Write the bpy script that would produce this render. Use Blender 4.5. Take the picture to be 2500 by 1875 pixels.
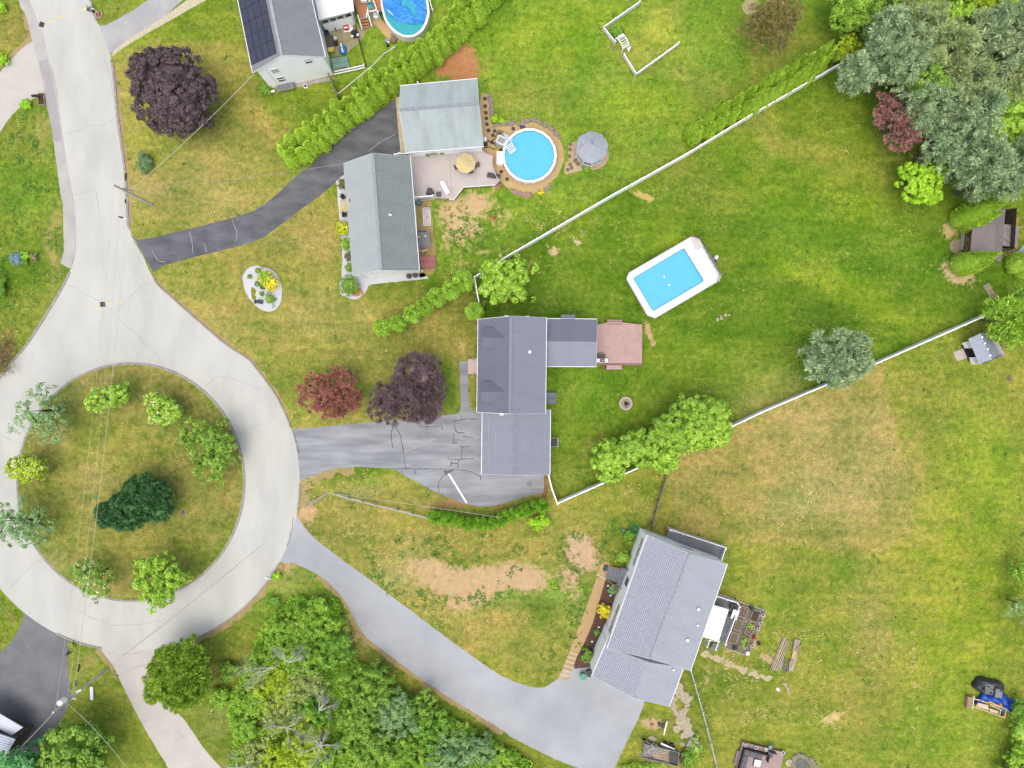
import bpy, math, random
import numpy as np
from mathutils import Vector
from mathutils.geometry import tessellate_polygon

S = 0.054            # metres of ground per photo pixel
H = 94.0             # height the picture was taken from
scn = bpy.context.scene
for o_ in list(bpy.data.objects): bpy.data.objects.remove(o_)
# ---------------------------------------------------------------- camera
cam = bpy.data.objects.new('camera', bpy.data.cameras.new('camera'))
scn.collection.objects.link(cam)
cam.location = (0, 0, H); cam.rotation_euler = (0, 0, 0)
cam.data.sensor_width = 36; cam.data.lens = 18.0/(1250*S/H)
cam.data.clip_start = 1; cam.data.clip_end = 3000
scn.camera = cam
# ---------------------------------------------------------------- light
SUN_EL, SUN_AZ = 76, 200       # azimuth clockwise from +Y (picture top)
w_ = bpy.data.worlds.new('World'); scn.world = w_; w_.use_nodes = True
nt = w_.node_tree; bg = nt.nodes['Background']
sky = nt.nodes.new('ShaderNodeTexSky'); sky.sky_type = 'NISHITA'; sky.sun_disc = False
sky.sun_elevation = math.radians(SUN_EL); sky.sun_rotation = math.radians(SUN_AZ)
sky.air_density = 1.0; sky.dust_density = 5.0; sky.ozone_density = 0.6
nt.links.new(sky.outputs[0], bg.inputs[0]); bg.inputs[1].default_value = 0.15
sl = bpy.data.lights.new('sun', 'SUN'); sl.energy = 0.65; sl.angle = math.radians(75); sl.color = (1, .96, .87)
sun = bpy.data.objects.new('sun', sl); scn.collection.objects.link(sun)
az, el = math.radians(SUN_AZ), math.radians(SUN_EL)
sd = Vector((math.sin(az)*math.cos(el), math.cos(az)*math.cos(el), math.sin(el)))
sun.rotation_euler = sd.to_track_quat('Z', 'Y').to_euler(); sun.location = sd*200
scn.view_settings.view_transform = 'Standard'; scn.view_settings.look = 'None'
scn.view_settings.gamma = 1; scn.view_settings.use_curve_mapping = False
scn.view_settings.exposure = 0.93
K = 1.72             # display brightness of a white horizontal surface of albedo 1
# ---------------------------------------------------------------- helpers
def P(u, v, z=0.0):
    k = (H-z)/H
    return Vector(((u-1250)*S*k, (937.5-v)*S*k, z))
def zm(bu, bv, f): return lambda x, y: (bu+x/f, bv+y/f)
ZA=zm(0,0,3.456); ZB=zm(0,440,3.456); ZC=zm(560,0,3.456); ZD=zm(1180,0,3.456); ZE=zm(1800,0,3.16)
ZF=zm(780,360,4.809); ZG=zm(900,170,3.568); ZH=zm(1480,540,6.9125); ZI=zm(0,860,3.456); ZJ=zm(680,620,3.814)
ZK=zm(1080,740,3.95); ZL=zm(700,1000,3.16); ZM=zm(0,1360,3.222); ZN=zm(560,1360,3.222); ZO=zm(1320,1260,3.456)
ZP=zm(1800,1350,3.16); ZQ=zm(2180,440,6.9125); ZR=zm(1900,700,3.687); ZS=zm(1380,920,4.608); ZT=zm(1500,1640,4.424)
ZU=zm(1700,1420,6.913); ZV=zm(2280,1600,8.732); ZW=zm(560,620,10.37); ZX=zm(760,0,6.506); ZY=zm(1180,200,5.925)
ZAA=zm(100,1520,9.217); ZAB=zm(0,1660,7.718); ZAC=zm(580,100,8.508); ZAD=zm(1460,1640,7.061); ZAE=zm(940,1100,5.267); ZAF=zm(960,340,7.9)
def L(Z, *xy): return [Z(xy[i], xy[i+1]) for i in range(0, len(xy), 2)]
def s2l(c):
    c = c/255.0
    return c/12.92 if c <= .04045 else ((c+.055)/1.055)**2.4
def C(r, g, b, k=1.0):
    return tuple(min(.85, s2l(x)/q*k) for x, q in zip((r, g, b), (K*1.015, K*.97, K*1.01)))   # undoes the faint tint of the sky light
def smooth(pts, n=4):
    out = []; m = len(pts)
    for i in range(m-1):
        p0 = pts[max(i-1, 0)]; p1 = pts[i]; p2 = pts[i+1]; p3 = pts[min(i+2, m-1)]
        for k in range(n):
            t = k/n
            out.append(tuple(.5*((2*p1[q])+(-p0[q]+p2[q])*t+(2*p0[q]-5*p1[q]+4*p2[q]-p3[q])*t*t+(-p0[q]+3*p1[q]-3*p2[q]+p3[q])*t**3) for q in range(len(p1))))
    out.append(tuple(pts[-1])); return out
def tag(o, label=None, cat=None, group=None, kind=None):
    if label: o['label'] = label
    if cat: o['category'] = cat
    if group: o['group'] = group
    if kind: o['kind'] = kind
    return o
def link(o): scn.collection.objects.link(o); return o
def T(name, label, cat, u, v, z=0, rot=0, group=None):
    o = link(bpy.data.objects.new(name, None)); o.location = P(u, v, z)
    o.rotation_euler = (0, 0, math.radians(rot)); o.empty_display_size = .3
    return tag(o, label, cat, group)
def dup(root, loc, rotz, label=None, sc=None):
    r = link(root.copy()); r.location = loc; r.rotation_euler = (0, 0, rotz)
    if sc: r.scale = sc
    if label: r['label'] = label
    for ch in list(root.children):
        c_ = link(ch.copy()); c_.parent = r
        for g_ in list(ch.children):
            d_ = link(g_.copy()); d_.parent = c_
    return r
class M:
    def __init__(s): s.v = []; s.f = []; s.uv = None
    def quad(s, *p):
        b = len(s.v); s.v += [tuple(q) for q in p]; s.f.append(tuple(range(b, b+len(p)))); return s
    def box(s, cx, cy, cz, sx, sy, sz, ang=0):
        a = math.radians(ang); ca, sa = math.cos(a), math.sin(a); b = len(s.v)
        for dz in (-.5, .5):
            for dx, dy in ((-.5,-.5),(.5,-.5),(.5,.5),(-.5,.5)):
                x, y = dx*sx, dy*sy
                s.v.append((cx+x*ca-y*sa, cy+x*sa+y*ca, cz+dz*sz))
        s.f += [tuple(b+i for i in q) for q in ((3,2,1,0),(4,5,6,7),(0,1,5,4),(1,2,6,5),(2,3,7,6),(3,0,4,7))]; return s
    def obox(s, O, A, B, N, a0, a1, b0, b1, n0, n1):
        O, A, B, N = map(Vector, (O, A, B, N)); b = len(s.v)
        for n in (n0, n1):
            for x, y in ((a0,b0),(a1,b0),(a1,b1),(a0,b1)): s.v.append(tuple(O+A*x+B*y+N*n))
        s.f += [tuple(b+i for i in q) for q in ((3,2,1,0),(4,5,6,7),(0,1,5,4),(1,2,6,5),(2,3,7,6),(3,0,4,7))]; return s
    def beam(s, p0, p1, w, h):
        p0, p1 = Vector(p0), Vector(p1); A = (p1-p0); l = A.length
        if l < 1e-5: return s
        A.normalize(); B = Vector((0,0,1)).cross(A)
        if B.length < 1e-4: B = Vector((1,0,0))
        B.normalize(); N = A.cross(B)
        return s.obox(p0, A, B, N, 0, l, -w/2, w/2, -h/2, h/2)
    def tube(s, pts, r, n=6, caps=True):
        pts = [Vector(p) for p in pts]; rs = r if isinstance(r, (list, tuple)) else [r]*len(pts)
        b = len(s.v); prev = None
        for i, p in enumerate(pts):
            d = (pts[min(i+1, len(pts)-1)]-pts[max(i-1, 0)]).normalized()
            a = prev if prev is not None else (Vector((0,0,1)) if abs(d.z) < .9 else Vector((1,0,0)))
            a = (a-d*a.dot(d)).normalized(); c_ = d.cross(a); prev = a
            for k in range(n):
                t = 2*math.pi*k/n; s.v.append(tuple(p+(a*math.cos(t)+c_*math.sin(t))*rs[i]))
        for i in range(len(pts)-1):
            for k in range(n):
                s.f.append((b+i*n+k, b+i*n+(k+1)%n, b+(i+1)*n+(k+1)%n, b+(i+1)*n+k))
        if caps:
            s.f.append(tuple(b+k for k in range(n))[::-1]); s.f.append(tuple(b+(len(pts)-1)*n+k for k in range(n)))
        return s
    def cyl(s, cx, cy, z0, z1, r, n=12, r1=None):
        return s.lathe(cx, cy, [(r, z0), (r if r1 is None else r1, z1)], n, True)
    def lathe(s, cx, cy, prof, n=16, caps=False, sx=1, sy=1, ph=0):
        b = len(s.v)
        for r, z in prof:
            for k in range(n):
                t = 2*math.pi*k/n+ph; s.v.append((cx+r*sx*math.cos(t), cy+r*sy*math.sin(t), z))
        for i in range(len(prof)-1):
            for k in range(n):
                s.f.append((b+i*n+k, b+i*n+(k+1)%n, b+(i+1)*n+(k+1)%n, b+(i+1)*n+k))
        if caps:
            s.f.append(tuple(b+k for k in range(n))[::-1]); s.f.append(tuple(b+(len(prof)-1)*n+k for k in range(n)))
        return s
    def prism(s, poly, z0, z1, holes=(), side=True):
        loops = [[Vector((p[0], p[1], 0)) for p in lp] for lp in [poly]+list(holes)]
        flat = [p for lp in loops for p in lp]; tri = tessellate_polygon(loops); b = len(s.v); n = len(flat)
        s.v += [(p.x, p.y, z1) for p in flat]
        for t in tri:
            a, b2, c_ = (flat[q] for q in t)
            up = (b2.x-a.x)*(c_.y-a.y)-(b2.y-a.y)*(c_.x-a.x)
            s.f.append(tuple(b+q for q in (t if up > 0 else t[::-1])))
        if side and z1 > z0:
            s.v += [(p.x, p.y, z0) for p in flat]; off = 0
            for lp in loops:
                m = len(lp)
                for i in range(m):
                    j = (i+1) % m; s.f.append((b+off+i, b+n+off+i, b+n+off+j, b+off+j))
                off += m
        return s
    def slab(s, pts, th):
        n = len(pts); b = len(s.v); pts = [Vector(p) for p in pts]
        N = Vector((0,0,0))
        for i in range(n): N += pts[i].cross(pts[(i+1) % n])
        if N.z < 0: pts = pts[::-1]; N = -N
        N.normalize()
        s.v += [tuple(p) for p in pts]+[tuple(p-N*th) for p in pts]
        s.f.append(tuple(range(b, b+n))); s.f.append(tuple(range(b+2*n-1, b+n-1, -1)))
        for i in range(n):
            j = (i+1) % n; s.f.append((b+i, b+n+i, b+n+j, b+j))
        return s
    def blob(s, cx, cy, cz, rx, ry, rz, seed=0, amp=.15, nu=10, nv=6, half=False):
        rg = random.Random(seed); b = len(s.v); k1, k2, k3 = rg.uniform(0,6), rg.uniform(0,6), rg.uniform(0,6)
        for i in range(nv+1):
            ph = math.pi*(i/nv)*(.5 if half else 1)
            for k in range(nu):
                t = 2*math.pi*k/nu
                r = 1+amp*(math.sin(3*t+k1+ph*2)*.5+math.sin(2*t+k2-ph*3)*.5+rg.uniform(-.3,.3))
                s.v.append((cx+rx*r*math.sin(ph)*math.cos(t), cy+ry*r*math.sin(ph)*math.sin(t), cz+rz*r*math.cos(ph)))
        for i in range(nv):
            for k in range(nu):
                s.f.append((b+i*nu+k, b+(i+1)*nu+k, b+(i+1)*nu+(k+1) % nu, b+i*nu+(k+1) % nu))
        return s
    def build(s, name, mat, parent=None, world=False, smooth_=False, uvax=None):
        me = bpy.data.meshes.new(name)
        vs = s.v
        if world and parent is not None:
            l = parent.location
            if parent.parent: l = l+parent.parent.location
            vs = [(a-l.x, b_-l.y, c_-l.z) for a, b_, c_ in vs]
        me.from_pydata(vs, [], s.f)
        if uvax:
            O, A, B = (Vector(q) for q in uvax); uvl = me.uv_layers.new(name='UVMap')
            if world and parent is not None: O = O-parent.location
            co = [Vector(q) for q in vs]
            for lp in me.loops:
                q = co[lp.vertex_index]-O; uvl.data[lp.index].uv = (q.dot(A), q.dot(B))
        if smooth_: me.polygons.foreach_set('use_smooth', [True]*len(me.polygons))
        me.materials.append(mat); me.update()
        o = link(bpy.data.objects.new(name, me))
        if parent is not None: o.parent = parent
        return o
def npmesh(name, verts, nq, mat, parent=None, extra=None):
    """verts (4*nq,3) array of independent quads, plus optional extra M mesh."""
    nv = len(verts); ev, ef = ([], []) if extra is None else (extra.v, extra.f)
    me = bpy.data.meshes.new(name)
    V = verts.astype(np.float32)
    if ev: V = np.vstack([V, np.array(ev, np.float32)])
    me.vertices.add(len(V)); me.vertices.foreach_set('co', V.ravel())
    loops = np.arange(nv, dtype=np.int32); starts = np.arange(0, nv, 4, dtype=np.int32)
    if ef:
        el_ = [i+nv for f_ in ef for i in f_]; ss = []; c_ = nv
        for f_ in ef: ss.append(c_); c_ += len(f_)
        loops = np.concatenate([loops, np.array(el_, np.int32)]); starts = np.concatenate([starts, np.array(ss, np.int32)])
    me.loops.add(len(loops)); me.loops.foreach_set('vertex_index', loops)
    me.polygons.add(len(starts)); me.polygons.foreach_set('loop_start', starts)
    me.update(calc_edges=True); me.materials.append(mat)
    o = link(bpy.data.objects.new(name, me))
    if parent is not None: o.parent = parent
    return o
def PP(pts, z=0): return [P(p[0], p[1], z) for p in pts]
def jag(poly, amp, seed=1, step=.5):
    """subdivide an outline in metres and roughen it"""
    rg = random.Random(seed); out = []
    n = len(poly)
    for i in range(n):
        a, b_ = Vector(poly[i][:2]), Vector(poly[(i+1) % n][:2]); d = b_-a; k = max(1, int(d.length/step))
        nn = Vector((-d.y, d.x)).normalized() if d.length > 1e-6 else Vector((0,0))
        for q in range(k):
            out.append(tuple(a+d*(q/k)+nn*rg.gauss(0, amp)))
    return out
def planks(m, poly, ang, w, gap, z0, z1):
    """boards laid across a polygon (metres), clipped to it"""
    a = math.radians(ang); ca, sa = math.cos(a), math.sin(a)
    q = [(p[0]*ca+p[1]*sa, -p[0]*sa+p[1]*ca) for p in poly]
    y = min(p[1] for p in q); ym = max(p[1] for p in q); n = len(q)
    def cuts(yy):
        xs = []
        for i in range(n):
            (x0, y0), (x1, y1) = q[i], q[(i+1) % n]
            if (y0 <= yy) != (y1 <= yy): xs.append(x0+(yy-y0)/(y1-y0)*(x1-x0))
        return sorted(xs)
    while y+w < ym+1e-6:
        c0, c1 = cuts(y+.004), cuts(y+w-.004)
        if len(c0) == len(c1):
            for k in range(0, len(c0)-1, 2):
                f = lambda X, Y: (X*ca-Y*sa, X*sa+Y*ca)
                m.prism([f(c0[k], y), f(c0[k+1], y), f(c1[k+1], y+w), f(c1[k], y+w)], z0, z1)
        y += w+gap
    return m
ORD = ['first','second','third','fourth','fifth','sixth','seventh','eighth','ninth','tenth','eleventh','twelfth','thirteenth','fourteenth','fifteenth','sixteenth','seventeenth','eighteenth','nineteenth','twentieth','twenty-first','twenty-second','twenty-third','twenty-fourth','twenty-fifth','twenty-sixth','twenty-seventh','twenty-eighth','twenty-ninth','thirtieth','thirty-first','thirty-second','thirty-third','thirty-fourth']
# ---------------------------------------------------------------- materials
def nodes(name):
    m = bpy.data.materials.new(name); m.use_nodes = True; t = m.node_tree
    return m, t, t.nodes['Principled BSDF'], t.nodes.new, t.links.new
def mat(name, col, rough=.7, var=.12, scale=3.0, metal=0.0, bump=0.0, var2=None, spec=.3, detail=6):
    """plain surface with noise in value (and an optional second colour)"""
    m, t, bs, N, Lk = nodes(name)
    tc = N('ShaderNodeTexCoord'); nz = N('ShaderNodeTexNoise'); nz.inputs['Scale'].default_value = scale; nz.inputs['Detail'].default_value = detail
    Lk(tc.outputs['Object'], nz.inputs['Vector'])
    mx = N('ShaderNodeMix'); mx.data_type = 'RGBA'
    c2 = var2 if var2 else tuple(x*(1-2*var) for x in col); c1 = col if var2 else tuple(min(.85, x*(1+var)) for x in col)
    mx.inputs[6].default_value = (*c1, 1); mx.inputs[7].default_value = (*c2, 1)
    rp = N('ShaderNodeMapRange'); rp.inputs[1].default_value = .32; rp.inputs[2].default_value = .68
    Lk(nz.outputs[0], rp.inputs[0]); Lk(rp.outputs[0], mx.inputs[0]); Lk(mx.outputs[2], bs.inputs['Base Color'])
    bs.inputs['Roughness'].default_value = rough; bs.inputs['Metallic'].default_value = metal
    bs.inputs['Specular IOR Level'].default_value = spec
    if bump:
        b = N('ShaderNodeBump'); b.inputs['Strength'].default_value = bump; b.inputs['Distance'].default_value = .03
        n2 = N('ShaderNodeTexNoise'); n2.inputs['Scale'].default_value = scale*6; Lk(tc.outputs['Object'], n2.inputs['Vector'])
        Lk(n2.outputs[0], b.inputs['Height']); Lk(b.outputs[0], bs.inputs['Normal'])
    return m
def paving(name, col, stain, stretch=(1,1,1), rough=.85, fine=.12, big=.35, spots=None):
    """asphalt or concrete: broad worn areas, streaks along one direction, aggregate grain"""
    m, t, bs, N, Lk = nodes(name)
    tc = N('ShaderNodeTexCoord'); mp = N('ShaderNodeMapping'); mp.inputs['Scale'].default_value = stretch
    Lk(tc.outputs['Object'], mp.inputs[0])
    n1 = N('ShaderNodeTexNoise'); n1.inputs['Scale'].default_value = big; n1.inputs['Detail'].default_value = 8; n1.inputs['Roughness'].default_value = .6
    Lk(mp.outputs[0], n1.inputs['Vector'])
    r1 = N('ShaderNodeMapRange'); r1.inputs[1].default_value = .36; r1.inputs[2].default_value = .66; Lk(n1.outputs[0], r1.inputs[0])
    mx = N('ShaderNodeMix'); mx.data_type = 'RGBA'; mx.inputs[6].default_value = (*col, 1); mx.inputs[7].default_value = (*stain, 1)
    Lk(r1.outputs[0], mx.inputs[0])
    n2 = N('ShaderNodeTexNoise'); n2.inputs['Scale'].default_value = 14; n2.inputs['Detail'].default_value = 4; Lk(tc.outputs['Object'], n2.inputs['Vector'])
    r2 = N('ShaderNodeMapRange'); r2.inputs[1].default_value = .25; r2.inputs[2].default_value = .75; r2.inputs[3].default_value = 1-fine; r2.inputs[4].default_value = 1+fine*.6
    Lk(n2.outputs[0], r2.inputs[0])
    hs = N('ShaderNodeMix'); hs.data_type = 'RGBA'; hs.blend_type = 'MULTIPLY'; hs.inputs[0].default_value = 1
    Lk(mx.outputs[2], hs.inputs[6]); Lk(r2.outputs[0], hs.inputs[7]); Lk(hs.outputs[2], bs.inputs['Base Color'])
    b = N('ShaderNodeBump'); b.inputs['Strength'].default_value = .25; b.inputs['Distance'].default_value = .01
    Lk(n2.outputs[0], b.inputs['Height']); Lk(b.outputs[0], bs.inputs['Normal'])
    bs.inputs['Roughness'].default_value = rough; bs.inputs['Specular IOR Level'].default_value = .2
    return m
def shingles(name, col, dark, bw=.33, bh=.16, mortar=.012, contrast=.5, stain=None, stain_amt=.3):
    m, t, bs, N, Lk = nodes(name)
    tc = N('ShaderNodeTexCoord'); br = N('ShaderNodeTexBrick'); br.inputs['Scale'].default_value = 1
    br.inputs['Brick Width'].default_value = bw; br.inputs['Row Height'].default_value = bh; br.inputs['Mortar Size'].default_value = mortar
    br.inputs['Mortar Smooth'].default_value = .4; br.inputs['Bias'].default_value = 0
    br.inputs['Color1'].default_value = (*col, 1); br.inputs['Color2'].default_value = (*[a*(1-contrast*.35)+b_*contrast*.35 for a, b_ in zip(col, dark)], 1)
    br.inputs['Mortar'].default_value = (*[a*(1-contrast)+b_*contrast for a, b_ in zip(col, dark)], 1)
    Lk(tc.outputs['UV'], br.inputs['Vector'])
    nz = N('ShaderNodeTexNoise'); nz.inputs['Scale'].default_value = .35; nz.inputs['Detail'].default_value = 9; nz.inputs['Roughness'].default_value = .62
    mp = N('ShaderNodeMapping'); mp.inputs['Scale'].default_value = (1.6, .45, 1); Lk(tc.outputs['UV'], mp.inputs[0]); Lk(mp.outputs[0], nz.inputs['Vector'])
    rp = N('ShaderNodeMapRange'); rp.inputs[1].default_value = .45; rp.inputs[2].default_value = .75; rp.inputs[4].default_value = stain_amt; Lk(nz.outputs[0], rp.inputs[0])
    mx = N('ShaderNodeMix'); mx.data_type = 'RGBA'; mx.inputs[7].default_value = (*(stain or dark), 1)
    Lk(rp.outputs[0], mx.inputs[0]); Lk(br.outputs[0], mx.inputs[6])
    n2 = N('ShaderNodeTexNoise'); n2.inputs['Scale'].default_value = 7; n2.inputs['Detail'].default_value = 5; Lk(tc.outputs['UV'], n2.inputs['Vector'])
    r2 = N('ShaderNodeMapRange'); r2.inputs[3].default_value = .78; r2.inputs[4].default_value = 1.2; Lk(n2.outputs[0], r2.inputs[0])
    hs = N('ShaderNodeMix'); hs.data_type = 'RGBA'; hs.blend_type = 'MULTIPLY'; hs.inputs[0].default_value = 1
    Lk(mx.outputs[2], hs.inputs[6]); Lk(r2.outputs[0], hs.inputs[7]); Lk(hs.outputs[2], bs.inputs['Base Color'])
    b = N('ShaderNodeBump'); b.inputs['Strength'].default_value = .5; b.inputs['Distance'].default_value = .02; b.invert = True
    Lk(br.outputs[1], b.inputs['Height']); Lk(b.outputs[0], bs.inputs['Normal'])
    bs.inputs['Roughness'].default_value = .9; bs.inputs['Specular IOR Level'].default_value = .15
    return m
def foliage(name, cols, scale=.7, trans=.25, rough=.6):
    """leaves: colour differs from leaf to leaf and from bough to bough"""
    m, t, bs, N, Lk = nodes(name)
    geo = N('ShaderNodeNewGeometry'); tc = N('ShaderNodeTexCoord')
    nz = N('ShaderNodeTexNoise'); nz.inputs['Scale'].default_value = scale; nz.inputs['Detail'].default_value = 3
    Lk(tc.outputs['Object'], nz.inputs['Vector'])
    ad = N('ShaderNodeMath'); ad.operation = 'MULTIPLY_ADD'; ad.inputs[1].default_value = .55
    Lk(geo.outputs['Random Per Island'], ad.inputs[0])
    mr = N('ShaderNodeMapRange'); mr.inputs[1].default_value = .3; mr.inputs[2].default_value = .7; mr.inputs[3].default_value = 0; mr.inputs[4].default_value = .5
    Lk(nz.outputs[0], mr.inputs[0]); Lk(mr.outputs[0], ad.inputs[2])
    cr = N('ShaderNodeValToRGB'); e = cr.color_ramp.elements
    for i, c_ in enumerate(cols):
        pos = i/(len(cols)-1)
        if i < 2: e[i].position = pos if i == 0 else 1; e[i].color = (*c_, 1)
    e[1].position = 1/(len(cols)-1) if len(cols) > 1 else 1
    for i, c_ in enumerate(cols[2:]):
        q = cr.color_ramp.elements.new((i+2)/(len(cols)-1)); q.color = (*c_, 1)
    Lk(ad.outputs[0], cr.inputs[0]); Lk(cr.outputs[0], bs.inputs['Base Color'])
    bs.inputs['Roughness'].default_value = rough; bs.inputs['Specular IOR Level'].default_value = .25
    if trans:
        tr = N('ShaderNodeBsdfTranslucent'); Lk(cr.outputs[0], tr.inputs[0]); ms = N('ShaderNodeMixShader'); ms.inputs[0].default_value = trans
        out = t.nodes['Material Output']; Lk(bs.outputs[0], ms.inputs[1]); Lk(tr.outputs[0], ms.inputs[2]); Lk(ms.outputs[0], out.inputs[0])
    return m
def water(name, shallow, deep, scale=1.2):
    m, t, bs, N, Lk = nodes(name)
    tc = N('ShaderNodeTexCoord'); nz = N('ShaderNodeTexNoise'); nz.inputs['Scale'].default_value = 1.3; nz.inputs['Detail'].default_value = 4; nz.inputs['Distortion'].default_value = .8; Lk(tc.outputs['Object'], nz.inputs['Vector'])
    mx = N('ShaderNodeMix'); mx.data_type = 'RGBA'; mx.inputs[6].default_value = (*shallow, 1); mx.inputs[7].default_value = (*deep, 1)
    Lk(nz.outputs[0], mx.inputs[0]); Lk(mx.outputs[2], bs.inputs['Base Color'])
    n2 = N('ShaderNodeTexNoise'); n2.inputs['Scale'].default_value = 5; n2.inputs['Detail'].default_value = 3; Lk(tc.outputs['Object'], n2.inputs['Vector'])
    b = N('ShaderNodeBump'); b.inputs['Strength'].default_value = .15; b.inputs['Distance'].default_value = .03; Lk(n2.outputs[0], b.inputs['Height']); Lk(b.outputs[0], bs.inputs['Normal'])
    bs.inputs['Roughness'].default_value = .08; bs.inputs['IOR'].default_value = 1.33
    return m
F = 1.75  # leaves stand at all angles and shade each other, so their own colour is lighter than a lawn's
WHITE = mat('white_paint', (.62, .62, .62), .5, .03, 1.5)
VINYL = mat('white_vinyl', (.82, .82, .83), .4, .04, .8)
SIDING = mat('white_siding', (.85, .84, .85), .55, .02, .6)
GLASS = mat('window_glass', (.05, .055, .06), .12, .2, 2, spec=.5)
LTGLASS = mat('pale_blind', (.42, .42, .44), .3, .1, 2)
BLACK = mat('black_plastic', (.018, .018, .02), .5, .3, 5)
DKGREY = mat('dark_grey_fabric', (.055, .055, .06), .8, .2, 8)
STEEL = mat('grey_steel', (.35, .36, .37), .35, .15, 4, metal=.6)
BARK = mat('bark', (.12, .095, .075), .9, .3, 4, bump=.4)
DEADWOOD = mat('bleached_deadwood', (.40, .38, .36), .85, .2, 3)
CONCRETE = mat('concrete', C(196,190,186), .85, .1, 2, bump=.2)
# ================================================================ GROUND
def vnoise(x, y, seed=0):
    rg = np.random.RandomState(seed); tb = rg.rand(256, 256)
    xi = np.floor(x).astype(int); yi = np.floor(y).astype(int); fx = x-xi; fy = y-yi
    fx = fx*fx*(3-2*fx); fy = fy*fy*(3-2*fy)
    a = tb[xi & 255, yi & 255]; b = tb[(xi+1) & 255, yi & 255]; c = tb[xi & 255, (yi+1) & 255]; d = tb[(xi+1) & 255, (yi+1) & 255]
    return (a*(1-fx)+b*fx)*(1-fy)+(c*(1-fx)+d*fx)*fy
def fbm(x, y, seed=0, o=4):
    s = 0; a = .5; t = 0
    for k in range(o):
        s = s+a*vnoise(x*2**k+k*17.3, y*2**k-k*9.1, seed+k); t += a; a *= .5
    return s/t
def inpoly(x, y, poly):
    r = np.zeros(x.shape, bool); n = len(poly)
    for i in range(n):
        x0, y0 = poly[i]; x1, y1 = poly[(i+1) % n]
        if y0 == y1: continue
        c = ((y0 > y) != (y1 > y)) & (x < (x1-x0)*(y-y0)/(y1-y0)+x0); r ^= c
    return r
GLM=(146,160,52); G_=(134,150,48); GD=(104,128,38); OL=(150,148,66); TN=(176,158,96); YL=(172,166,58); LM=(152,170,44); BRN=(158,134,72); GR2=(112,146,44); PALE=(178,170,112)
# lots, in photo pixels; painted one after another
REG = [
 ([(-90000,-90000),(90000,-90000),(90000,90000),(-90000,90000)], G_),
 ([(-2000,-2000),(300,-2000),(300,700),(60,1000),(-2000,1000)], (130,146,52)),
 ([(240,100),(600,100),(700,420),(1100,640),(1170,760),(1170,1010),(700,1060),(300,600)], (162,156,74)),
 ([(700,0),(1100,-50),(1250,-2000),(2700,-2000),(2063,153),(1155,678),(1020,700),(1020,480),(1150,200),(820,200)], (134,158,52)),
 ([(1155,678),(2063,153),(2600,-200),(2800,600),(2430,757),(1362,1230),(1340,1160),(1160,1010),(1160,750)], (112,138,38)),
 ([(1362,1230),(2430,757),(4500,0),(4500,4000),(1300,4000),(1000,1300)], (148,150,58)),
 ([(650,1160),(1340,1160),(1362,1230),(1500,1300),(1380,1700),(650,1300)], (158,152,70)),
 ([(380,1560),(700,1360),(860,1500),(1250,1790),(1430,1900),(1430,4000),(300,4000)], (136,142,52)),
 ([(1774,1050),(2150,880),(2185,1060),(2225,1190),(2240,1290),(2120,1370),(1960,1330),(1800,1330),(1650,1290),(1625,1130)], (172,154,84)),
 ([(320+270*math.cos(a*.3),1177+284*math.sin(a*.3)) for a in range(21)], (144,142,70)),
 ([(-2000,1500),(420,1560),(560,4000),(-2000,4000)], (144,150,58)),
]
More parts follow.
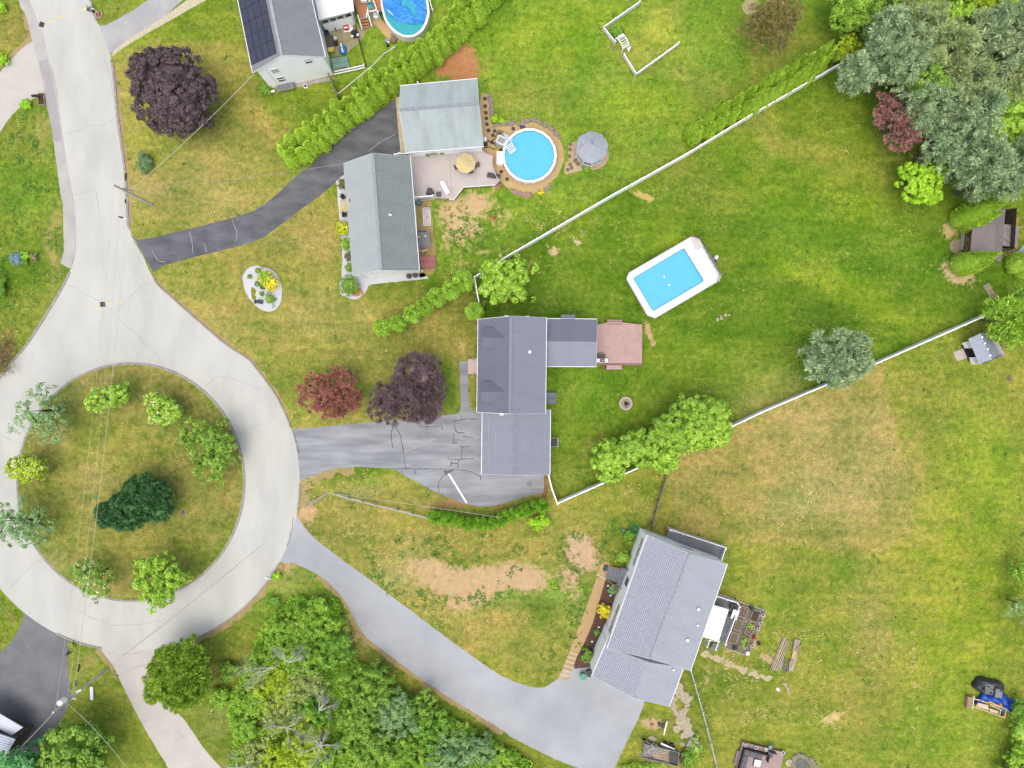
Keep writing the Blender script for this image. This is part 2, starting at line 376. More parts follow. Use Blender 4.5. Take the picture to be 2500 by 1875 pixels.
B = [ # u, v, ru, rv, angle, colour, alpha
 (430,420,170,90,20,TN,.5),(520,470,120,50,-20,TN,.35),(380,330,60,60,0,LM,.3),(700,560,150,50,-15,TN,.55),(560,600,120,40,-12,BRN,.35),(520,800,90,70,30,TN,.5),(600,740,60,40,0,BRN,.35),
 (760,560,70,90,10,BRN,.35),(820,790,150,60,-25,TN,.45),(700,880,120,50,-20,OL,.4),(980,700,130,36,-12,GD,.7),(760,930,160,40,-10,GD,.5),(930,850,120,45,-20,GD,.45),(1050,840,80,50,0,BRN,.35),(1120,780,40,70,10,BRN,.45),
 (1090,940,30,70,8,GR2,.9),(1140,900,18,70,0,GD,.6),(700,1000,80,30,-5,(150,160,60),.6),(640,60,50,40,0,OL,.5),(560,60,60,50,0,G_,.5),(540,250,90,40,40,(160,150,70),.5),(640,320,80,60,-30,BRN,.35),
 (760,270,80,18,-10,GD,.5),(640,230,60,20,-20,GD,.45),(820,60,60,60,0,GR2,.3),(1200,70,90,50,0,LM,.3),(1350,130,120,60,10,LM,.35),(1300,250,110,50,10,OL,.5),(1480,300,130,60,20,LM,.3),(1700,250,120,60,0,LM,.35),(1620,180,100,40,0,OL,.3),
 (1800,170,70,50,30,GR2,.6),(1980,90,90,50,60,GD,.55),(1900,140,90,40,40,BRN,.35),(1870,20,100,40,0,GD,.4),(1640,40,60,60,0,OL,.35),(1500,60,50,50,0,LM,.2),(1600,70,44,44,0,(176,180,66),.95),(1560,110,40,40,0,(168,168,68),.8),
 (1330,520,140,50,-20,LM,.3),(1120,600,60,60,0,GR2,.45),(1200,560,60,40,0,GR2,.4),(1110,640,90,24,-25,GR2,.5),
 (1850,300,200,40,-30,TN,.4),(1950,330,150,60,-30,YL,.4),(2100,250,90,50,30,G_,.5),(1700,430,170,50,-30,OL,.45),(1560,500,170,40,-30,GD,.5),(1420,600,130,50,-28,GD,.35),(1600,560,120,50,-25,LM,.3),(2100,420,120,50,-30,YL,.35),
 (1900,500,170,40,-28,LM,.35),(2000,600,180,45,-28,GR2,.5),(1800,650,150,36,-26,GD,.4),(1840,770,170,45,-26,(96,130,34),.6),(2100,700,170,40,-26,LM,.35),(2200,620,100,40,-26,GR2,.5),(2330,600,60,110,20,GD,.6),(2250,330,80,50,30,GD,.45),(2200,400,60,90,20,OL,.4),
 (1450,350,60,30,0,GD,.5),(1760,760,120,50,-26,GD,.5),(2020,760,160,30,-26,GD,.55),(1640,450,120,24,-30,GD,.5),(2150,560,60,70,10,GD,.4),(1300,600,80,40,-30,GD,.45),(2080,500,90,30,-28,LM,.5),(1980,690,130,24,-28,LM,.5),(1380,60,120,50,0,LM,.4),(1550,260,60,30,0,LM,.4),(1420,760,160,60,0,GD,.5),(1260,740,110,36,0,(84,104,36),.6),(1420,960,110,60,0,GR2,.4),(1600,940,120,60,-25,GD,.45),(1450,1120,50,60,0,OL,.5),(1380,1160,40,50,0,OL,.6),(1700,900,120,50,-20,LM,.3),(2250,720,120,36,-25,GD,.55),(2330,800,90,26,-24,GD,.5),
 (1500,1180,120,26,-25,GD,.5),(2000,900,150,24,-24,GD,.5),(1900,860,60,30,-24,GD,.4),
 # south-east fields
 (2000,1050,190,90,-20,TN,.8),(1850,1150,170,90,-15,(168,150,84),.75),(1750,1260,120,70,0,(158,140,74),.6),(2080,1160,130,80,0,TN,.75),(1980,1220,110,50,0,PALE,.45),(2180,1240,110,60,-10,TN,.5),(2300,980,110,70,0,OL,.45),
 (2280,850,90,50,0,G_,.5),(2420,1150,100,190,0,(140,164,46),.7),(2330,1500,160,140,0,(156,168,46),.65),(2300,1320,90,110,0,(158,164,50),.55),(2240,1440,70,160,0,(160,160,62),.5),(2120,1460,60,130,5,(162,152,76),.6),(2130,1550,50,60,0,TN,.5),
 (2000,1330,110,50,-5,GD,.35),(1880,1400,110,50,20,OL,.4),(2060,1400,60,50,0,GR2,.5),(1950,1560,110,50,0,(140,152,50),.4),(1820,1660,140,50,15,GD,.45),(1900,1720,170,40,10,OL,.5),(2150,1700,110,90,0,OL,.5),(2100,1760,80,60,0,BRN,.25),
 (2350,1780,130,90,0,(138,162,48),.6),(2200,1820,110,60,0,GR2,.4),(1980,1800,120,60,0,G_,.4),(1700,1700,30,130,12,GD,.7),(2470,1000,50,120,0,BRN,.25),(2470,1450,40,140,0,GD,.65),(2440,1850,40,120,0,GD,.6),(2300,1650,90,70,0,LM,.35),
 (1790,1340,60,80,0,G_,.5),(1880,1470,60,60,0,GR2,.35),(1760,1620,50,30,20,TN,.3),
 # between the two lower drives
 (820,1170,80,30,10,GD,.6),(900,1180,60,26,30,(120,150,56),.6),(860,1210,60,16,10,PALE,.4),(780,1260,70,40,40,GD,.4),(860,1270,150,40,15,(160,146,76),.7),(1000,1340,170,28,8,(176,152,84),.6),(1250,1340,150,30,-10,(176,152,84),.6),(970,1400,60,50,30,PALE,.5),
 (1000,1470,130,26,38,(178,156,84),.75),(1150,1560,130,26,36,(178,154,82),.75),(1280,1600,60,60,0,OL,.6),(1330,1540,40,110,-18,(146,148,66),.6),(1440,1330,60,26,0,GD,.6),(1400,1440,60,60,0,(128,160,70),.6),(1290,1440,90,40,0,(120,160,66),.6),
 (1120,1370,90,16,5,GD,.7),(1420,1380,40,40,40,GD,.6),(1330,1490,50,30,0,GD,.5),(1480,1260,80,40,-20,OL,.5),(1210,1310,150,22,-8,GD,.35),(1500,1300,50,40,0,GD,.35),
 # foot of the woods
 (700,1400,60,50,20,TN,.7),(560,1520,90,50,-40,BRN,.35),(620,1460,60,30,-40,OL,.5),(480,1560,90,36,-10,(150,160,60),.6),(700,1480,120,60,10,(116,160,48),.6),(870,1560,30,70,-10,(180,150,96),.7),(920,1620,90,20,35,BRN,.6),(1020,1700,110,18,36,(168,140,76),.6),
 (1160,1780,110,18,32,(150,140,60),.7),(560,1650,60,60,0,BRN,.45),(520,1760,40,40,0,PALE,.5),(700,1700,260,140,20,(104,130,44),.6),(1000,1820,200,70,10,(104,140,44),.6),
 # round island
 (110,1180,60,80,0,(152,152,66),.6),(330,910,190,22,0,(166,146,82),.7),(430,960,60,30,30,BRN,.35),(200,920,80,24,-25,(160,144,86),.6),(130,1060,50,50,60,(170,148,96),.5),(250,1080,110,60,0,(156,158,62),.5),(390,1080,80,60,0,OL,.5),(580,1080,20,60,-10,(150,128,90),.6),
 (560,1200,44,110,10,(150,138,70),.55),(400,1330,120,50,0,(146,148,58),.5),(300,1330,110,60,0,(170,158,78),.5),(130,1290,70,60,30,(140,152,56),.5),(120,1350,40,40,0,(176,160,108),.5),(290,1440,100,20,8,(178,152,92),.6),(470,1330,60,40,0,G_,.4),(260,1180,60,40,0,TN,.35),
 # west of the road
 (40,60,40,60,0,BRN,.5),(20,110,40,30,0,BRN,.5),(60,380,60,90,10,(124,150,48),.6),(20,330,50,50,0,BRN,.3),(100,330,30,60,0,TN,.4),(30,720,60,70,0,GD,.7),(100,640,50,50,0,GD,.5),(60,800,60,60,30,OL,.5),(10,860,30,60,0,(128,92,70),.8),(90,560,50,40,0,GD,.5),(60,480,60,40,0,(126,156,50),.6),
 (140,600,14,90,0,TN,.7),(20,1520,40,50,0,(140,140,52),.6),(205,1650,26,60,-5,(126,150,58),.5),(225,1600,20,40,-15,TN,.5),(300,1760,40,90,-20,(144,152,54),.6),(270,1800,30,60,0,(132,156,50),.5),
 (290,25,40,30,20,OL,.6),(320,120,40,12,20,GLM,.6),
]
BARE = [ # ragged bare soil: u, v, ru, rv, angle, weight, soil colour
 (1060,1400,70,36,-10,1.0,(199,172,126)),(1160,1420,110,36,8,1.1,(199,172,126)),(1270,1410,70,34,-6,1.0,(202,172,134)),(1150,1460,70,30,20,.9,(200,168,130)),(1420,1350,40,50,25,.95,(202,172,138)),(1390,1420,34,50,15,.7,(198,168,130)),
 (1110,520,40,50,20,.95,(205,178,130)),(1160,500,50,36,0,.85,(205,178,130)),(1130,560,50,34,-10,.9,(205,178,130)),(1230,530,50,36,20,.5,(200,178,120)),(1090,590,20,40,0,.6,(205,178,130)),(1165,610,50,14,-10,.5,(200,178,120)),
 (1110,150,56,40,-30,1.3,(186,132,90)),(1130,125,36,26,-30,.9,(200,150,104)),
 (1350,612,16,12,0,.8,(212,186,140)),(1408,590,20,10,-35,.7,(212,190,148)),(1430,570,14,8,0,.6,(212,190,148)),(1380,560,30,12,-10,.35,(212,190,148)),(1575,480,34,10,-15,.85,(200,180,110)),(1585,815,8,36,20,.9,(200,168,122)),
 (2035,1755,30,14,20,.85,(214,190,130)),(1905,1580,40,24,25,.45,(200,170,120)),(2340,665,40,26,-20,1.0,(206,182,140)),(2320,560,20,26,0,.9,(200,180,130)),(1600,1040,24,12,-20,.5,(200,160,110)),(1480,1075,36,12,-15,.5,(192,156,112)),(1700,1130,40,30,0,.35,(190,170,120)),
 (1880,1610,34,10,-15,.8,(196,164,124)),(1840,1560,14,40,30,.7,(196,168,120)),(1780,1590,20,8,30,.6,(196,168,120)),(700,1360,30,40,15,.7,(198,166,124)),(750,1250,24,30,0,.9,(204,170,122)),(720,1180,26,14,0,.8,(200,166,110)),(1120,1225,90,16,12,.9,(178,144,98)),(1260,1245,70,10,-14,.7,(150,118,80)),
 (1725,1660,20,50,-10,.45,(196,172,126)),(660,1690,60,60,0,.3,(180,160,120)),(840,1590,26,80,-25,.7,(200,170,120)),(1330,1195,8,36,0,1.2,(140,108,78)),(1595,1768,26,14,0,.9,(196,168,130)),(1130,845,10,18,0,.7,(196,168,110)),(2380,560,40,100,8,.5,(190,160,110)),
 (2232,1640,4,140,3,.5,(216,206,140)),(2140,1520,4,60,0,.5,(216,200,140)),(2108,1500,3,50,0,.45,(216,200,140)),(2190,1740,4,60,6,.45,(214,204,140)),(1860,1748,80,5,-9,.52,(214,204,140)),(1990,1770,60,6,-8,.5,(214,204,140)),(2200,1365,60,3,-4,.45,(210,200,140)),(1960,1650,60,40,0,.30,(206,196,130)),(1740,1600,20,20,0,.45,(214,200,140)),(1790,1690,14,30,-20,.4,(214,200,140)),(1280,650,30,20,0,.38,(212,190,148)),(1450,540,20,14,0,.4,(212,190,148)),(1960,1230,70,40,0,.32,(196,186,140)),(2050,1130,90,60,0,.28,(200,176,110)),(860,1290,70,30,20,.36,(200,180,120)),(1000,1320,120,20,5,.36,(206,176,110)),(1250,1330,120,22,-5,.36,(206,176,110)),(950,1420,50,20,30,.42,(206,186,130)),(1080,1520,90,20,38,.38,(210,180,110)),(720,1010,60,22,0,.33,(200,196,130)),(520,460,120,70,0,.26,(190,170,100)),(600,700,90,60,0,.28,(190,170,100)),
 (2090,40,40,12,60,.9,(200,190,180)),(2370,470,30,40,30,.5,(150,110,80)),(2480,560,20,60,0,.6,(180,140,80)),(2440,870,16,20,0,.4,(200,160,110)),
]
def axis(lo, hi, d, far):
    a = list(np.arange(lo, hi+d*.5, d)); x = hi; st = d
    while x < far: st *= 1.5; x += st; a.append(x)
    x = lo; st = d
    while x > -far: st *= 1.5; x -= st; a.insert(0, x)
    return np.array(a)
def lawn_attrs(X, Y):
    U = 1250+X/S; V = 937.5-Y/S
    wu = (fbm(X*.25, Y*.25, 3)-.5)*70; wv = (fbm(X*.25+50, Y*.25, 9)-.5)*70
    wf = (fbm(X*1.1, Y*1.1, 21)-.5)*16
    col = np.zeros(X.shape+(3,))
    jit = (fbm(X*1.5, Y*1.5, 31)-.5)*14
    for poly, c in REG:
        m = inpoly(U+jit, V+jit, poly)
        col[m] = [s2l(q) for q in c]
    for u, v, ru, rv, an, c, al in B:
        a = math.radians(an); dx = U-u+wu; dy = V-v+wv
        x = (dx*math.cos(a)-dy*math.sin(a))/ru; y = (dx*math.sin(a)+dy*math.cos(a))/rv
        w = np.exp(-(x*x+y*y)**1.2*.8)*al
        w = np.clip(w*(.55+.9*fbm(X*.8, Y*.8, int(abs(u)) % 50)), 0, 1)
        col = col*(1-w[..., None])+np.array([s2l(q) for q in c])*w[..., None]
    bare = np.zeros(X.shape); soil = np.zeros(X.shape+(3,))+.35; tw = np.zeros(X.shape)+1e-4
    soil = soil*1e-4
    for u, v, ru, rv, an, wt, c in BARE:
        a = math.radians(an); dx = U-u+wf; dy = V-v+wf
        x = (dx*math.cos(a)-dy*math.sin(a))/ru; y = (dx*math.sin(a)+dy*math.cos(a))/rv
        w = np.exp(-(x*x+y*y)*.7)*wt
        bare = np.maximum(bare, w); soil += w[..., None]*np.array([s2l(q) for q in c]); tw += w
    soil /= tw[..., None]
    return col/K, bare, soil/K
def set_attrs(me, X, Y):
    col, bare, soil = lawn_attrs(X, Y); n = len(X)
    for nm, dat in (('lawn', col), ('soil', soil)):
        at = me.attributes.new(nm, 'FLOAT_COLOR', 'POINT'); at.data.foreach_set('color', np.hstack([dat, np.ones((n, 1))]).astype(np.float32).ravel())
    at = me.attributes.new('bare', 'FLOAT', 'POINT'); at.data.foreach_set('value', bare.astype(np.float32))
def grass_material():
    m, t, bs, N, Lk = nodes('lawn_grass')
    geo = N('ShaderNodeNewGeometry')
    def noise(scale, det=5, rough=.55, vec=None):
        n = N('ShaderNodeTexNoise'); n.inputs['Scale'].default_value = scale; n.inputs['Detail'].default_value = det; n.inputs['Roughness'].default_value = rough
        Lk(vec or geo.outputs['Position'], n.inputs['Vector']); return n.outputs[0]
    def rng(src, a, b, c=0, d=1):
        r = N('ShaderNodeMapRange'); r.inputs[1].default_value = a; r.inputs[2].default_value = b; r.inputs[3].default_value = c; r.inputs[4].default_value = d; Lk(src, r.inputs[0]); return r.outputs[0]
    def attr(n):
        a = N('ShaderNodeAttribute'); a.attribute_name = n; return a
    def mix(f, a, b, mode='MIX'):
        x = N('ShaderNodeMix'); x.data_type = 'RGBA'; x.blend_type = mode
        for s_, q in ((0, f), (6, a), (7, b)):
            if hasattr(q, 'links'): Lk(q, x.inputs[s_])
            elif s_ == 0: x.inputs[0].default_value = q
            else: x.inputs[s_].default_value = (*q, 1)
        return x.outputs[2]
    lawn = attr('lawn').outputs[0]
    c = lawn
    # broad uneven growth, mower-wise streaks, tussocks, grain
    mp = N('ShaderNodeMapping'); mp.inputs['Rotation'].default_value = (0, 0, math.radians(-28)); mp.inputs['Scale'].default_value = (.13, .9, 1); Lk(geo.outputs['Position'], mp.inputs[0])
    c = mix(rng(noise(.17, 7, .6), .40, .60), mix(1, c, (.78, .92, .8), 'MULTIPLY'), mix(1, c, (1.2, 1.14, 1.25), 'MULTIPLY'))
    c = mix(rng(noise(.7, 6, .66, mp.outputs[0]), .46, .64, 0, .5), c, mix(1, c, (1.3, 1.26, 1.1), 'MULTIPLY'))
    c = mix(rng(noise(.36, 8, .66), .40, .60, 0, .6), mix(1, c, (.86, .98, .9), 'MULTIPLY'), mix(1, c, (1.26, 1.16, 1.35), 'MULTIPLY'))
    c = mix(rng(noise(.8, 6, .7, mp.outputs[0]), .44, .62, 0, .6), c, mix(1, c, (.62, .80, .62), 'MULTIPLY'))
    c = mix(rng(noise(.62, 7, .7), .50, .62, 0, .5), c, mix(1, c, (.70, .80, .74), 'MULTIPLY'))
    c = mix(rng(noise(.47, 7, .72), .53, .66, 0, .5), c, mix(1, c, (1.45, 1.14, 1.55), 'MULTIPLY'))
    c = mix(rng(noise(1.5, 6, .75), .46, .60, 0, .6), c, mix(1, c, (.68, .76, .70), 'MULTIPLY'))
    c = mix(rng(noise(1.9, 6, .75), .50, .64, 0, .5), c, mix(1, c, (1.35, 1.2, 1.5), 'MULTIPLY'))
    # dry lawns burn to tan in patches, green lawns only here and there
    sp = N('ShaderNodeSeparateColor'); Lk(lawn, sp.inputs[0]); dv = N('ShaderNodeMath'); dv.operation = 'DIVIDE'; Lk(sp.outputs[0], dv.inputs[0]); Lk(sp.outputs[1], dv.inputs[1])
    dry = rng(dv.outputs[0], .72, 1.08, .05, .42); pm = N('ShaderNodeMath'); pm.operation = 'MULTIPLY'; Lk(rng(noise(.42, 9, .74), .47, .62), pm.inputs[0]); Lk(dry, pm.inputs[1])
    c = mix(pm.outputs[0], c, tuple(s2l(q)/K for q in (186, 164, 94)))
    gm = N('ShaderNodeMath'); gm.operation = 'MULTIPLY'; Lk(rng(noise(.36, 9, .72), .54, .66), gm.inputs[0]); Lk(rng(dv.outputs[0], .72, 1.15, .5, .35), gm.inputs[1])
    c = mix(gm.outputs[0], c, tuple(s2l(q)/K for q in (104, 138, 44)))
    g = rng(noise(3.6, 6, .85), .34, .66, .68, 1.36); c = mix(1, c, g, 'MULTIPLY')
    g = rng(noise(1.3, 3, .6), .36, .64, .84, 1.18); c = mix(1, c, g, 'MULTIPLY')
    # dead straw-coloured tufts, mostly where the lawn is thin
    thin = rng(noise(.22, 4), .42, .62, .0, .085)
    th = N('ShaderNodeMath'); th.operation = 'ADD'; Lk(noise(2.6, 5, .85), th.inputs[0]); Lk(thin, th.inputs[1])
    c = mix(rng(th.outputs[0], .64, .71, 0, .8), c, tuple(s2l(q)/K for q in (205, 188, 118)))
    # dark broad-leaved weeds
    c = mix(rng(noise(1.7, 4, .75), .63, .69, 0, .55), c, tuple(s2l(q)/K for q in (78, 104, 36)))
    # bare soil with a ragged edge
    b_ = attr('bare').outputs['Fac']; ad = N('ShaderNodeMath'); ad.operation = 'ADD'
    nn = rng(noise(1.3, 9, .85), .25, .75, -.62, .62); Lk(b_, ad.inputs[0]); Lk(nn, ad.inputs[1])
    soil = mix(1, attr('soil').outputs[0], rng(noise(1.4, 7, .7), .3, .7, .88, 1.3), 'MULTIPLY')
    c = mix(rng(ad.outputs[0], .42, .64), c, soil)
    Lk(c, bs.inputs['Base Color']); bs.inputs['Roughness'].default_value = .95; bs.inputs['Specular IOR Level'].default_value = .05
    bp = N('ShaderNodeBump'); bp.inputs['Strength'].default_value = .55; bp.inputs['Distance'].default_value = .06
    Lk(noise(6, 6, .8), bp.inputs['Height']); Lk(bp.outputs[0], bs.inputs['Normal'])
    return m
GRASS = grass_material()
xs = axis(-78, 78, .38, 900); ys = axis(-60, 60, .38, 900)
gx, gy = np.meshgrid(xs, ys); gx = gx.ravel(); gy = gy.ravel()
gv = np.stack([gx, gy, np.zeros_like(gx)], 1).astype(np.float32); nx = len(xs)
ii, jj = np.meshgrid(np.arange(len(xs)-1), np.arange(len(ys)-1)); k0 = (jj*nx+ii).ravel()
q = np.stack([k0, k0+1, k0+1+nx, k0+nx], 1).astype(np.int32)
me = bpy.data.meshes.new('ground'); me.vertices.add(len(gv)); me.vertices.foreach_set('co', gv.ravel())
me.loops.add(q.size); me.loops.foreach_set('vertex_index', q.ravel()); me.polygons.add(len(q)); me.polygons.foreach_set('loop_start', np.arange(0, q.size, 4, dtype=np.int32)); me.update(calc_edges=True)
set_attrs(me, gx, gy); me.materials.append(GRASS); tag(link(bpy.data.objects.new('ground', me)), kind='structure')

# ---------------------------------------------------------------- roads
ROADM = paving('worn_concrete_road', C(217,214,208), C(202,199,193), (1,.35,1), fine=.09, big=.3)
SIDEM = paving('old_footway', C(205,198,194), C(188,180,180), (1,1,1), fine=.08)
DRIVE_DARK = paving('sealed_dark_asphalt', C(94,94,100), C(126,126,132), (.6,1.2,1), fine=.1, big=.5)
DRIVE_GREY = paving('patched_grey_asphalt', C(144,145,152), C(180,181,187), (.25,1.4,1), fine=.08, big=.6)
DRIVE_NEW = paving('smooth_grey_drive', C(172,173,179), C(192,193,198), (.5,.5,1), fine=.04, big=.3)
DRIVE_BEIGE = paving('old_beige_drive', C(216,207,200), C(205,196,192), (1,1,1), fine=.08, big=.4)
DRIVE_N = paving('faded_drive', C(196,192,192), C(176,174,178), (1,1,1), fine=.08, big=.4)
DRIVE_SW = paving('dark_forecourt', C(120,119,124), C(140,139,144), (1,1,1), fine=.08, big=.3)
SAND = paving('fine_tan_gravel', C(212,182,132), C(202,170,122), (1,1,1), fine=.14, big=.9)
DIRT = paving('verge_dirt', C(190,166,118), C(170,148,98), (1,1,1), fine=.2, big=1.2)
KERBM = mat('kerb_stone', C(176,166,160), .9, .12, 1.5, bump=.2)
CC = (320, 1177)     # middle of the turning circle
def arc(r, a0, a1, n, rv=None):   # degrees, image sense: 0 right, 90 down
    rv = rv or r
    return [(CC[0]+r*math.cos(math.radians(a0+(a1-a0)*i/n)), CC[1]+rv*math.sin(math.radians(a0+(a1-a0)*i/n))) for i in range(n+1)]
def sheet(name, poly, z, m, kind='structure', rough=.02, holes=(), z0=None):
    w = [tuple(p[:2]) for p in PP(poly)]
    if rough: w = jag(w, rough, len(poly))
    hs = [[tuple(p[:2]) for p in PP(h_)] for h_ in holes]
    o = M().prism(w, z if z0 is None else z0, z, hs, side=z0 is not None).build(name, m)
    return tag(o, kind=kind) if kind else o
left = [(35,-1500),(66,-150),(71,0)]+L(ZA,340,230,410,490,470,700,510,1000,545,1250,585,1500)+L(ZB,600,60,630,250,640,500,630,640,600,740,545,870,400,1120,240,1370,100,1540)
left += [(-20,948),(-60,1010)]
right = [(180,-1500),(214,-150),(223,0)]+L(ZA,800,140,850,240,930,470,960,640,990,950,1030,1250,1060,1500)+L(ZB,1075,230,1092,410,1190,600,1300,840,1450,990,1700,1210,1900,1380,2100,1510)
right = smooth(right, 3); left = smooth(left, 3)
outer = right+arc(412, -38, 214, 90)[0:]+left[::-1]
isl = arc(279, 0, 360, 96, 292)[:-1]
sheet('road', outer, .011, ROADM, holes=[isl], rough=0)
foot = smooth([(0,-1500),(40,-150),(46,0)]+L(ZA,215,120,270,330,330,560,375,790,400,900,440,1100,470,1330,515,1659), 3)+L(ZB,530,200,540,600,512,700,575,740)+L(ZB,600,740,630,640,640,500,630,250,600,60)+L(ZA,545,1250,510,1000,470,700,410,490,340,230)+[(71,0),(66,-150),(35,-1500)]
sheet('footway', foot, .016, SIDEM, rough=.01)
sheet('path', L(ZA,325,515,405,492,450,700,500,1000,515,1190,450,1190,430,1050,390,870,380,700,345,600), .020, paving('newer_footway_patch', C(184,178,178), C(176,170,172), fine=.05), rough=.01)
d1u = smooth([(322,572)]+L(ZB,1190,500,1580,415,1940,320,2212,220)+L(ZC,560,1490,700,1380,880,1200,1060,1060,1250,940,1400,830), 4)+[(985,200),(1000,380)]
d1l = [(860,410)]+L(ZF,285,325,200,400,0,570)+smooth(L(ZB,2212,490,2000,560,1750,620,1450,700,1340,735), 3)+[(376,664)]
sheet('driveway', d1u+d1l, .006, DRIVE_DARK)
d2 = [(712,1050)]+L(ZJ,160,1630,600,1590,1020,1555,1400,1510,1600,1498,1680,1480)+smooth(L(ZJ,1695,1430,1690,1200,1685,1010,1700,1000,1760,998), 3)+smooth(L(ZJ,1763,1010,1765,1280,1790,1430,1845,1470), 3)+[(1180,1006),(1200,1150)]+[(1328,1158)]+smooth(L(ZL,1985,640,1850,670,1700,715,1560,745,1420,735,1180,650,950,530,820,455), 3)+smooth(L(ZL,550,440,400,450,250,490,110,545), 3)+[(722,1180),(700,1110)]
sheet('driveway', d2, .006, DRIVE_GREY)
d3 = [(690,1250)]+smooth(L(ZL,72,800,110,870,200,980,350,1100,500,1210,650,1320,900,1510)+L(ZN,1400,400,1800,700,2100,910,2191,955), 3)+smooth([(1245,1660),(1290,1675),(1320,1679),(1337,1674),(1363,1656)], 3)+[(1400,1610),(1560,1690)]+L(ZAD,805,530,700,800,560,1080,420,1360,290,1659)+[(1490,1930),(1440,1930)]+smooth([(1412,1875),(1356,1853),(1243,1797)]+L(ZN,2191,1390,1850,1180,1600,1020,1400,880,1200,730,1050,600,950,410,850,270,700,140,500,45), 3)+[(670,1372),(660,1340)]
sheet('driveway', d3, .006, DRIVE_NEW)
d4 = [(240,1560)]+smooth(L(ZM,780,710,900,870,960,1000,1100,1280,1300,1620), 3)+[(450,1950),(590,1950)]+smooth(L(ZM,1740,1659,1600,1500,1450,1280,1300,1130,1210,900,1220,700), 3)+[(385,1545)]
sheet('driveway', d4, .006, DRIVE_BEIGE)
d5 = [(60,1480)]+L(ZM,370,560,560,640,535,800,545,1000,560,1080,530,1200,460,1310,370,1400,300,1480)+[(80,1880),(80,1960),(-400,1960),(-400,1700),(0,1593)]+L(ZM,80,680,155,565,180,480)
sheet('driveway', d5, .006, DRIVE_SW)
d6 = L(ZA,840,215,900,210,1100,100,1250,0)+[(430,-60),(560,-60)]+L(ZA,1540,0,1350,175,1100,330,960,430,925,455)
sheet('driveway', d6, .006, DRIVE_N)
sheet('path', L(ZA,935,480,1100,365,1350,222,1740,0)+[(560,-60),(530,-60)]+L(ZA,1580,0,1350,165,1100,318,960,425), .016, mat('pale_gravel_edge', C(218,204,176), .9, .12, 4))
d7 = L(ZA,300,300,270,350,180,410,0,610)+[(-300,240),(-300,420)]+L(ZA,0,1120,60,1020,150,920,280,830,385,785,400,600)
sheet('driveway', d7, .006, DRIVE_BEIGE)
sheet('path', L(ZG,235,240,275,235,280,300,340,650,330,722,275,722,255,480), .016, mat('beige_apron', C(216,198,166), .9, .08, 2))
# kerbs: real steps along the carriageway
def kerb(pts, w=.22, h=.11, name='kerb'):
    p = [Vector((q.x, q.y, 0)) for q in PP(pts)]; a = []; b_ = []
    for i, q in enumerate(p):
        d = (p[min(i+1, len(p)-1)]-p[max(i-1, 0)]).normalized(); n = Vector((-d.y, d.x, 0)); a.append(q+n*w/2); b_.append(q-n*w/2)
    m = M(); n = len(p)
    m.v = [tuple(x+Vector((0,0,h))) for x in a]+[tuple(x+Vector((0,0,h))) for x in b_]+[tuple(x) for x in a]+[tuple(x) for x in b_]
    for i in range(n-1):
        m.f += [(i,n+i,n+i+1,i+1), (n+i,3*n+i,3*n+i+1,n+i+1), (i+1,2*n+i+1,2*n+i,i)]
    return tag(m.build(name, KERBM), kind='structure')
# the island stands a step above the road
islw = [tuple(p[:2]) for p in PP(isl)]
rin = [(p[0]+(PP([CC])[0].x-p[0])*.018, p[1]+(PP([CC])[0].y-p[1])*.018) for p in islw]
tag(M().prism(islw, 0, .12, [rin]).build('kerb', KERBM), kind='structure')
# island lawn disc with the same grass
rr = np.linspace(0, 1, 46); th = np.linspace(0, 2*np.pi, 129)[:-1]; c0 = P(*CC)
RX, RY = 279*S*.984, 292*S*.984
X = [c0.x]; Y = [c0.y]; f_ = []
for r_ in rr[1:]:
    for a_ in th: X.append(c0.x+RX*r_*math.cos(a_)); Y.append(c0.y+RY*r_*math.sin(a_))
n = 128
for k in range(n): f_.append((0, 1+k, 1+(k+1) % n))
for i in range(len(rr)-2):
    for k in range(n): f_.append((1+i*n+k, 1+(i+1)*n+k, 1+(i+1)*n+(k+1) % n, 1+i*n+(k+1) % n))
me = bpy.data.meshes.new('island_lawn'); me.from_pydata([(x, y, .1+.18*(1-((x-c0.x)**2/RX**2+(y-c0.y)**2/RY**2))) for x, y in zip(X, Y)], [], f_)
set_attrs(me, np.array(X), np.array(Y)); me.materials.append(GRASS); tag(link(bpy.data.objects.new('island_lawn', me)), kind='structure')
def off(pts, d):
    out = []; n = len(pts)
    for i in range(n):
        a, b_ = pts[max(0, i-1)], pts[min(n-1, i+1)]; l = math.hypot(b_[0]-a[0], b_[1]-a[1]) or 1
        out.append((pts[i][0]-(b_[1]-a[1])/l*d, pts[i][1]+(b_[0]-a[0])/l*d))
    return out
r2 = [p for p in right]
kerb([p for p in r2 if 140 < p[1] < 566], .3); kerb([p for p in r2 if p[1] > 672]+arc(412, -37, -19, 10), .2)
kerb(arc(412, .5, 9.5, 8), .2); kerb(arc(412, 29, 80, 30), .2); kerb([p for p in r2 if p[1] < 66], .2)
kerb([p for p in left if p[1] > 655]+arc(412, 216, 190, 12), .25)
kerb(arc(412, 116, 100, 8), .2); kerb(arc(412, 141, 165, 10), .2)
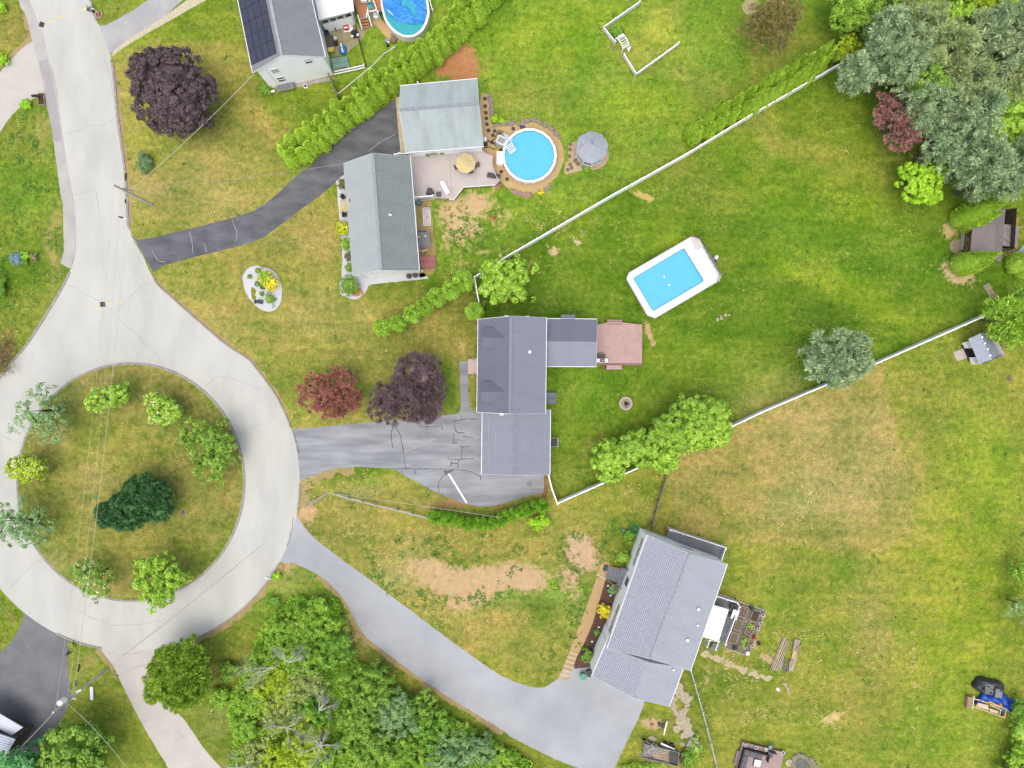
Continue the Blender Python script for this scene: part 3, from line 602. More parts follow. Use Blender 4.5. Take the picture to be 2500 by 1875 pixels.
# dirt verges (thin worn strips beside the hard edges)
def strip(pts, w, z, m, name='path', amp=.12, side=1):
    p = [Vector((q.x, q.y)) for q in PP(pts)]; rg = random.Random(len(pts)); a = []; b_ = []; pp = []
    for i in range(len(p)-1):
        k = max(1, int((p[i+1]-p[i]).length/.5))
        pp += [p[i]+(p[i+1]-p[i])*(q/k) for q in range(k)]
    for i in range(len(pp)):
        d = pp[min(i+1, len(pp)-1)]-pp[max(i-1, 0)]; n = Vector((-d.y, d.x)).normalized()*side
        a.append(tuple(pp[i])); b_.append(tuple(pp[i]+n*(w*(.55+.6*rg.random())+rg.gauss(0, amp))))
    mm = M(); n = len(a); mm.v = [(*q, z) for q in a]+[(*q, z) for q in b_]
    for i in range(n-1): mm.f.append((i, i+1, n+i+1, n+i) if side > 0 else (i+1, i, n+i, n+i+1))
    return tag(mm.build(name, m), kind='structure')
strip([p for p in r2 if 140 < p[1] < 566], .7, .003, DIRT, side=1); strip(arc(412, .5, 9.5, 8), 1.6, .003, DIRT, side=1); strip(arc(412, 29, 78, 30), .8, .003, DIRT, side=1)
strip([p for p in r2 if p[1] > 672]+arc(412, -37, -19, 10), .5, .003, DIRT, side=1)
strip(d4[1:8], .9, .005, DIRT, side=-1); strip(L(ZL,110,545,250,490,400,450,550,440), 1.0, .005, DIRT, side=-1)
strip(smooth(L(ZA,215,120,270,330,180,410,0,610), 3), .6, .005, DIRT, side=-1)
strip(smooth(L(ZN,700,140,850,270,950,410,1050,600,1200,730,1400,880,1600,1020,1850,1180,2191,1390), 3), .7, .005, DIRT, side=-1)
# tar-filled cracks and hairline cracks: each a ribbon lying on the paving
CRACK = mat('tar_crack', C(104,104,110), .6, .2, 3); HAIR = mat('hairline_crack', C(178,176,172), .9, .1, 3); HAIR2 = mat('pale_seam', C(190,190,194), .9, .1, 3)
def crack(name, pts, w, m, z=.020, seed=0, parent=None):
    p = [Vector((q.x, q.y)) for q in PP(pts)]; rg = random.Random(seed+len(pts)); pp = []
    for i in range(len(p)-1):
        k = max(1, int((p[i+1]-p[i]).length/.35))
        for q in range(k): pp.append(p[i]+(p[i+1]-p[i])*(q/k)+Vector((rg.gauss(0, .035), rg.gauss(0, .035))))
    pp.append(p[-1]); mm = M(); n = len(pp); A_ = []; B_ = []
    for i in range(n):
        d = pp[min(i+1, n-1)]-pp[max(i-1, 0)]; nn = Vector((-d.y, d.x)).normalized()*w*.5*rg.uniform(.6, 1.4)
        A_.append(pp[i]+nn); B_.append(pp[i]-nn)
    mm.v = [(a.x, a.y, z) for a in A_]+[(b_.x, b_.y, z) for b_ in B_]
    for i in range(n-1): mm.f.append((n+i, n+i+1, i+1, i))
    return tag(mm.build(name, m), kind='structure')
for q_ in [L(ZL,838,90,850,150,880,210,900,320,915,440), L(ZL,838,100,808,160,805,230,818,295), L(ZL,1028,70,1030,130,1110,132,1195,125,1200,150), L(ZL,1290,90,1300,160,1320,178,1370,178), L(ZL,1285,90,1380,75,1470,70), L(ZL,1350,205,1440,215),
           L(ZL,1285,185,1290,255), L(ZL,1270,258,1320,258), L(ZL,1325,285,1408,285), L(ZL,1360,285,1350,340,1345,380), L(ZL,1240,372,1260,388,1345,382,1440,378), L(ZL,1325,390,1318,455), L(ZL,1268,395,1265,440), L(ZL,1268,415,1320,415),
           L(ZL,820,455,915,455,1080,458,1320,462,1400,475,1490,510,1502,545), L(ZL,920,452,915,440,925,455), L(ZL,980,460,995,500), L(ZL,1245,475,1210,500,1170,560,1170,600,1180,640), L(ZL,1215,470,1250,490,1285,468), L(ZL,1340,40,1352,75), L(ZL,880,460,895,480)]:
    crack('crack', q_, .10, CRACK)
M_ = M().prism([tuple(p[:2]) for p in PP(L(ZL,1208,470,1292,468,1250,490,1222,505))], 0, .022, side=False); tag(M_.build('crack', CRACK), kind='structure')
for q_ in [L(ZB,545,870,640,910,720,965,790,990,850,1030), L(ZB,890,1070,960,1100,1010,1180,1080,1240,1150,1300,1240,1400,1340,1480,1338,1545), L(ZB,975,1110,1040,1060,1100,990,1140,940,1200,890,1270,860), L(ZA,540,1125,650,1105,760,1065,880,1055,970,1000),
           L(ZI,1735,285,1800,230,1880,205,1950,210,2050,260,2212,310), L(ZI,2010,690,2100,650,2212,600), L(ZM,50,260,150,170,240,80,330,10), L(ZI,0,700,90,740,165,775), L(ZM,1030,730,1200,600,1390,460,1560,320,1720,190,1900,40), L(ZM,600,400,700,470,900,540,1100,530,1300,490),
           L(ZM,830,750,930,765,1060,760,1130,740), L(ZM,960,930,1040,870,1130,850,1210,830), L(ZM,1360,1330,1400,1380,1470,1440), L(ZB,800,60,820,160,840,300,850,420), L(ZB,610,120,700,105,800,85), L(ZA,895,520,940,700,970,900,1000,1150), L(ZM,1100,1300,1180,1270)]:
    crack('crack', q_, .045, HAIR)
for q_ in [L(ZB,1600,430,1620,520,1630,620), L(ZB,1960,340,2000,440,1990,520), L(ZB,1720,530,1745,610), L(ZB,1280,590,1330,680,1400,690), L(ZL,900,330,1000,290,1090,250,1140,225), L(ZC,1170,1280,1250,1210,1330,1170,1400,1130)]:
    crack('crack', q_, .06, HAIR2)
for q_ in [L(ZB,1100,450,1150,540,1220,650,1290,760,1290,800,1330,850), L(ZL,60,195,75,250,95,340), L(ZL,50,840,40,920,20,1000,0,1050)]:
    crack('crack', q_, .08, CRACK)
# painted bay line on the middle drive
a_, b_ = PP(L(ZL,1250,495,1390,722)); d = (b_-a_).normalized(); n = Vector((-d.y, d.x, 0))*.12
tag(M().quad(*[tuple(q+Vector((0,0,.03))) for q in (a_-n, b_-n, b_+n, a_+n)]).build('painted_line', WHITE), kind='structure')
SPRAY = mat('faded_orange_marking', C(232,214,178), .9, .05, 3)
for x_, y_, w2, h2, rot in ((855,955,.9,.25,100),(915,1035,.8,.25,10),(1015,1030,.5,.45,0),(820,1055,.6,.3,20),(730,1060,.5,.2,30),(865,1095,.5,.2,60)):
    p = P(*ZB(x_, y_)); tag(M().box(p.x, p.y, .012, w2, h2, .012, rot).build('painted_mark', SPRAY), kind='structure')
for x_, y_, w2, h2, rot in ((720,80,1.0,.35,15),(400,190,1.4,.25,25),(520,140,2.0,.2,12)):
    p = P(*ZA(x_, y_)); tag(M().box(p.x, p.y, .012, w2, h2, .012, rot).build('painted_mark', SPRAY), kind='structure')
# gravel and soil beds
def bed(name, poly, z, m, rough=.03): return sheet(name, poly, z, m, rough=rough)
bed('gravel_bed', L(ZY,-20,150,10,160,75,190,100,330,118,600,160,625,400,610,560,590,740,585,860,620,960,680,1060,770,1130,880,1165,1000,1165,1120,1130,1240,1060,1370,960,1480,840,1570,690,1625,560,1625,420,1580,300,1500,230,1420)+[(1205,470),(1170,390),(1160,300)], .008, SAND)
bed('gravel_bed', L(ZY,1235,870,1310,870,1345,850,1400,850,1750,1000,1815,1000,1810,1110,1760,1200,1680,1255,1600,1270,1500,1260,1420,1280,1200,1335,1170,1300,1180,1200,1190,1165,1240,1140,1225,1060,1225,960), .008, paving('pinkish_gravel', C(210,186,150), C(200,172,138), fine=.14, big=.9))
bed('gravel_bed', L(ZF,1110,600,1310,600,1335,980,1355,1100,1365,1270,1365,1420,1340,1480,1180,1530,1150,1400), .008, paving('tan_gravel', C(196,170,116), C(178,150,98), fine=.2, big=.9))
WGRAV = paving('white_marble_chips', C(226,224,232), C(214,212,220), fine=.16, big=1.2)
bed('gravel_bed', smooth(L(ZF,290,320,205,390,205,480,225,750,250,1050,272,1330,250,1560), 3)+smooth(L(ZJ,575,230,565,340,620,400,720,422,800,370,830,310,870,280,1000,268,1300,240,1400,232), 3)+[(1030,660),(880,600),(860,420)], .008, WGRAV)
tag(M().prism([tuple(p[:2]) for p in PP(L(ZF,245,620,330,625,335,770,245,780))], .0, .03).build('path', mat('tan_step_slab', C(216,196,156), .8, .1, 2)), kind='structure')
bed('gravel_bed', L(ZAC,800,1000,950,960,950,1010,1230,960,1500,940,1560,880,1900,840,2030,780,1990,740,1800,760,1400,830,800,950), .006, paving('grey_gravel', C(196,186,176), C(176,164,150), fine=.2, big=1.0))
bed('gravel_bed', L(ZX,170,440,700,380,760,450,1030,420,1000,330,1140,560,1300,640,1400,700,1380,620,1200,430,1100,330,990,330,740,700,520,880,330,900,230,700), .006, paving('dusty_yard_gravel', C(190,176,150), C(156,150,110), fine=.3, big=.9))
bed('gravel_bed', L(ZX,960,330,1100,300,1240,460,1380,580,1390,660,1300,690,1160,560,1060,440), .010, SAND)
bed('mulch_bed', L(ZO,545,530,700,580,640,800,560,960,470,1200,440,1270,290,1290,270,1250,320,1140,420,900,500,680), .008, mat('dark_bark_mulch', C(112,82,72), .95, .3, 5, bump=.6))
# brick-paved front walk of the lower right house, stepping down near the drive
WALK = shingles('tan_pavers', C(212,178,132), C(170,136,98), .4, .2, .02, .35)
wk = L(ZO,520,368,600,408,545,540,440,900,372,1060,310,1175)
p = PP(wk); a_ = (PP(L(ZO,410,700))[0]-PP(L(ZO,520,370))[0]).normalized()
tag(M().prism([tuple(q[:2]) for q in p[:6]]+[tuple(q[:2]) for q in PP(L(ZO,240,1145,410,700))], 0, .06).build('path', WALK, uvax=((0,0,0), a_, (a_.y, -a_.x, 0))), kind='structure')
# ================================================================ BUILDINGS
def ray_plane(u, v, a, b, c):
    """where the sight line through a photo pixel meets the plane abc"""
    a, b, c = Vector(a), Vector(b), Vector(c); n = (b-a).cross(c-a)
    o = Vector((0,0,H)); d = P(u, v, 0)-o
    return o+d*((a-o).dot(n)/d.dot(n))
def lerp(a, b, t): return Vector(a)+(Vector(b)-Vector(a))*t
def window(parent, a, b, t, z, w, h, out, dark=True, mull=True, name='window'):
    """frame standing proud of the wall from a to b, pane as its sub-part"""
    a, b = Vector((a[0],a[1],0)), Vector((b[0],b[1],0)); A = (b-a).normalized(); o = Vector((out[0],out[1],0)).normalized()
    c = lerp(a, b, t)+Vector((0,0,z)); Z = Vector((0,0,1)); m = M(); fr = .07
    m.obox(c, A, Z, o, -w/2-fr, w/2+fr, h/2, h/2+fr, -.05, .06).obox(c, A, Z, o, -w/2-fr, w/2+fr, -h/2-fr, -h/2, -.05, .09)
    m.obox(c, A, Z, o, -w/2-fr, -w/2, -h/2, h/2, -.05, .06).obox(c, A, Z, o, w/2, w/2+fr, -h/2, h/2, -.05, .06)
    if mull: m.obox(c, A, Z, o, -w/2, w/2, -.03, .03, -.04, .05)
    f = m.build(name, WHITE, parent, world=True)
    l = parent.location
    me = M().obox(c, A, Z, o, -w/2, w/2, -h/2, h/2, -.04, .025); me.v = [(x-l.x, y-l.y, q-l.z) for x, y, q in me.v]
    me.build('pane', GLASS if dark else LTGLASS, f); return f
def gable(name, label, corners, ridge, ze, zr, mats, oh=.35, wallm=None, th=.14, cat='house', zw=0, group=None, ov=None, cap=None):
    """corners: px A0,A1 (one eave), B0,B1 (other eave), 0/1 = gable ends; ridge px r0,r1"""
    A0, A1, B0, B1 = [P(*q, ze) for q in corners]; r0, r1 = [P(*q, zr) for q in ridge]
    cen = (A0+A1+B0+B1)/4; t = link(bpy.data.objects.new(name, None)); t.location = (cen.x, cen.y, zw); tag(t, label, cat, group)
    e = (A1-A0).normalized()
    for i, (e0, e1, mt) in enumerate(((A0, A1, mats[0]), (B0, B1, mats[1]))):
        pts = [e0, e1, r1, r0] if not (ov and ov.get(i)) else [ray_plane(*q, e0, e1, (r0+r1)/2) for q in ov[i]]+[r1, r0]
        up = ((r0+r1)/2-(e0+e1)/2); up = (up-e*up.dot(e)).normalized()
        M().slab(pts, th).build('roof', mt, t, world=True, uvax=(e0, e, up))
    # walls: two long sides and two gable ends, tucked under the roof
    def inn(c_, other, end):   # corner of the wall below an eave corner
        side = (other-c_); side.z = 0; ln = side.length
        p = c_+side*(oh/ln)+e*(oh if end == 0 else -oh); return Vector((p.x, p.y, 0))
    a0, a1, b0, b1 = inn(A0, B0, 0), inn(A1, B1, 1), inn(B0, A0, 0), inn(B1, A1, 1)
    def rz(p): # underside of roof over a point
        d1 = (Vector((r1.x,r1.y,0))-Vector((r0.x,r0.y,0))).normalized(); q = Vector((p.x-r0.x, p.y-r0.y, 0))
        dist = abs(q.x*d1.y-q.y*d1.x); q2 = Vector((A0.x-r0.x, A0.y-r0.y, 0)); q3 = Vector((B0.x-r0.x, B0.y-r0.y, 0))
        side = (q.x*d1.y-q.y*d1.x); sa = (q2.x*d1.y-q2.y*d1.x)
        full = abs(sa) if side*sa > 0 else abs(q3.x*d1.y-q3.y*d1.x)
        return zr-(zr-ze)*dist/max(full, .01)-th*1.25
    m = M(); Z = lambda p, z: (p.x, p.y, z)
    for x, y in ((a0, a1), (b0, b1)): m.quad(Z(x, zw), Z(y, zw), Z(y, rz(y)), Z(x, rz(x)))
    for x, y, r in ((a0, b0, r0), (a1, b1, r1)):
        # foot of the ridge on the gable wall line
        rr_ = Vector((r.x, r.y, 0)); d = (y-x).normalized(); ft = x+d*(rr_-x).dot(d)
        m.quad(Z(x, zw), Z(y, zw), Z(y, rz(y)), Z(ft, zr-th*1.3), Z(x, rz(x)))
    m.build('wall', wallm or SIDING, t, world=True)
    # trim: fascia or gutter along both eaves, barge boards up the gables
    g = M()
    for x, y in ((A0, A1), (B0, B1)):
        if not (ov and ov.get(0 if x is A0 else 1)): g.beam(x-Vector((0,0,.06)), y-Vector((0,0,.06)), .13, .13)
    for x, y, r in ((A0, B0, r0), (A1, B1, r1)): g.beam(x-Vector((0,0,.1)), r-Vector((0,0,.1)), .05, .16).beam(r-Vector((0,0,.1)), y-Vector((0,0,.1)), .05, .16)
    g.build('fascia', WHITE, t, world=True)
    if cap: M().beam(r0+Vector((0,0,.0)), r1+Vector((0,0,.0)), .34, .07).build('ridge_cap', cap, t, world=True)
    t_ = dict(A0=A0, A1=A1, B0=B0, B1=B1, r0=r0, r1=r1, a0=a0, a1=a1, b0=b0, b1=b1, e=e)
    return t, t_
def vent(parent, u, v, pl, r=.13, h=.3, m=WHITE, name='roof_vent'):
    p = ray_plane(u, v, *pl); mm = M().cyl(p.x, p.y, p.z-.15, p.z+h, r*.7, 10).cyl(p.x, p.y, p.z+h, p.z+h+.06, r, 10)
    return mm.build(name, m, parent, world=True)
def stain(c, k): return tuple(x*k for x in c)
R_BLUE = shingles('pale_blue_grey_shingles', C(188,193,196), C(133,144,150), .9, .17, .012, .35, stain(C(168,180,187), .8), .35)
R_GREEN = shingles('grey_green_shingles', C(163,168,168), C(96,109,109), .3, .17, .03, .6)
R_GAR = shingles('weathered_garage_shingles', C(189,198,200), C(132,141,143), .6, .17, .01, .25, C(119,125,123), .55)
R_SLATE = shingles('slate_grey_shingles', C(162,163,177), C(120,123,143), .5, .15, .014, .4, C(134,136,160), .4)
R_SLATE_SHADE = shingles('slate_grey_shingles_shaded', C(136,137,152), C(95,97,117), .5, .15, .014, .4, C(107,109,129), .4)  # same slate, darkened: shade of the less lit slopes put into the colour
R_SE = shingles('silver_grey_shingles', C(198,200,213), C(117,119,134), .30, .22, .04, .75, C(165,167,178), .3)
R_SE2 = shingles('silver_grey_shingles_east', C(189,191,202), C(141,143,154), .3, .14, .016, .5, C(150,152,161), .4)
R_N = shingles('charcoal_grey_shingles', C(156,157,163), C(99,100,108), .3, .2, .02, .5, C(123,123,130), .35)
SNOWG = mat('snow_guard_grey', C(196,196,204), .5, .1, 3)
CAP = mat('ridge_cap', C(150,150,166), .9, .12, 4)
# ---- house left of the beige deck
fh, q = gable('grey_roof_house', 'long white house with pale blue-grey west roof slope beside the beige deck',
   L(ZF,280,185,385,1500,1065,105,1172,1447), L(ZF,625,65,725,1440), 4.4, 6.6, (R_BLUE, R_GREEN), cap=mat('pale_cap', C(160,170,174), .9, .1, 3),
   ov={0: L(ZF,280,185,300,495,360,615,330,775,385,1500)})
vent(fh, *ZF(828,795), (q['B0'], q['B1'], q['r0'])); vent(fh, *ZF(845,800), (q['B0'], q['B1'], q['r0']), .09)
for t_, w2, z, h2 in ((.2,.55,3.5,.8),(.38,.55,3.5,.8),(.68,.55,3.6,.8),(.86,.55,3.6,.8)):
    window(fh, q['a1'], q['b1'], t_, z, w2, h2, q['e'])
for t_ in (.15,.35,.7,.88): window(fh, q['a0'], q['a1'], t_, 2.9, 1.0, 1.1, (-1,0,0)); window(fh, q['b0'], q['b1'], t_, 2.9, 1.0, 1.1, (1,0,0))
M().beam(q['a1']+Vector((.5,-.1,.1)), q['a1']+Vector((.5,-.1,4)), .08, .08).build('downpipe', WHITE, fh, world=True)
# ---- garage north of the deck
fg, q2 = gable('garage', 'pale weathered shingle garage with dark streaks between hedge and round pool',
   [ZG(275,140), ZG(945,78), ZG(322,722), ZG(1000,668)], [ZG(268,352), ZG(960,296)], 3.6, 4.9, (R_GAR, R_GAR), oh=.25, cat='garage', cap=CAP and mat('garage_cap', C(158,166,170), .9, .1, 3))
for t_ in (.25,.75):
    a_, b_ = q2['a0'], q2['b0']; d = (b_-a_).normalized(); c_ = lerp(a_, b_, t_)
    M().obox(c_, d, (0,0,1), (d.y,-d.x,0) if d.y < 0 else (-d.y,d.x,0), -1.2, 1.2, .05, 2.3, -.02, .05).build('garage_door', WHITE, fg, world=True)
window(fg, q2['a1'], q2['b1'], .5, 2.1, .8, .9, (1,0,0)); vent(fg, *ZG(430,118), (q2['A0'], q2['A1'], q2['r0']), .1)
# ---- centre house: main block, garage wing, rear addition with pink deck
ch, q3 = gable('dormer_house', 'slate-roofed house with two small dormers in the middle of the photo',
   L(ZK,345,155,333,1053,1005,140,993,1068), L(ZK,660,124,650,1068), 5.0, 8.2, (R_SLATE_SHADE, R_SLATE), oh=.35, cap=CAP)
Zk = (q3['A0'], q3['A1'], q3['r0'])
for yc, x0, x1 in ((340,396,612),(855,388,600)):
    fr = [ray_plane(*ZK(x0+8, yc+s_*98), *Zk) for s_ in (-1, 1)]; rz_ = ray_plane(*ZK(x1, yc), *Zk)   # where the dormer ridge dies into the roof
    zt = rz_.z; zb = zt-1.15
    f0, f1 = fr; w2 = (f1-f0); w2.z = 0; ln = w2.length
    c_ = (f0+f1)/2; apex = Vector((c_.x, c_.y, zt)); e0 = Vector((f0.x, f0.y, zb)); e1 = Vector((f1.x, f1.y, zb))
    # where the dormer eaves run back to meet the main slope
    k = (zb-q3['A0'].z)/(q3['r0'].z-q3['A0'].z); wx = q3['A0'].x+(q3['r0'].x-q3['A0'].x)*k
    g0, g1 = Vector((wx, e0.y, zb)), Vector((wx, e1.y, zb))
    fo = Vector((-.18, 0, 0))
    for sd_, (ee, gg) in enumerate(((e0, g0), (e1, g1))):
        up = (apex-ee).normalized(); M().slab([ee+fo, gg, rz_, apex+fo], .08).build('dormer_roof', R_SLATE_SHADE, ch, world=True, uvax=(ee, (1,0,0), up))
    zlow = f0.z-.1; m = M()
    m.quad((e0.x+.1,e0.y-.2,zlow), (e1.x+.1,e1.y+.2,zlow), (e1.x+.1,e1.y+.2,zb), (apex.x+.1,apex.y,zt-.15), (e0.x+.1,e0.y-.2,zb))
    for ee, gg, s_ in ((e0, g0, -.2), (e1, g1, .2)): m.quad((ee.x+.1,ee.y+s_,zlow), (gg.x,gg.y+s_,zb-.05), (ee.x+.1,ee.y+s_,zb-.05))
    m.build('dormer_wall', SIDING, ch, world=True)
    window(ch, (e0.x+.1, e0.y), (e1.x+.1, e1.y), .5, (zlow+zb)/2+.15, .8, .9, (-1,0,0))
vent(ch, *ZK(843,472), (q3['B0'], q3['B1'], q3['r0']), .2, .25)
for x_, y_ in ((618,125),(820,130)):
    p = P(*ZK(x_, y_), 5.0); M().box(p.x, p.y, 5.0, .55, .16, .3).build('gable_vent', WHITE, ch, world=True)
for t_ in (.2,.45,.62,.85): window(ch, q3['a0'], q3['a1'], t_, 2.6, 1.0, 1.3, (-1,0,0)); window(ch, q3['b0'], q3['b1'], t_, 2.8, 1.0, 1.2, (1,0,0))
for t_ in (.3,.7): window(ch, q3['a0'], q3['b0'], t_, 2.8, 1.0, 1.2, (0,1,0))
gw, q4 = gable('garage_wing', 'slate-roofed garage wing with snow guards, joined to the dormer house',
   L(ZK,385,1050,378,1650,1042,1030,1036,1655), [ZK(705,1040), (1254.5,1160.5)], 3.3, 5.1, (R_SLATE, R_SLATE), oh=.3, cat='garage', cap=CAP)
for t_ in (.27,.72):
    a_, b_ = q4['a0'], q4['a1']; d = (b_-a_).normalized(); M().obox(lerp(a_, b_, t_), d, (0,0,1), (-1,0,0), -1.35, 1.35, .05, 2.3, -.03, .05).build('garage_door', WHITE, gw, world=True)
for (x_, y0, y1), side in (((447,1110,1305),0),((512,1245,1440),0),((442,1385,1580),0),((990,1260,1455),1)):
    pl = (q4['A0'], q4['A1'], q4['r0']) if side == 0 else (q4['B0'], q4['B1'], q4['r0'])
    m = M(); k = 13
    for i in range(k):
        p = ray_plane(*ZK(x_, y0+(y1-y0)*i/(k-1)), *pl); m.box(p.x, p.y, p.z+.04, .045, .16 if x_ != 512 else .2, .08)
    m.build('snow_guard', SNOWG, gw, world=True)
p = ray_plane(*ZK(572,1072), q4['A0'], q4['A1'], q4['r0']); M().box(p.x, p.y, p.z+.15, .5, .22, .4).build('vent_hood', WHITE, gw, world=True)
aw, q5 = gable('rear_addition', 'low slate-roofed rear addition between the dormer house and pink deck',
   [ZK(1000,150), ZK(1492,155), ZK(1000,610), ZK(1485,612)], [ZK(1000,369), ZK(1489,371)], 3.1, 4.3, (R_SLATE_SHADE, R_SLATE), oh=.2, cat='extension')
a_, b_, c_ = q5['A0'], q5['A1'], q5['r0']
bp = [ray_plane(*s_, a_, b_, c_) for s_ in L(ZK,1145,110,1280,112,1280,165,1145,165)]
M().slab([x+Vector((0,0,.02)) for x in bp], .12).build('bay_roof', R_SLATE_SHADE, aw, world=True, uvax=(a_, (1,0,0), (c_-a_).normalized()))
x0, x1, y0, y1 = bp[0].x+.2, bp[1].x-.2, bp[0].y-.2, bp[2].y-.1
M().box((x0+x1)/2, (y0+y1)/2, 1.4, x1-x0, y0-y1, 2.8).build('bay', SIDING, aw, world=True)
for t_ in (.2,.8): window(aw, q5['b0'], q5['b1'], t_, 2.0, 1.2, 1.1, (0,-1,0))
# ---- lower right house, turned; with its lower garage wing
Wx, Nx = (1580.4,1306.3), (1775.7,1377.2)
sh, q6 = gable('white_wall_house', 'white-walled house with silver-grey shingles, turned, at the lower right',
   [ZO(900,160), ZO(560,1115), ZO(1575,405), ZO(1265,1305)], [ZO(1262,322), ZO(925,1205)], 5.6, 7.3, (R_SE, R_SE2), oh=.15, cap=mat('silver_cap', C(172,174,186), .9, .1, 3))
ww = (q6['b0']-q6['a0']).normalized(); outw = -ww
for t_, w2 in ((.09,1.0),(.17,1.3),(.26,1.0),(.70,1.0),(.79,1.5),(.88,1.0)): window(sh, q6['a0'], q6['a1'], t_, 3.5, w2, 1.25, outw)
window(sh, q6['a0'], q6['a1'], .455, 3.2, 1.0, 2.0, outw, mull=False, name='door')
window(sh, q6['a0'], q6['b0'], .55, 3.4, 1.6, 1.9, -q6['e'], dark=True)
for t_ in (.2,.8): window(sh, q6['a0'], q6['b0'], t_, 3.5, .9, 1.2, -q6['e'], dark=False)
for t_ in (.12,.3,.75,.9): window(sh, q6['b0'], q6['b1'], t_, 3.5, 1.1, 1.2, ww)
pb = (q6['B0'], q6['B1'], q6['r0'])
for x_, y_, r_ in ((1327,783,.2),(1320,918,.12),(1235,1043,.2)): vent(sh, *ZO(x_, y_), pb, r_, .25)
M().beam(q6['a1']+Vector((-.1,.2,.1)), q6['a1']+Vector((-.1,.2,4.9)), .1, .1).build('downpipe', WHITE, sh, world=True)
gg_, q7 = gable('garage_wing', 'lower silver-grey garage wing at the south end of the turned house',
   [ZO(583,1000), ZO(430,1350), ZO(1215,1255), ZO(1086,1606)], [ZO(905,1165), ZO(795,1540)], 4.9, 6.3, (R_SE, R_SE2), oh=.15, cat='garage', cap=None)
vent(gg_, *ZO(1118,1292), (q7['B0'], q7['B1'], q7['r0']), .13, .25)
for t_ in (.28,.72):
    a_, b_ = q7['a1'], q7['b1']; d = (b_-a_).normalized(); M().obox(lerp(a_, b_, t_), d, (0,0,1), q7['e'], -1.3, 1.3, .05, 2.4, -.02, .06).build('garage_door', WHITE, gg_, world=True)
# ---- white house at the top with solar panels
nh, q8 = gable('solar_house', 'white gable-ended house at the top with dark solar panels on its west roof',
   [ZC(195,612), ZC(20,-250), ZC(810,480), ZC(640,-235)], [ZC(440,462), ZC(272,-350)], 5.9, 7.9, (R_N, R_N), oh=.4, cap=mat('n_cap', C(180,180,188), .9, .1, 3))
A0, A1, r0, r1 = q8['A0'], q8['A1'], q8['r0'], q8['r1']; e = q8['e']; up = (r0-A0); up = (up-e*up.dot(e)).normalized(); nn = e.cross(up)
if nn.z < 0: nn = -nn
SOLAR = mat('solar_glass', C(66,66,84), .25, .08, 1.2, spec=.6); SFR = mat('panel_frame', (.02,.02,.025), .4, .1, 3)
sl_ = (r0-A0).dot(up); pw, ph_ = 1.66, (sl_-.9)/4
for i in range(8):
    for j in range(4):
        a0_, b0_ = .85+i*(pw+.06), .15+j*(ph_+.03)
        f_ = M().obox(A0, e, up, nn, a0_, a0_+pw, b0_, b0_+ph_, .04, .085).build('solar_panel', SFR, nh, world=True)
        mm = M().obox(A0, e, up, nn, a0_+.02, a0_+pw-.02, b0_+.02, b0_+ph_-.02, .085, .092)
        mm.v = [(x-nh.location.x, y-nh.location.y, z-nh.location.z) for x, y, z in mm.v]; mm.build('glass', SOLAR, f_)
for t_ in (.08,.2,.32): window(nh, q8['a0'], q8['a1'], t_, 4.3, 1.0, 1.2, (-1,0,0))
W0, W1 = q8['a0'], q8['b0']; oo = -e
for t_, z, w2, h2, dk in ((.24,4.3,.8,1.1,False),(.77,4.7,.8,.5,True),(.77,5.3,.8,.4,False),(.235,2.2,.85,.5,True),(.235,1.55,.85,.5,True)):
    window(nh, W0, W1, t_, z, w2, h2, oo, dk, mull=False)
M().obox(lerp(W0, W1, .22), (W1-W0).normalized(), (0,0,1), oo, -1.0, 1.3, .45, .55, 0, .9).build('basement_hatch', mat('hatch_grey', C(140,140,142), .6, .1, 3), nh, world=True)
M().obox(lerp(W0, W1, .13), (W1-W0).normalized(), (0,0,1), oo, -.06, .06, .2, 5.5, 0, .1).build('downpipe', VINYL, nh, world=True)
# its flat white rear room with a row of windows
t = T('rear_room', 'flat white-roofed rear room with a strip of windows beside the orange deck', 'extension', *ZC(900,60), group=None)
rp = [P(*s_, 3.6) for s_ in L(ZC,715,-60,1030,-110,1052,92,755,170)]
M().slab([r_ for r_ in rp], .15).build('roof', mat('white_membrane', (.54,.54,.54), .6, .03, .8), t, world=True)
b3, b2 = P(*ZC(790,212), 2.6), P(*ZC(1048,150), 2.6); d = (b2-b3).normalized(); o_ = Vector((d.y, -d.x, 0))
w0, w1 = P(*ZC(800,235), 1.2), P(*ZC(1055,165), 1.2); w0.z = w1.z = 0; ln = (w1-w0).length; d = (w1-w0).normalized()
M().obox(w0, d, (0,0,1), o_, 0, ln, 0, 2.1, -.2, 0).obox(w0, d, (0,0,1), o_, 0, ln, 3.1, 3.4, -.2, 0).obox(w1, (-o_), (0,0,1), d, 0, 4.5, 0, 3.4, -.2, 0).build('wall', SIDING, t, world=True)
for i in range(4):
    window(t, w0, w1, (i+.5)/4, 2.6, ln/4-.25, .8, o_, True, False)
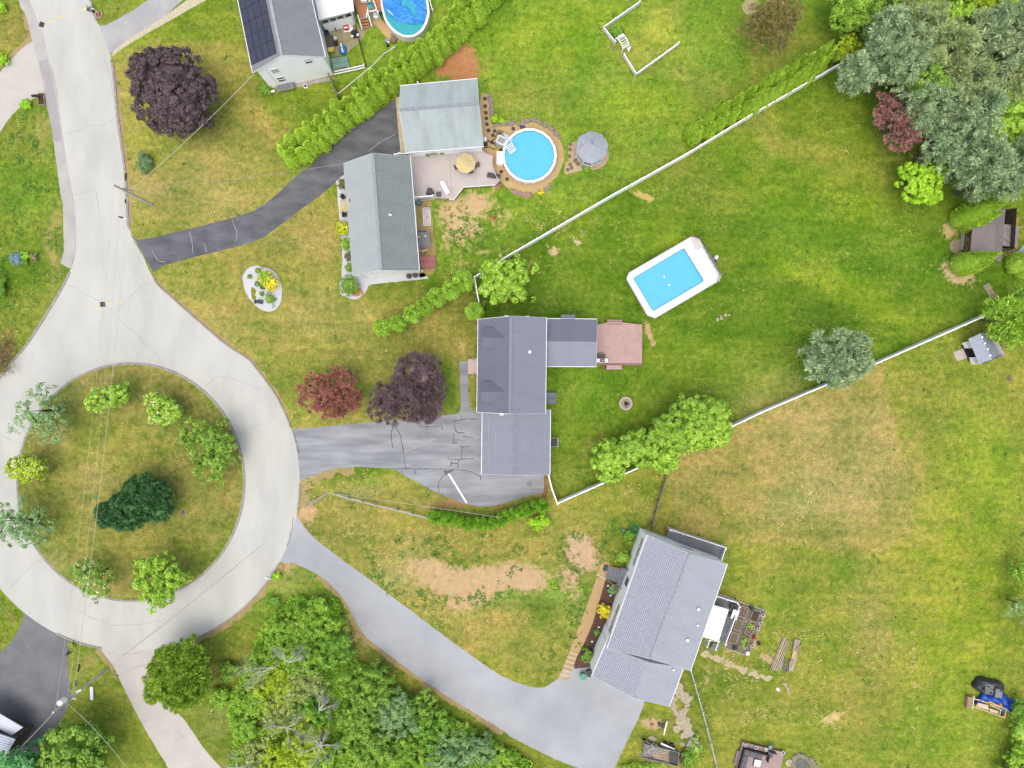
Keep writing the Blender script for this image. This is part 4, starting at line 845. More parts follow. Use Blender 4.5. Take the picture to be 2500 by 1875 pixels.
# ---- small shed-playhouse, grey roof, upper right
t = T('playhouse', 'small grey-roofed playhouse shed with shade-dark porch and beige ramp by the white fence', 'shed', *ZR(1800,560), group=None)
SHR = mat('playhouse_roof', C(178,184,200), .8, .06, 2); SHR_SHADE = mat('playhouse_roof_shaded', C(150,156,172), .8, .06, 2)  # east slope is a darker copy, its shade put into the colour
ze, zr_ = 2.1, 3.0
eA, eB = P(*ZR(1712,470), ze), P(*ZR(1808,696), ze); fA, fB = P(*ZR(1882,404), ze), P(*ZR(1987,612), ze); rA, rB = P(*ZR(1818,420), zr_), P(*ZR(1925,655), zr_)
M().slab([eA, eB, rB, rA], .07).build('roof', SHR, t, world=True); M().slab([fA, fB, rB, rA], .07).build('roof', SHR_SHADE, t, world=True)
for i in range(4):
    p = lerp(rA, rB, .15+i*.23); M().cyl(p.x, p.y, p.z, p.z+.06, .14, 8).build('roof_bolt', WHITE, t, world=True)
gA, gB = P(*ZR(1650,505), 0), P(*ZR(1740,700), 0); hA, hB = P(*ZR(1850,440), 0), P(*ZR(1945,625), 0)
d = (gB-gA).normalized(); n_ = Vector((d.y, -d.x, 0)); L_ = (gB-gA).length
if n_.x > 0: n_ = -n_
mw = M()
for a_, b_ in ((0, .26), (.68, 1)): mw.quad(*[tuple(x) for x in (lerp(gA,gB,a_), lerp(gA,gB,b_), lerp(gA,gB,b_)+Vector((0,0,2.05)), lerp(gA,gB,a_)+Vector((0,0,2.05)))])
for a_, b_ in ((gA, hA), (gB, hB), (hA, hB)): mw.quad(tuple(a_), tuple(b_), tuple(b_+Vector((0,0,2.05))), tuple(a_+Vector((0,0,2.05))))
mw.build('wall', SIDING, t, world=True)
M().obox(lerp(gA,gB,.47), d, (0,0,1), n_, -1.25*.9, 1.15*.9, .02, 1.9, -.5, -.3).build('porch', BLACK, t, world=True)  # panel and floor are black: the recess's shade put into the colour
M().obox(lerp(gA,gB,.47), d, (0,0,1), n_, -1.2, 1.1, .04, .12, -.3, .2).build('porch_floor', BLACK, t, world=True)
for tt in (.13,.84): window(t, gA, gB, tt, 1.25, .7, .6, n_, False, True)
M().slab([P(*s_, z_) for s_, z_ in zip(L(ZR,1575,588,1665,556,1700,640,1612,672), (.03,.14,.14,.03))], .05).build('ramp', mat('ramp_boards', C(206,192,182), .8, .1, 3), t, world=True)
# ---- old brown-roofed shed
t = T('old_shed', 'weathered brown-grey shed with firewood under its eave between the tall thujas', 'shed', *ZQ(1600,900))
OLD = shingles('weathered_brown_roof', C(152,140,142), C(124,112,112), 3.0, .3, .015, .4, C(134,122,120), .6)
ra, rb = P(*ZQ(1765,450), 4.2), P(*ZQ(1700,1340), 4.2)
M().slab([P(*s_, 2.9) for s_ in L(ZQ,1345,560,1345,740,1302,1240,1330,1262)]+[rb, ra], .1).build('roof', OLD, t, world=True, uvax=((0,0,0),(0,1,0),(1,0,0)))
M().slab([P(*ZQ(1900,500), 3.2), P(*ZQ(1825,1370), 3.2), rb, ra], .1).build('roof', mat('brown_roof_shaded', C(140,128,130), .9, .12, 3), t, world=True)  # east slope tinted darker to stand in for its shade
M().slab([P(*s_, 2.0) for s_ in L(ZQ,1875,740,2140,770,2100,1130,1850,1110)], .08).build('lean_to_roof', mat('lean_to', C(150,142,144), .8, .2, 2), t, world=True)
w_ = [P(*s_, 0) for s_ in L(ZQ,1400,600,1830,560,1790,1230,1380,1200)]; m = M()
for i in range(4):
    a_, b_ = w_[i], w_[(i+1) % 4]; m.quad(tuple(a_), tuple(b_), (b_.x, b_.y, 2.9), (a_.x, a_.y, 2.9))
m.build('wall', mat('old_boards', C(110,96,84), .9, .2, 3), t, world=True)
LOGM = mat('split_logs', C(190,160,110), .9, .3, 3)
t2 = T('firewood_stack', 'stack of split firewood under the west eave of the old shed', 'firewood', *ZQ(1230,1060))
rg = random.Random(5)
for i in range(16):
    for k in range(3):
        a_ = P(*ZQ(1255-i*2, 900+i*21), 0); M().tube([a_+Vector((-.45,rg.uniform(-.03,.03),.12+k*.2)), a_+Vector((.35,rg.uniform(-.03,.03),.12+k*.2))], .09, 6).build('log', LOGM, t2, world=True)
t3 = T('wooden_frame', 'small white lattice frame leaning by the old shed wall', 'frame', *ZQ(1310,790))
m = M()
for i in range(3): m.box(0, -.3+i*.3, .9, .8, .06, .06)
m.box(-.3,0,.9,.06,.7,.06).box(.3,0,.9,.06,.7,.06).box(-.3,-.3,.45,.06,.06,.9).box(.3,-.3,.45,.06,.06,.9).build('lattice', WHITE, t3)
# ---- corner roofs, bottom left
t = T('metal_shed', 'white flat-roofed shed corner at the bottom left edge by the dark forecourt', 'shed', *ZAB(100,850))
M().slab([P(*s_, 3.2) for s_ in L(ZAB,-400,400,0,640,430,895,210,1050,0,930,-400,690)], .12).build('roof', mat('white_sheet', C(222,224,240), .5, .03, 1), t, world=True)
m = M(); w_ = [P(*s_, 0) for s_ in L(ZAB,-400,380,480,935,300,1010,-400,640)]
for i in range(4): a_, b_ = w_[i], w_[(i+1) % 4]; m.quad(tuple(a_), tuple(b_), (b_.x, b_.y, 3.1), (a_.x, a_.y, 3.1))
m.build('wall', mat('grey_wall', C(150,146,146), .8, .1, 1), t, world=True)
t = T('corrugated_roof_house', 'ribbed pale blue metal roof cut by the bottom left corner', 'house', 20, 1850)
pr = [P(*s_, 4.0) for s_ in L(ZAB,-500,860,0,1020,292,1120,12,1590,-60,1720,-500,1720)]
M().slab(pr, .12).build('roof', mat('ribbed_metal', C(206,212,230), .5, .05, 1), t, world=True)
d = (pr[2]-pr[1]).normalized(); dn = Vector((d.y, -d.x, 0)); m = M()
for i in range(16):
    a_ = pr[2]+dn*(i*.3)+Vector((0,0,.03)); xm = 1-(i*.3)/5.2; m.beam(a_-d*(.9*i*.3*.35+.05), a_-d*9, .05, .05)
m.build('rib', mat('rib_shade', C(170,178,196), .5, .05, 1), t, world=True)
w_ = [P(*s_, 4.0) for s_ in L(ZAB,-480,900,0,1060,250,1140,-10,1560)]; m = M()
for i in range(3): a_, b_ = w_[i], w_[i+1]; m.quad((a_.x,a_.y,0), (b_.x,b_.y,0), (b_.x,b_.y,3.95), (a_.x,a_.y,3.95))
m.build('wall', mat('brown_wall', C(110,96,88), .8, .1, 1), t, world=True)
# ================================================================ VEGETATION
def leafcloud(rs, lobes, clump_r, per, l, w, mode='leaf', dens=1.0, under=.25, upb=.3, core=.62, lump=.14):
    """leaf-sized faces gathered in clumps over the crown's lobes"""
    V = []
    for (cx, cy, cz, rx, ry, rz) in lobes:
        R = (rx*ry*rz)**(1/3); n = int(dens*5.2*R*R/(clump_r*clump_r)*.62)+6
        d = rs.normal(size=(n, 3)); d /= np.linalg.norm(d, axis=1)[:, None]
        lo = d[:, 2] < -.15; d[lo & (rs.rand(n) > under), 2] *= -1
        ph = rs.rand(6)*6.28
        bump = 1+lump*(np.sin(d[:,0]*4+ph[0])*np.sin(d[:,1]*4+ph[1])+.6*np.sin(d[:,0]*8+ph[2])*np.cos(d[:,1]*7+ph[3])+.5*np.sin(d[:,2]*6+ph[4]))
        rad = (1-rs.rand(n)**2.2*.45)*bump
        c = np.stack([cx+d[:,0]*rx*rad, cy+d[:,1]*ry*rad, cz+d[:,2]*rz*rad], 1)
        cr = clump_r*(.65+.7*rs.rand(n))
        m = n*per; C_ = np.repeat(c, per, 0); D = np.repeat(d, per, 0); CR = np.repeat(cr, per)
        k = rs.normal(size=(m, 3)); k /= np.linalg.norm(k, axis=1)[:, None]
        k = k+D*.9; k[:, 2] += upb; k /= np.linalg.norm(k, axis=1)[:, None]+1e-9
        pos = C_+k*(CR*(.45+.55*rs.rand(m)))[:, None]
        if mode == 'tuft':
            a = k+rs.normal(size=(m, 3))*.25
        else:
            a = np.cross(k, rs.normal(size=(m, 3)))
        a /= np.linalg.norm(a, axis=1)[:, None]+1e-9
        nrm = k+rs.normal(size=(m, 3))*(.45 if mode != 'tuft' else .9); nrm[:, 2] += upb
        b = np.cross(nrm, a); b /= np.linalg.norm(b, axis=1)[:, None]+1e-9
        L_ = (l*(.6+.8*rs.rand(m)))[:, None]*.5; W_ = (w*(.6+.8*rs.rand(m)))[:, None]*.5
        q = np.stack([pos-a*L_, pos+b*W_, pos+a*L_, pos-b*W_], 1).reshape(-1, 3); V.append(q)
    ext = M()
    if core:
        for i, (cx, cy, cz, rx, ry, rz) in enumerate(lobes): ext.blob(cx, cy, cz, rx*core, ry*core, rz*core, int(rs.rand()*999), .2, 9, 6)
    return np.vstack(V), ext
def limbs(m, rg, p, d, ln, r, depth, spread=.6, nb=3):
    q = p+d*ln; mid = (p+q)/2+Vector((rg.gauss(0,.06), rg.gauss(0,.06), rg.gauss(0,.04)))*ln
    m.tube([p, mid, q], [r, r*.75, r*.5], 5 if r > .05 else 3, caps=False)
    if depth <= 0: return
    for _ in range(nb):
        dd = (d+Vector((rg.gauss(0, spread), rg.gauss(0, spread), rg.gauss(0, spread*.6)))).normalized()
        limbs(m, rg, p+(q-p)*rg.uniform(.45, 1), dd, ln*rg.uniform(.5, .75), r*.5, depth-1, spread, nb)
def tree(name, label, u, v, lobes, h, fol, style='leaf', cat='tree', group=None, seed=1, clump=.5, per=34, l=.28, w=.16, dens=1.0, core=.62, upb=.3, lump=.14, twigs=0, trunk=True, twigm=None, extra=None):
    """lobes: (du,dv,rx,ry in photo pixels; zc, rz in metres) about the crown centre u,v"""
    zc0 = lobes[0][4]; base = P(u, v, zc0); t = link(bpy.data.objects.new(name, None)); t.location = (base.x, base.y, 0); tag(t, label, cat, group)
    k = lambda z: S*(H-z)/H
    lb = []
    for du, dv, rx, ry, zc, rz in lobes:
        p = P(u+du, v+dv, zc); lb.append((p.x-base.x, p.y-base.y, zc, rx*k(zc), ry*k(zc), rz))
    rs = np.random.RandomState(seed); V, ext = leafcloud(rs, lb, clump, per, l, w, style, dens, core=core, upb=upb, lump=lump)
    npmesh('crown', V, 0, fol, t, ext)
    if extra: # blossom or differently coloured sprays over the same crown
        fm, dn, ll, ww = extra; V2, _ = leafcloud(np.random.RandomState(seed+77), lb, clump, max(3, int(per*dn)), ll, ww, 'leaf', dens, core=0); npmesh('blossom', V2, 0, fm, t)
    if trunk:
        m = M(); rg = random.Random(seed); tz = lb[0][2]; r = max(.05, h*.022)
        m.tube([(0,0,0), (rg.gauss(0,.08), rg.gauss(0,.08), tz*.5), (rg.gauss(0,.1), rg.gauss(0,.1), tz)], [r*1.3, r, r*.6], 7)
        for (x, y, z, rx, ry, rz) in lb:
            for _ in range(4):
                a = rg.uniform(0, 6.28); m.tube([(0,0,tz*.45), (x*.6+math.cos(a)*rx*.3, y*.6+math.sin(a)*ry*.3, z*.85), (x+math.cos(a)*rx*.75, y+math.sin(a)*ry*.75, z+rz*.2)], [r*.55, r*.3, r*.12], 4, caps=False)
        m.build('trunk', BARK, t)
    if twigs:
        m = M(); rg = random.Random(seed+5)
        for _ in range(twigs):
            x, y, z, rx, ry, rz = rg.choice(lb); a = rg.uniform(0, 6.28)
            p0 = Vector((x*.5, y*.5, z*.7)); p1 = Vector((x+math.cos(a)*rx*rg.uniform(.3,.95), y+math.sin(a)*ry*rg.uniform(.3,.95), z+rz*rg.uniform(.5,1.0)))
            limbs(m, rg, p0, (p1-p0).normalized(), (p1-p0).length, .05, 2, .35, 3)
        m.build('branch', twigm or BARK, t)
    return t
def cf(*cols): return [C(*c, F) for c in cols]
MAROON = foliage('maroon_leaves', cf((62,50,56),(84,70,74),(106,90,90)), .9, .1)
PLUM = foliage('plum_leaves', cf((80,62,70),(108,88,94),(140,120,118)), .6, .1)
REDM = foliage('red_maple_leaves', cf((122,78,72),(164,106,94),(200,146,122)), .35, .15)
REDM2 = foliage('rose_maple_leaves', cf((132,92,90),(166,118,114),(190,142,132)), .5, .15)
THUJA = foliage('thuja_sprays', cf((140,172,58),(184,212,76),(214,236,112)), 1.6, .2)
THUJA2 = foliage('thuja_dense_sprays', cf((116,156,52),(160,196,68),(196,224,104)), 1.6, .2)
THUJA3 = foliage('deep_thuja_sprays', cf((92,138,36),(126,174,44),(160,204,72)), 1.6, .2)
SPRUCE = foliage('blue_spruce_needles', cf((92,114,84),(140,162,118),(200,214,168)), .5, .05)
PINEP = foliage('pale_pine_needles', cf((104,128,92),(148,168,122),(196,206,160)), .35, .1)
GREYG = foliage('grey_green_needles', cf((106,128,76),(152,170,108),(202,210,150)), .6, .05)
DKPINE = foliage('dark_pine_needles', cf((40,78,42),(66,108,60),(110,148,92)), .8, .05)
LIME = foliage('lime_leaves', cf((120,166,36),(166,208,50),(206,236,90)), .8, .35)
BRIGHT = foliage('bright_green_leaves', cf((100,140,40),(152,188,60),(198,222,104)), .6, .3)
GREEN = foliage('green_leaves', cf((78,112,38),(122,158,56),(168,196,88)), .6, .25)
WILD = foliage('wild_green_leaves', cf((92,134,38),(140,178,60),(188,214,98)), .4, .3)
DEEP = foliage('deep_green_leaves', cf((74,114,36),(114,158,54),(156,190,80)), .5, .2)
OLIVE = foliage('olive_leaves', cf((124,138,68),(162,172,96),(198,202,130)), .4, .2)
YGREEN = foliage('yellow_green_leaves', cf((120,150,30),(164,186,44),(206,216,84)), .5, .3)
SILVER = foliage('silver_green_leaves', cf((86,122,72),(126,158,100),(168,190,138)), .5, .2)
BROWNT = foliage('rusty_twigs', cf((104,98,56),(134,122,72),(160,144,88)), .8, .05)
CREAMB = foliage('cream_blossom', cf((206,208,140),(230,228,180)), 1, .2)
YELLOW = foliage('golden_leaves', cf((196,182,30),(226,210,50),(240,228,110)), .8, .25)
REDS = foliage('reddish_new_leaves', cf((190,120,90),(214,150,120)), .8, .2)
# --- single trees of the gardens
tree('maple_tree', 'large dark maroon maple on the lawn east of the road', 421, 224, [(0,0,92,100,4.6,4.0),(30,20,70,80,5.2,3.4),(-35,-30,62,64,5.0,3.2),(8,62,60,44,4.2,2.8)], 9, MAROON, clump=.62, per=60, l=.30, w=.22, core=.8, lump=.1, seed=3, dens=1.25)
tree('maple_tree', 'round brick-red maple between the roundabout and the purple plum', 809, 958, [(-36,4,34,40,3.4,2.2),(20,-22,38,34,3.6,2.2),(34,16,36,30,3.4,2.0),(4,34,34,24,3.1,2.0)], 6, REDM, style='tuft', clump=.5, per=54, l=.42, w=.11, core=.25, lump=.2, seed=8, dens=1.1, twigs=3)
tree('plum_tree', 'broad purple plum overhanging the edge of the middle drive', 1000, 946, [(25,-32,54,56,4.2,2.6),(-44,38,52,46,4.0,2.4),(42,44,42,40,3.8,2.3),(-4,20,50,50,4.6,2.6),(64,4,24,34,3.8,2.0)], 7, PLUM, style='tuft', clump=.5, per=46, l=.5, w=.075, core=.6, lump=.16, seed=11, dens=1.5, twigs=9, twigm=mat('plum_twigs', C(150,122,110), .9, .2, 3))
tree('broadleaf_tree', 'light green open-crowned tree against the white fence behind the dormer house', 1236, 684, [(0,0,44,46,3.6,2.4),(28,-20,34,30,3.8,2.0),(-26,26,32,30,3.2,1.9),(30,30,26,24,3.2,1.7),(-30,-24,26,26,3.3,1.7)], 6, BRIGHT, clump=.5, per=34, l=.34, w=.22, core=.35, lump=.3, seed=12, dens=1.1)
tree('spruce_tree', 'grey-green conifer leaning over the white fence on the right', 2038, 872, [(0,0,60,58,4.6,4.2),(24,-26,36,34,4.6,3),(-34,8,38,34,4.2,2.8),(6,34,38,32,4.0,2.8),(36,14,34,30,4.2,2.8)], 9, SPRUCE, style='tuft', clump=.7, per=60, l=.62, w=.10, core=.45, lump=.26, seed=14, dens=1.15)
tree('broadleaf_tree', 'small vivid lime tree on the lawn below the rose-red maple', 2247, 444, [(0,4,44,44,3.4,2.0),(20,-20,28,26,3.6,1.6),(-24,-8,28,26,3.4,1.6),(14,30,30,22,3.2,1.6)], 5.4, LIME, clump=.42, per=34, l=.34, w=.28, core=.35, lump=.24, seed=15)
tree('maple_tree', 'rose-red maple with bare twigs at the edge of the spruces', 2192, 296, [(-12,-40,36,34,4.2,2.0),(14,10,38,36,4.4,2.0),(-34,-14,26,22,4.0,1.7),(34,24,30,26,4.2,1.8),(0,48,28,24,4.0,1.7)], 6, REDM2, style='tuft', clump=.5, per=40, l=.42, w=.12, core=.3, lump=.3, seed=16, dens=1.0, twigs=5)
tree('crabapple_tree', 'sparse rusty-brown tree on the far lawn at the top', 1884, 64, [(0,0,58,60,4.0,2.6),(20,-26,44,40,4.4,2.2),(-30,10,36,38,3.8,2.0)], 6.5, BROWNT, style='tuft', clump=.5, per=34, l=.4, w=.08, core=.0, lump=.25, seed=17, dens=1.15, twigs=10)
tree('sumac_tree', 'star-leaved bright green tree at the end of the right white fence', 2450, 775, [(0,0,46,34,4.0,2),(36,24,44,40,4.2,2.2),(-16,-24,26,20,4.4,1.6),(20,44,40,26,3.8,1.8)], 6.5, BRIGHT, style='tuft', clump=.6, per=30, l=.7, w=.16, core=.3, lump=.24, seed=18)
# --- trees on the round island
tree('birch_tree', 'thin-leaved grey-green tree overhanging the north-west kerb of the island', 102, 1002, [(0,0,42,42,4.5,2.4),(-34,26,30,24,4.4,1.8),(40,16,32,34,4.0,1.8),(24,54,32,30,3.6,1.6),(6,-38,26,20,4.6,1.4)], 7.5, SILVER, clump=.6, per=20, l=.32, w=.15, core=0, lump=.36, seed=21, dens=.85)
tree('broadleaf_tree', 'light green bush-like tree at the north end of the island under the wires', 268, 968, [(0,0,34,27,3,1.8),(22,-8,26,24,3.2,1.6),(-24,10,26,22,2.8,1.5)], 4.8, BRIGHT, clump=.45, per=32, l=.3, w=.2, core=.35, lump=.3, seed=22)
tree('flowering_tree', 'small cream-blossomed tree in the north-east of the island', 400, 995, [(0,0,30,28,2.9,1.7),(24,14,24,20,2.8,1.4),(-14,-16,24,20,2.9,1.4),(-10,22,22,18,2.6,1.4)], 4.5, BRIGHT, clump=.42, per=30, l=.3, w=.2, core=.3, lump=.3, seed=23, extra=(CREAMB,.12,.2,.16))
tree('broadleaf_tree', 'tall loose mid-green tree by the east kerb of the island', 510, 1092, [(0,0,52,50,3.2,1.8),(28,-20,36,36,3.2,1.6),(-34,-36,36,34,2.8,1.6),(14,48,42,36,2.8,1.5),(34,22,32,34,2.9,1.5)], 7.5, GREEN, clump=.6, per=30, l=.34, w=.2, core=.25, lump=.3, seed=24, dens=1.0)
tree('flowering_tree', 'cream-flecked shrub tree at the west kerb of the island', 67, 1138, [(0,0,34,28,2.9,1.7),(22,4,24,26,3.0,1.5),(-22,6,22,20,2.7,1.4)], 4.5, YGREEN, clump=.45, per=32, l=.3, w=.2, core=.35, lump=.26, seed=25, extra=(CREAMB,.06,.2,.16))
tree('pine_tree', 'dense dark green pine, darkest tree of the island', 330, 1226, [(8,-4,52,44,3.6,2.6),(-46,30,42,32,3.2,2.0),(36,-26,38,36,3.8,2.3),(62,8,30,34,3.2,2.0),(-10,34,46,30,3.0,2.0),(20,-34,36,30,3.6,2.0)], 6.2, DKPINE, style='tuft', clump=.46, per=66, l=.34, w=.11, core=.8, lump=.08, seed=26, dens=1.4)
tree('birch_tree', 'grey-green airy tree reaching over the south-west road from the island', 34, 1278, [(0,0,42,34,5.0,2.2),(44,-20,34,30,4.2,1.9),(-30,-14,34,30,5.2,1.8),(20,28,34,26,4.6,1.6),(60,4,36,34,3.6,1.8)], 7.8, SILVER, clump=.6, per=22, l=.34, w=.16, core=0, lump=.36, seed=27, dens=.95)
tree('broadleaf_tree', 'bright green tree overhanging the south kerb of the island', 390, 1412, [(0,0,50,50,4.2,2.4),(28,-14,36,34,4.4,2),(-22,-30,32,30,3.8,1.8),(0,40,34,28,4.2,1.8)], 7, BRIGHT, clump=.55, per=34, l=.34, w=.2, core=.4, lump=.26, seed=28, dens=1.1)
tree('flowering_tree', 'open cream-blossomed tree at the south kerb under the wires', 228, 1405, [(0,0,34,34,3.8,1.9),(12,28,28,24,3.8,1.6),(-14,-22,24,22,3.6,1.5)], 5.5, GREEN, clump=.5, per=20, l=.3, w=.18, core=0, lump=.36, seed=29, dens=.9, extra=(CREAMB,.12,.2,.16))
# --- south-west garden
tree('honey_locust_tree', 'large feathery green tree beside the beige drive mouth', 438, 1642, [(0,0,66,72,4.6,3.2),(22,-40,44,42,4.4,2.6),(-38,26,40,38,4.2,2.4),(30,24,44,44,4.4,2.4),(0,50,48,34,4.0,2.2)], 8, foliage('locust_leaves', cf((84,118,34),(136,164,52),(178,200,80)), .6, .25), clump=.5, per=46, l=.40, w=.12, style='tuft', core=.6, lump=.12, seed=31, dens=1.2)
tree('broadleaf_tree', 'rounded leafy green tree at the bottom left beside the dark forecourt', 186, 1824, [(0,0,66,60,5.0,3.4),(-10,54,80,50,4.8,3.2),(40,24,36,48,4.6,2.8)], 8.5, GREEN, clump=.7, per=40, l=.44, w=.30, core=.75, lump=.14, seed=32, dens=1.3)
tree('broadleaf_tree', 'bluish-green tree cut by the bottom edge beside the corrugated roof', 64, 1868, [(0,0,60,44,4.6,2.8),(40,14,50,40,4.6,2.6),(-40,30,50,40,4.4,2.4)], 7.5, foliage('bluish_green_leaves', cf((48,110,56),(84,148,80),(130,184,116)), .5, .2), clump=.7, per=38, l=.46, w=.28, core=.6, lump=.2, seed=33, dens=1.1)
# --- clipped broadleaf clump north of the right fence
for i, (x_, y_, rx, ry, zc, rz, lab) in enumerate(((500,925,44,46,2.9,2.4,'westernmost round green bush-tree of the clump by the white fence'),(840,790,50,44,3.2,2.6,'second round green tree from the west in the clump by the white fence'),
      (1090,890,40,32,2.9,2.3,'low green tree at the south side of the clump, where the grey picket fence begins'),(1215,610,56,50,3.6,2.8,'middle tree, broad and leafy, in the clump south-east of the fire pit'),
      (1500,430,60,46,4.0,3.1,'upper tree near the east end of the clump by the white fence'),(1650,540,44,52,3.8,3.0,'easternmost yellow-green tree of the clump by the white fence'),(1440,640,46,36,3.4,2.6,'light green tree at the south-east side of the clump'))):
    tree('broadleaf_tree', lab, *ZS(x_, y_), [(0,0,rx,ry,zc,rz)], zc+rz, BRIGHT if i in (0,2,5,6) else WILD, clump=.5, per=40, l=.36, w=.26, core=.8, lump=.12, seed=40+i, dens=1.3, group='clump of trees by the white fence')
# --- thujas: one object each, six shapes shared between them
def thuja_mesh(seed, tips, dense=True):
    rs = np.random.RandomState(seed); V = []; ext = M()
    for (x, y, R, h) in tips:
        n = int(900*R*h/2.6)+200; t = rs.rand(n)**1.05; a = rs.rand(n)*6.283
        pr = lambda t: R*np.clip(1-np.clip(t, 0, 1)**1.7, 0, 1)**.9*np.clip(.75+t*2.2, 0, 1)
        r = pr(t)*(1+.07*np.sin(a*3+t*9)+.05*rs.normal(size=n)); rad = np.stack([np.cos(a), np.sin(a), np.full(n, .35)], 1)
        pos = np.stack([x+r*np.cos(a), y+r*np.sin(a), .08+t*h], 1)
        ax = np.stack([np.cos(a)*.45, np.sin(a)*.45, np.ones(n)], 1)+rs.normal(size=(n,3))*.3; ax /= np.linalg.norm(ax, axis=1)[:,None]
        nr = rad+rs.normal(size=(n,3))*.35; b = np.cross(nr, ax); b /= np.linalg.norm(b, axis=1)[:,None]
        L_ = (.15*(.6+.8*rs.rand(n)))[:,None]; W_ = (.06*(.6+.8*rs.rand(n)))[:,None]
        V.append(np.stack([pos-ax*L_, pos+b*W_, pos+ax*L_, pos-b*W_], 1).reshape(-1,3))
        prof = [(float(pr(np.array(q)))*.93, .05+q*h*.97) for q in (0,.12,.3,.5,.7,.85,.95,1)]
        ext.lathe(x, y, prof, 9)
    return np.vstack(V), ext
def thuja_proto(name, label, seed, tips, fol, group):
    t = link(bpy.data.objects.new(name, None)); tag(t, label, 'conifer', group); V, ext = thuja_mesh(seed, tips); npmesh('foliage', V, 0, fol, t, ext)
    M().tube([(0,0,0),(0,0,tips[0][3]*.5)], .06, 5).build('stem', BARK, t); return t
def row(pts, n):   # evenly spaced points along a pixel polyline
    d = [0]; 
    for i in range(len(pts)-1): d.append(d[-1]+math.hypot(pts[i+1][0]-pts[i][0], pts[i+1][1]-pts[i][1]))
    out = []
    for k in range(n):
        s_ = d[-1]*(k+.5)/n; i = max(j for j in range(len(d)-1) if d[j] <= s_); f_ = (s_-d[i])/(d[i+1]-d[i])
        out.append((pts[i][0]+(pts[i+1][0]-pts[i][0])*f_, pts[i][1]+(pts[i+1][1]-pts[i][1])*f_))
    return out
GP = 'tall thuja hedge along the dark curved drive'
rg = random.Random(4)
tipsets = [[(0,0,.85,5.6),(.55,.35,.5,4.6)], [(0,0,.8,5.0),(-.5,.25,.45,4.0)], [(0,0,.9,6.2)], [(0,0,.75,5.2),(.4,-.3,.5,4.5),(-.45,.2,.45,4.2)], [(0,0,.85,4.6),(.2,.55,.5,3.8)], [(0,0,.8,5.8),(-.4,-.3,.5,4.9)]]
protos = [thuja_proto('thuja', 'x', 60+i, ts, THUJA, GP) for i, ts in enumerate(tipsets)]
used = [False]*6
def put(protos, used, i, u, v, label, sc, rot, grp=None):
    p = P(u, v, 0)
    if not used[i]: o = protos[i]; used[i] = True
    else: o = dup(protos[i], (0,0,0), 0)
    o.location = p; o.rotation_euler = (0, 0, rot); o.scale = sc; o['label'] = label
    if grp: o['group'] = grp
    return o
front = [(706,400),(728,392),(770,366),(812,336),(860,302),(905,268),(950,232),(1000,196),(1050,160),(1100,120),(1150,72),(1195,20),(1235,-45)]
back = [(690,382),(711,357),(756,331),(806,300),(856,264),(906,227),(956,191),(1006,156),(1052,119),(1093,79),(1130,33),(1160,-25)]
nf, nb_ = 26, 23
for k, (u, v) in enumerate(row(front, nf)):
    s_ = .78+.24*min(1, k/10)+rg.uniform(-.07,.07)
    put(protos, used, rg.randrange(6), u+rg.uniform(-3,3), v+rg.uniform(-3,3), f'{ORD[k]} bright thuja from the lawn end in the drive-side row of the tall hedge', (1.22,1.22,s_), rg.uniform(0,6.28))
for k, (u, v) in enumerate(row(back, nb_)):
    s_ = .62+.2*min(1, k/12)+rg.uniform(-.08,.08)
    put(protos, used, rg.randrange(6), u+rg.uniform(-4,4), v+rg.uniform(-4,4), f'{ORD[k]} thuja from the lawn end in the back row of the tall hedge', (1.15,1.15,s_), rg.uniform(0,6.28))
for i in range(6):
    if not used[i]: put(protos, used, i, 1255, -60+i*5, 'thuja of the tall hedge beyond the top edge', (1,1,1), 0)
GP2 = 'thuja row inside the upper white fence'
used2 = [False]*6; protos2 = [dup(p, (0,0,0), 0) for p in protos]
for p in protos2: p['group'] = GP2
fr2 = [(1680,366),(1720,345),(1770,318),(1820,290),(1870,262),(1920,234),(1965,208),(2000,186)]
bk2 = [(1672,355),(1708,330),(1757,301),(1807,271),(1857,243),(1907,215),(1952,189),(1990,168)]
for k, (u, v) in enumerate(row(fr2, 12)): put(protos2, used2, rg.randrange(6), u-4+rg.uniform(-2,2), v-13+rg.uniform(-2,2), f'{ORD[k]} thuja from the lower end in the fence-side row along the upper white fence', (1.12,1.12,1.0+.035*k+rg.uniform(-.08,.08)), rg.uniform(0,6.28), GP2)
for k, (u, v) in enumerate(row(bk2, 10)): put(protos2, used2, rg.randrange(6), u-4+rg.uniform(-2,2), v-11+rg.uniform(-2,2), f'{ORD[k]} thuja from the lower end in the lawn-side row along the upper white fence', (1.12,1.12,1.0+.035*k+rg.uniform(-.08,.08)), rg.uniform(0,6.28), GP2)
for i in range(6):
    if not used2[i]:
        for ch in list(protos2[i].children): bpy.data.objects.remove(ch)
        bpy.data.objects.remove(protos2[i])
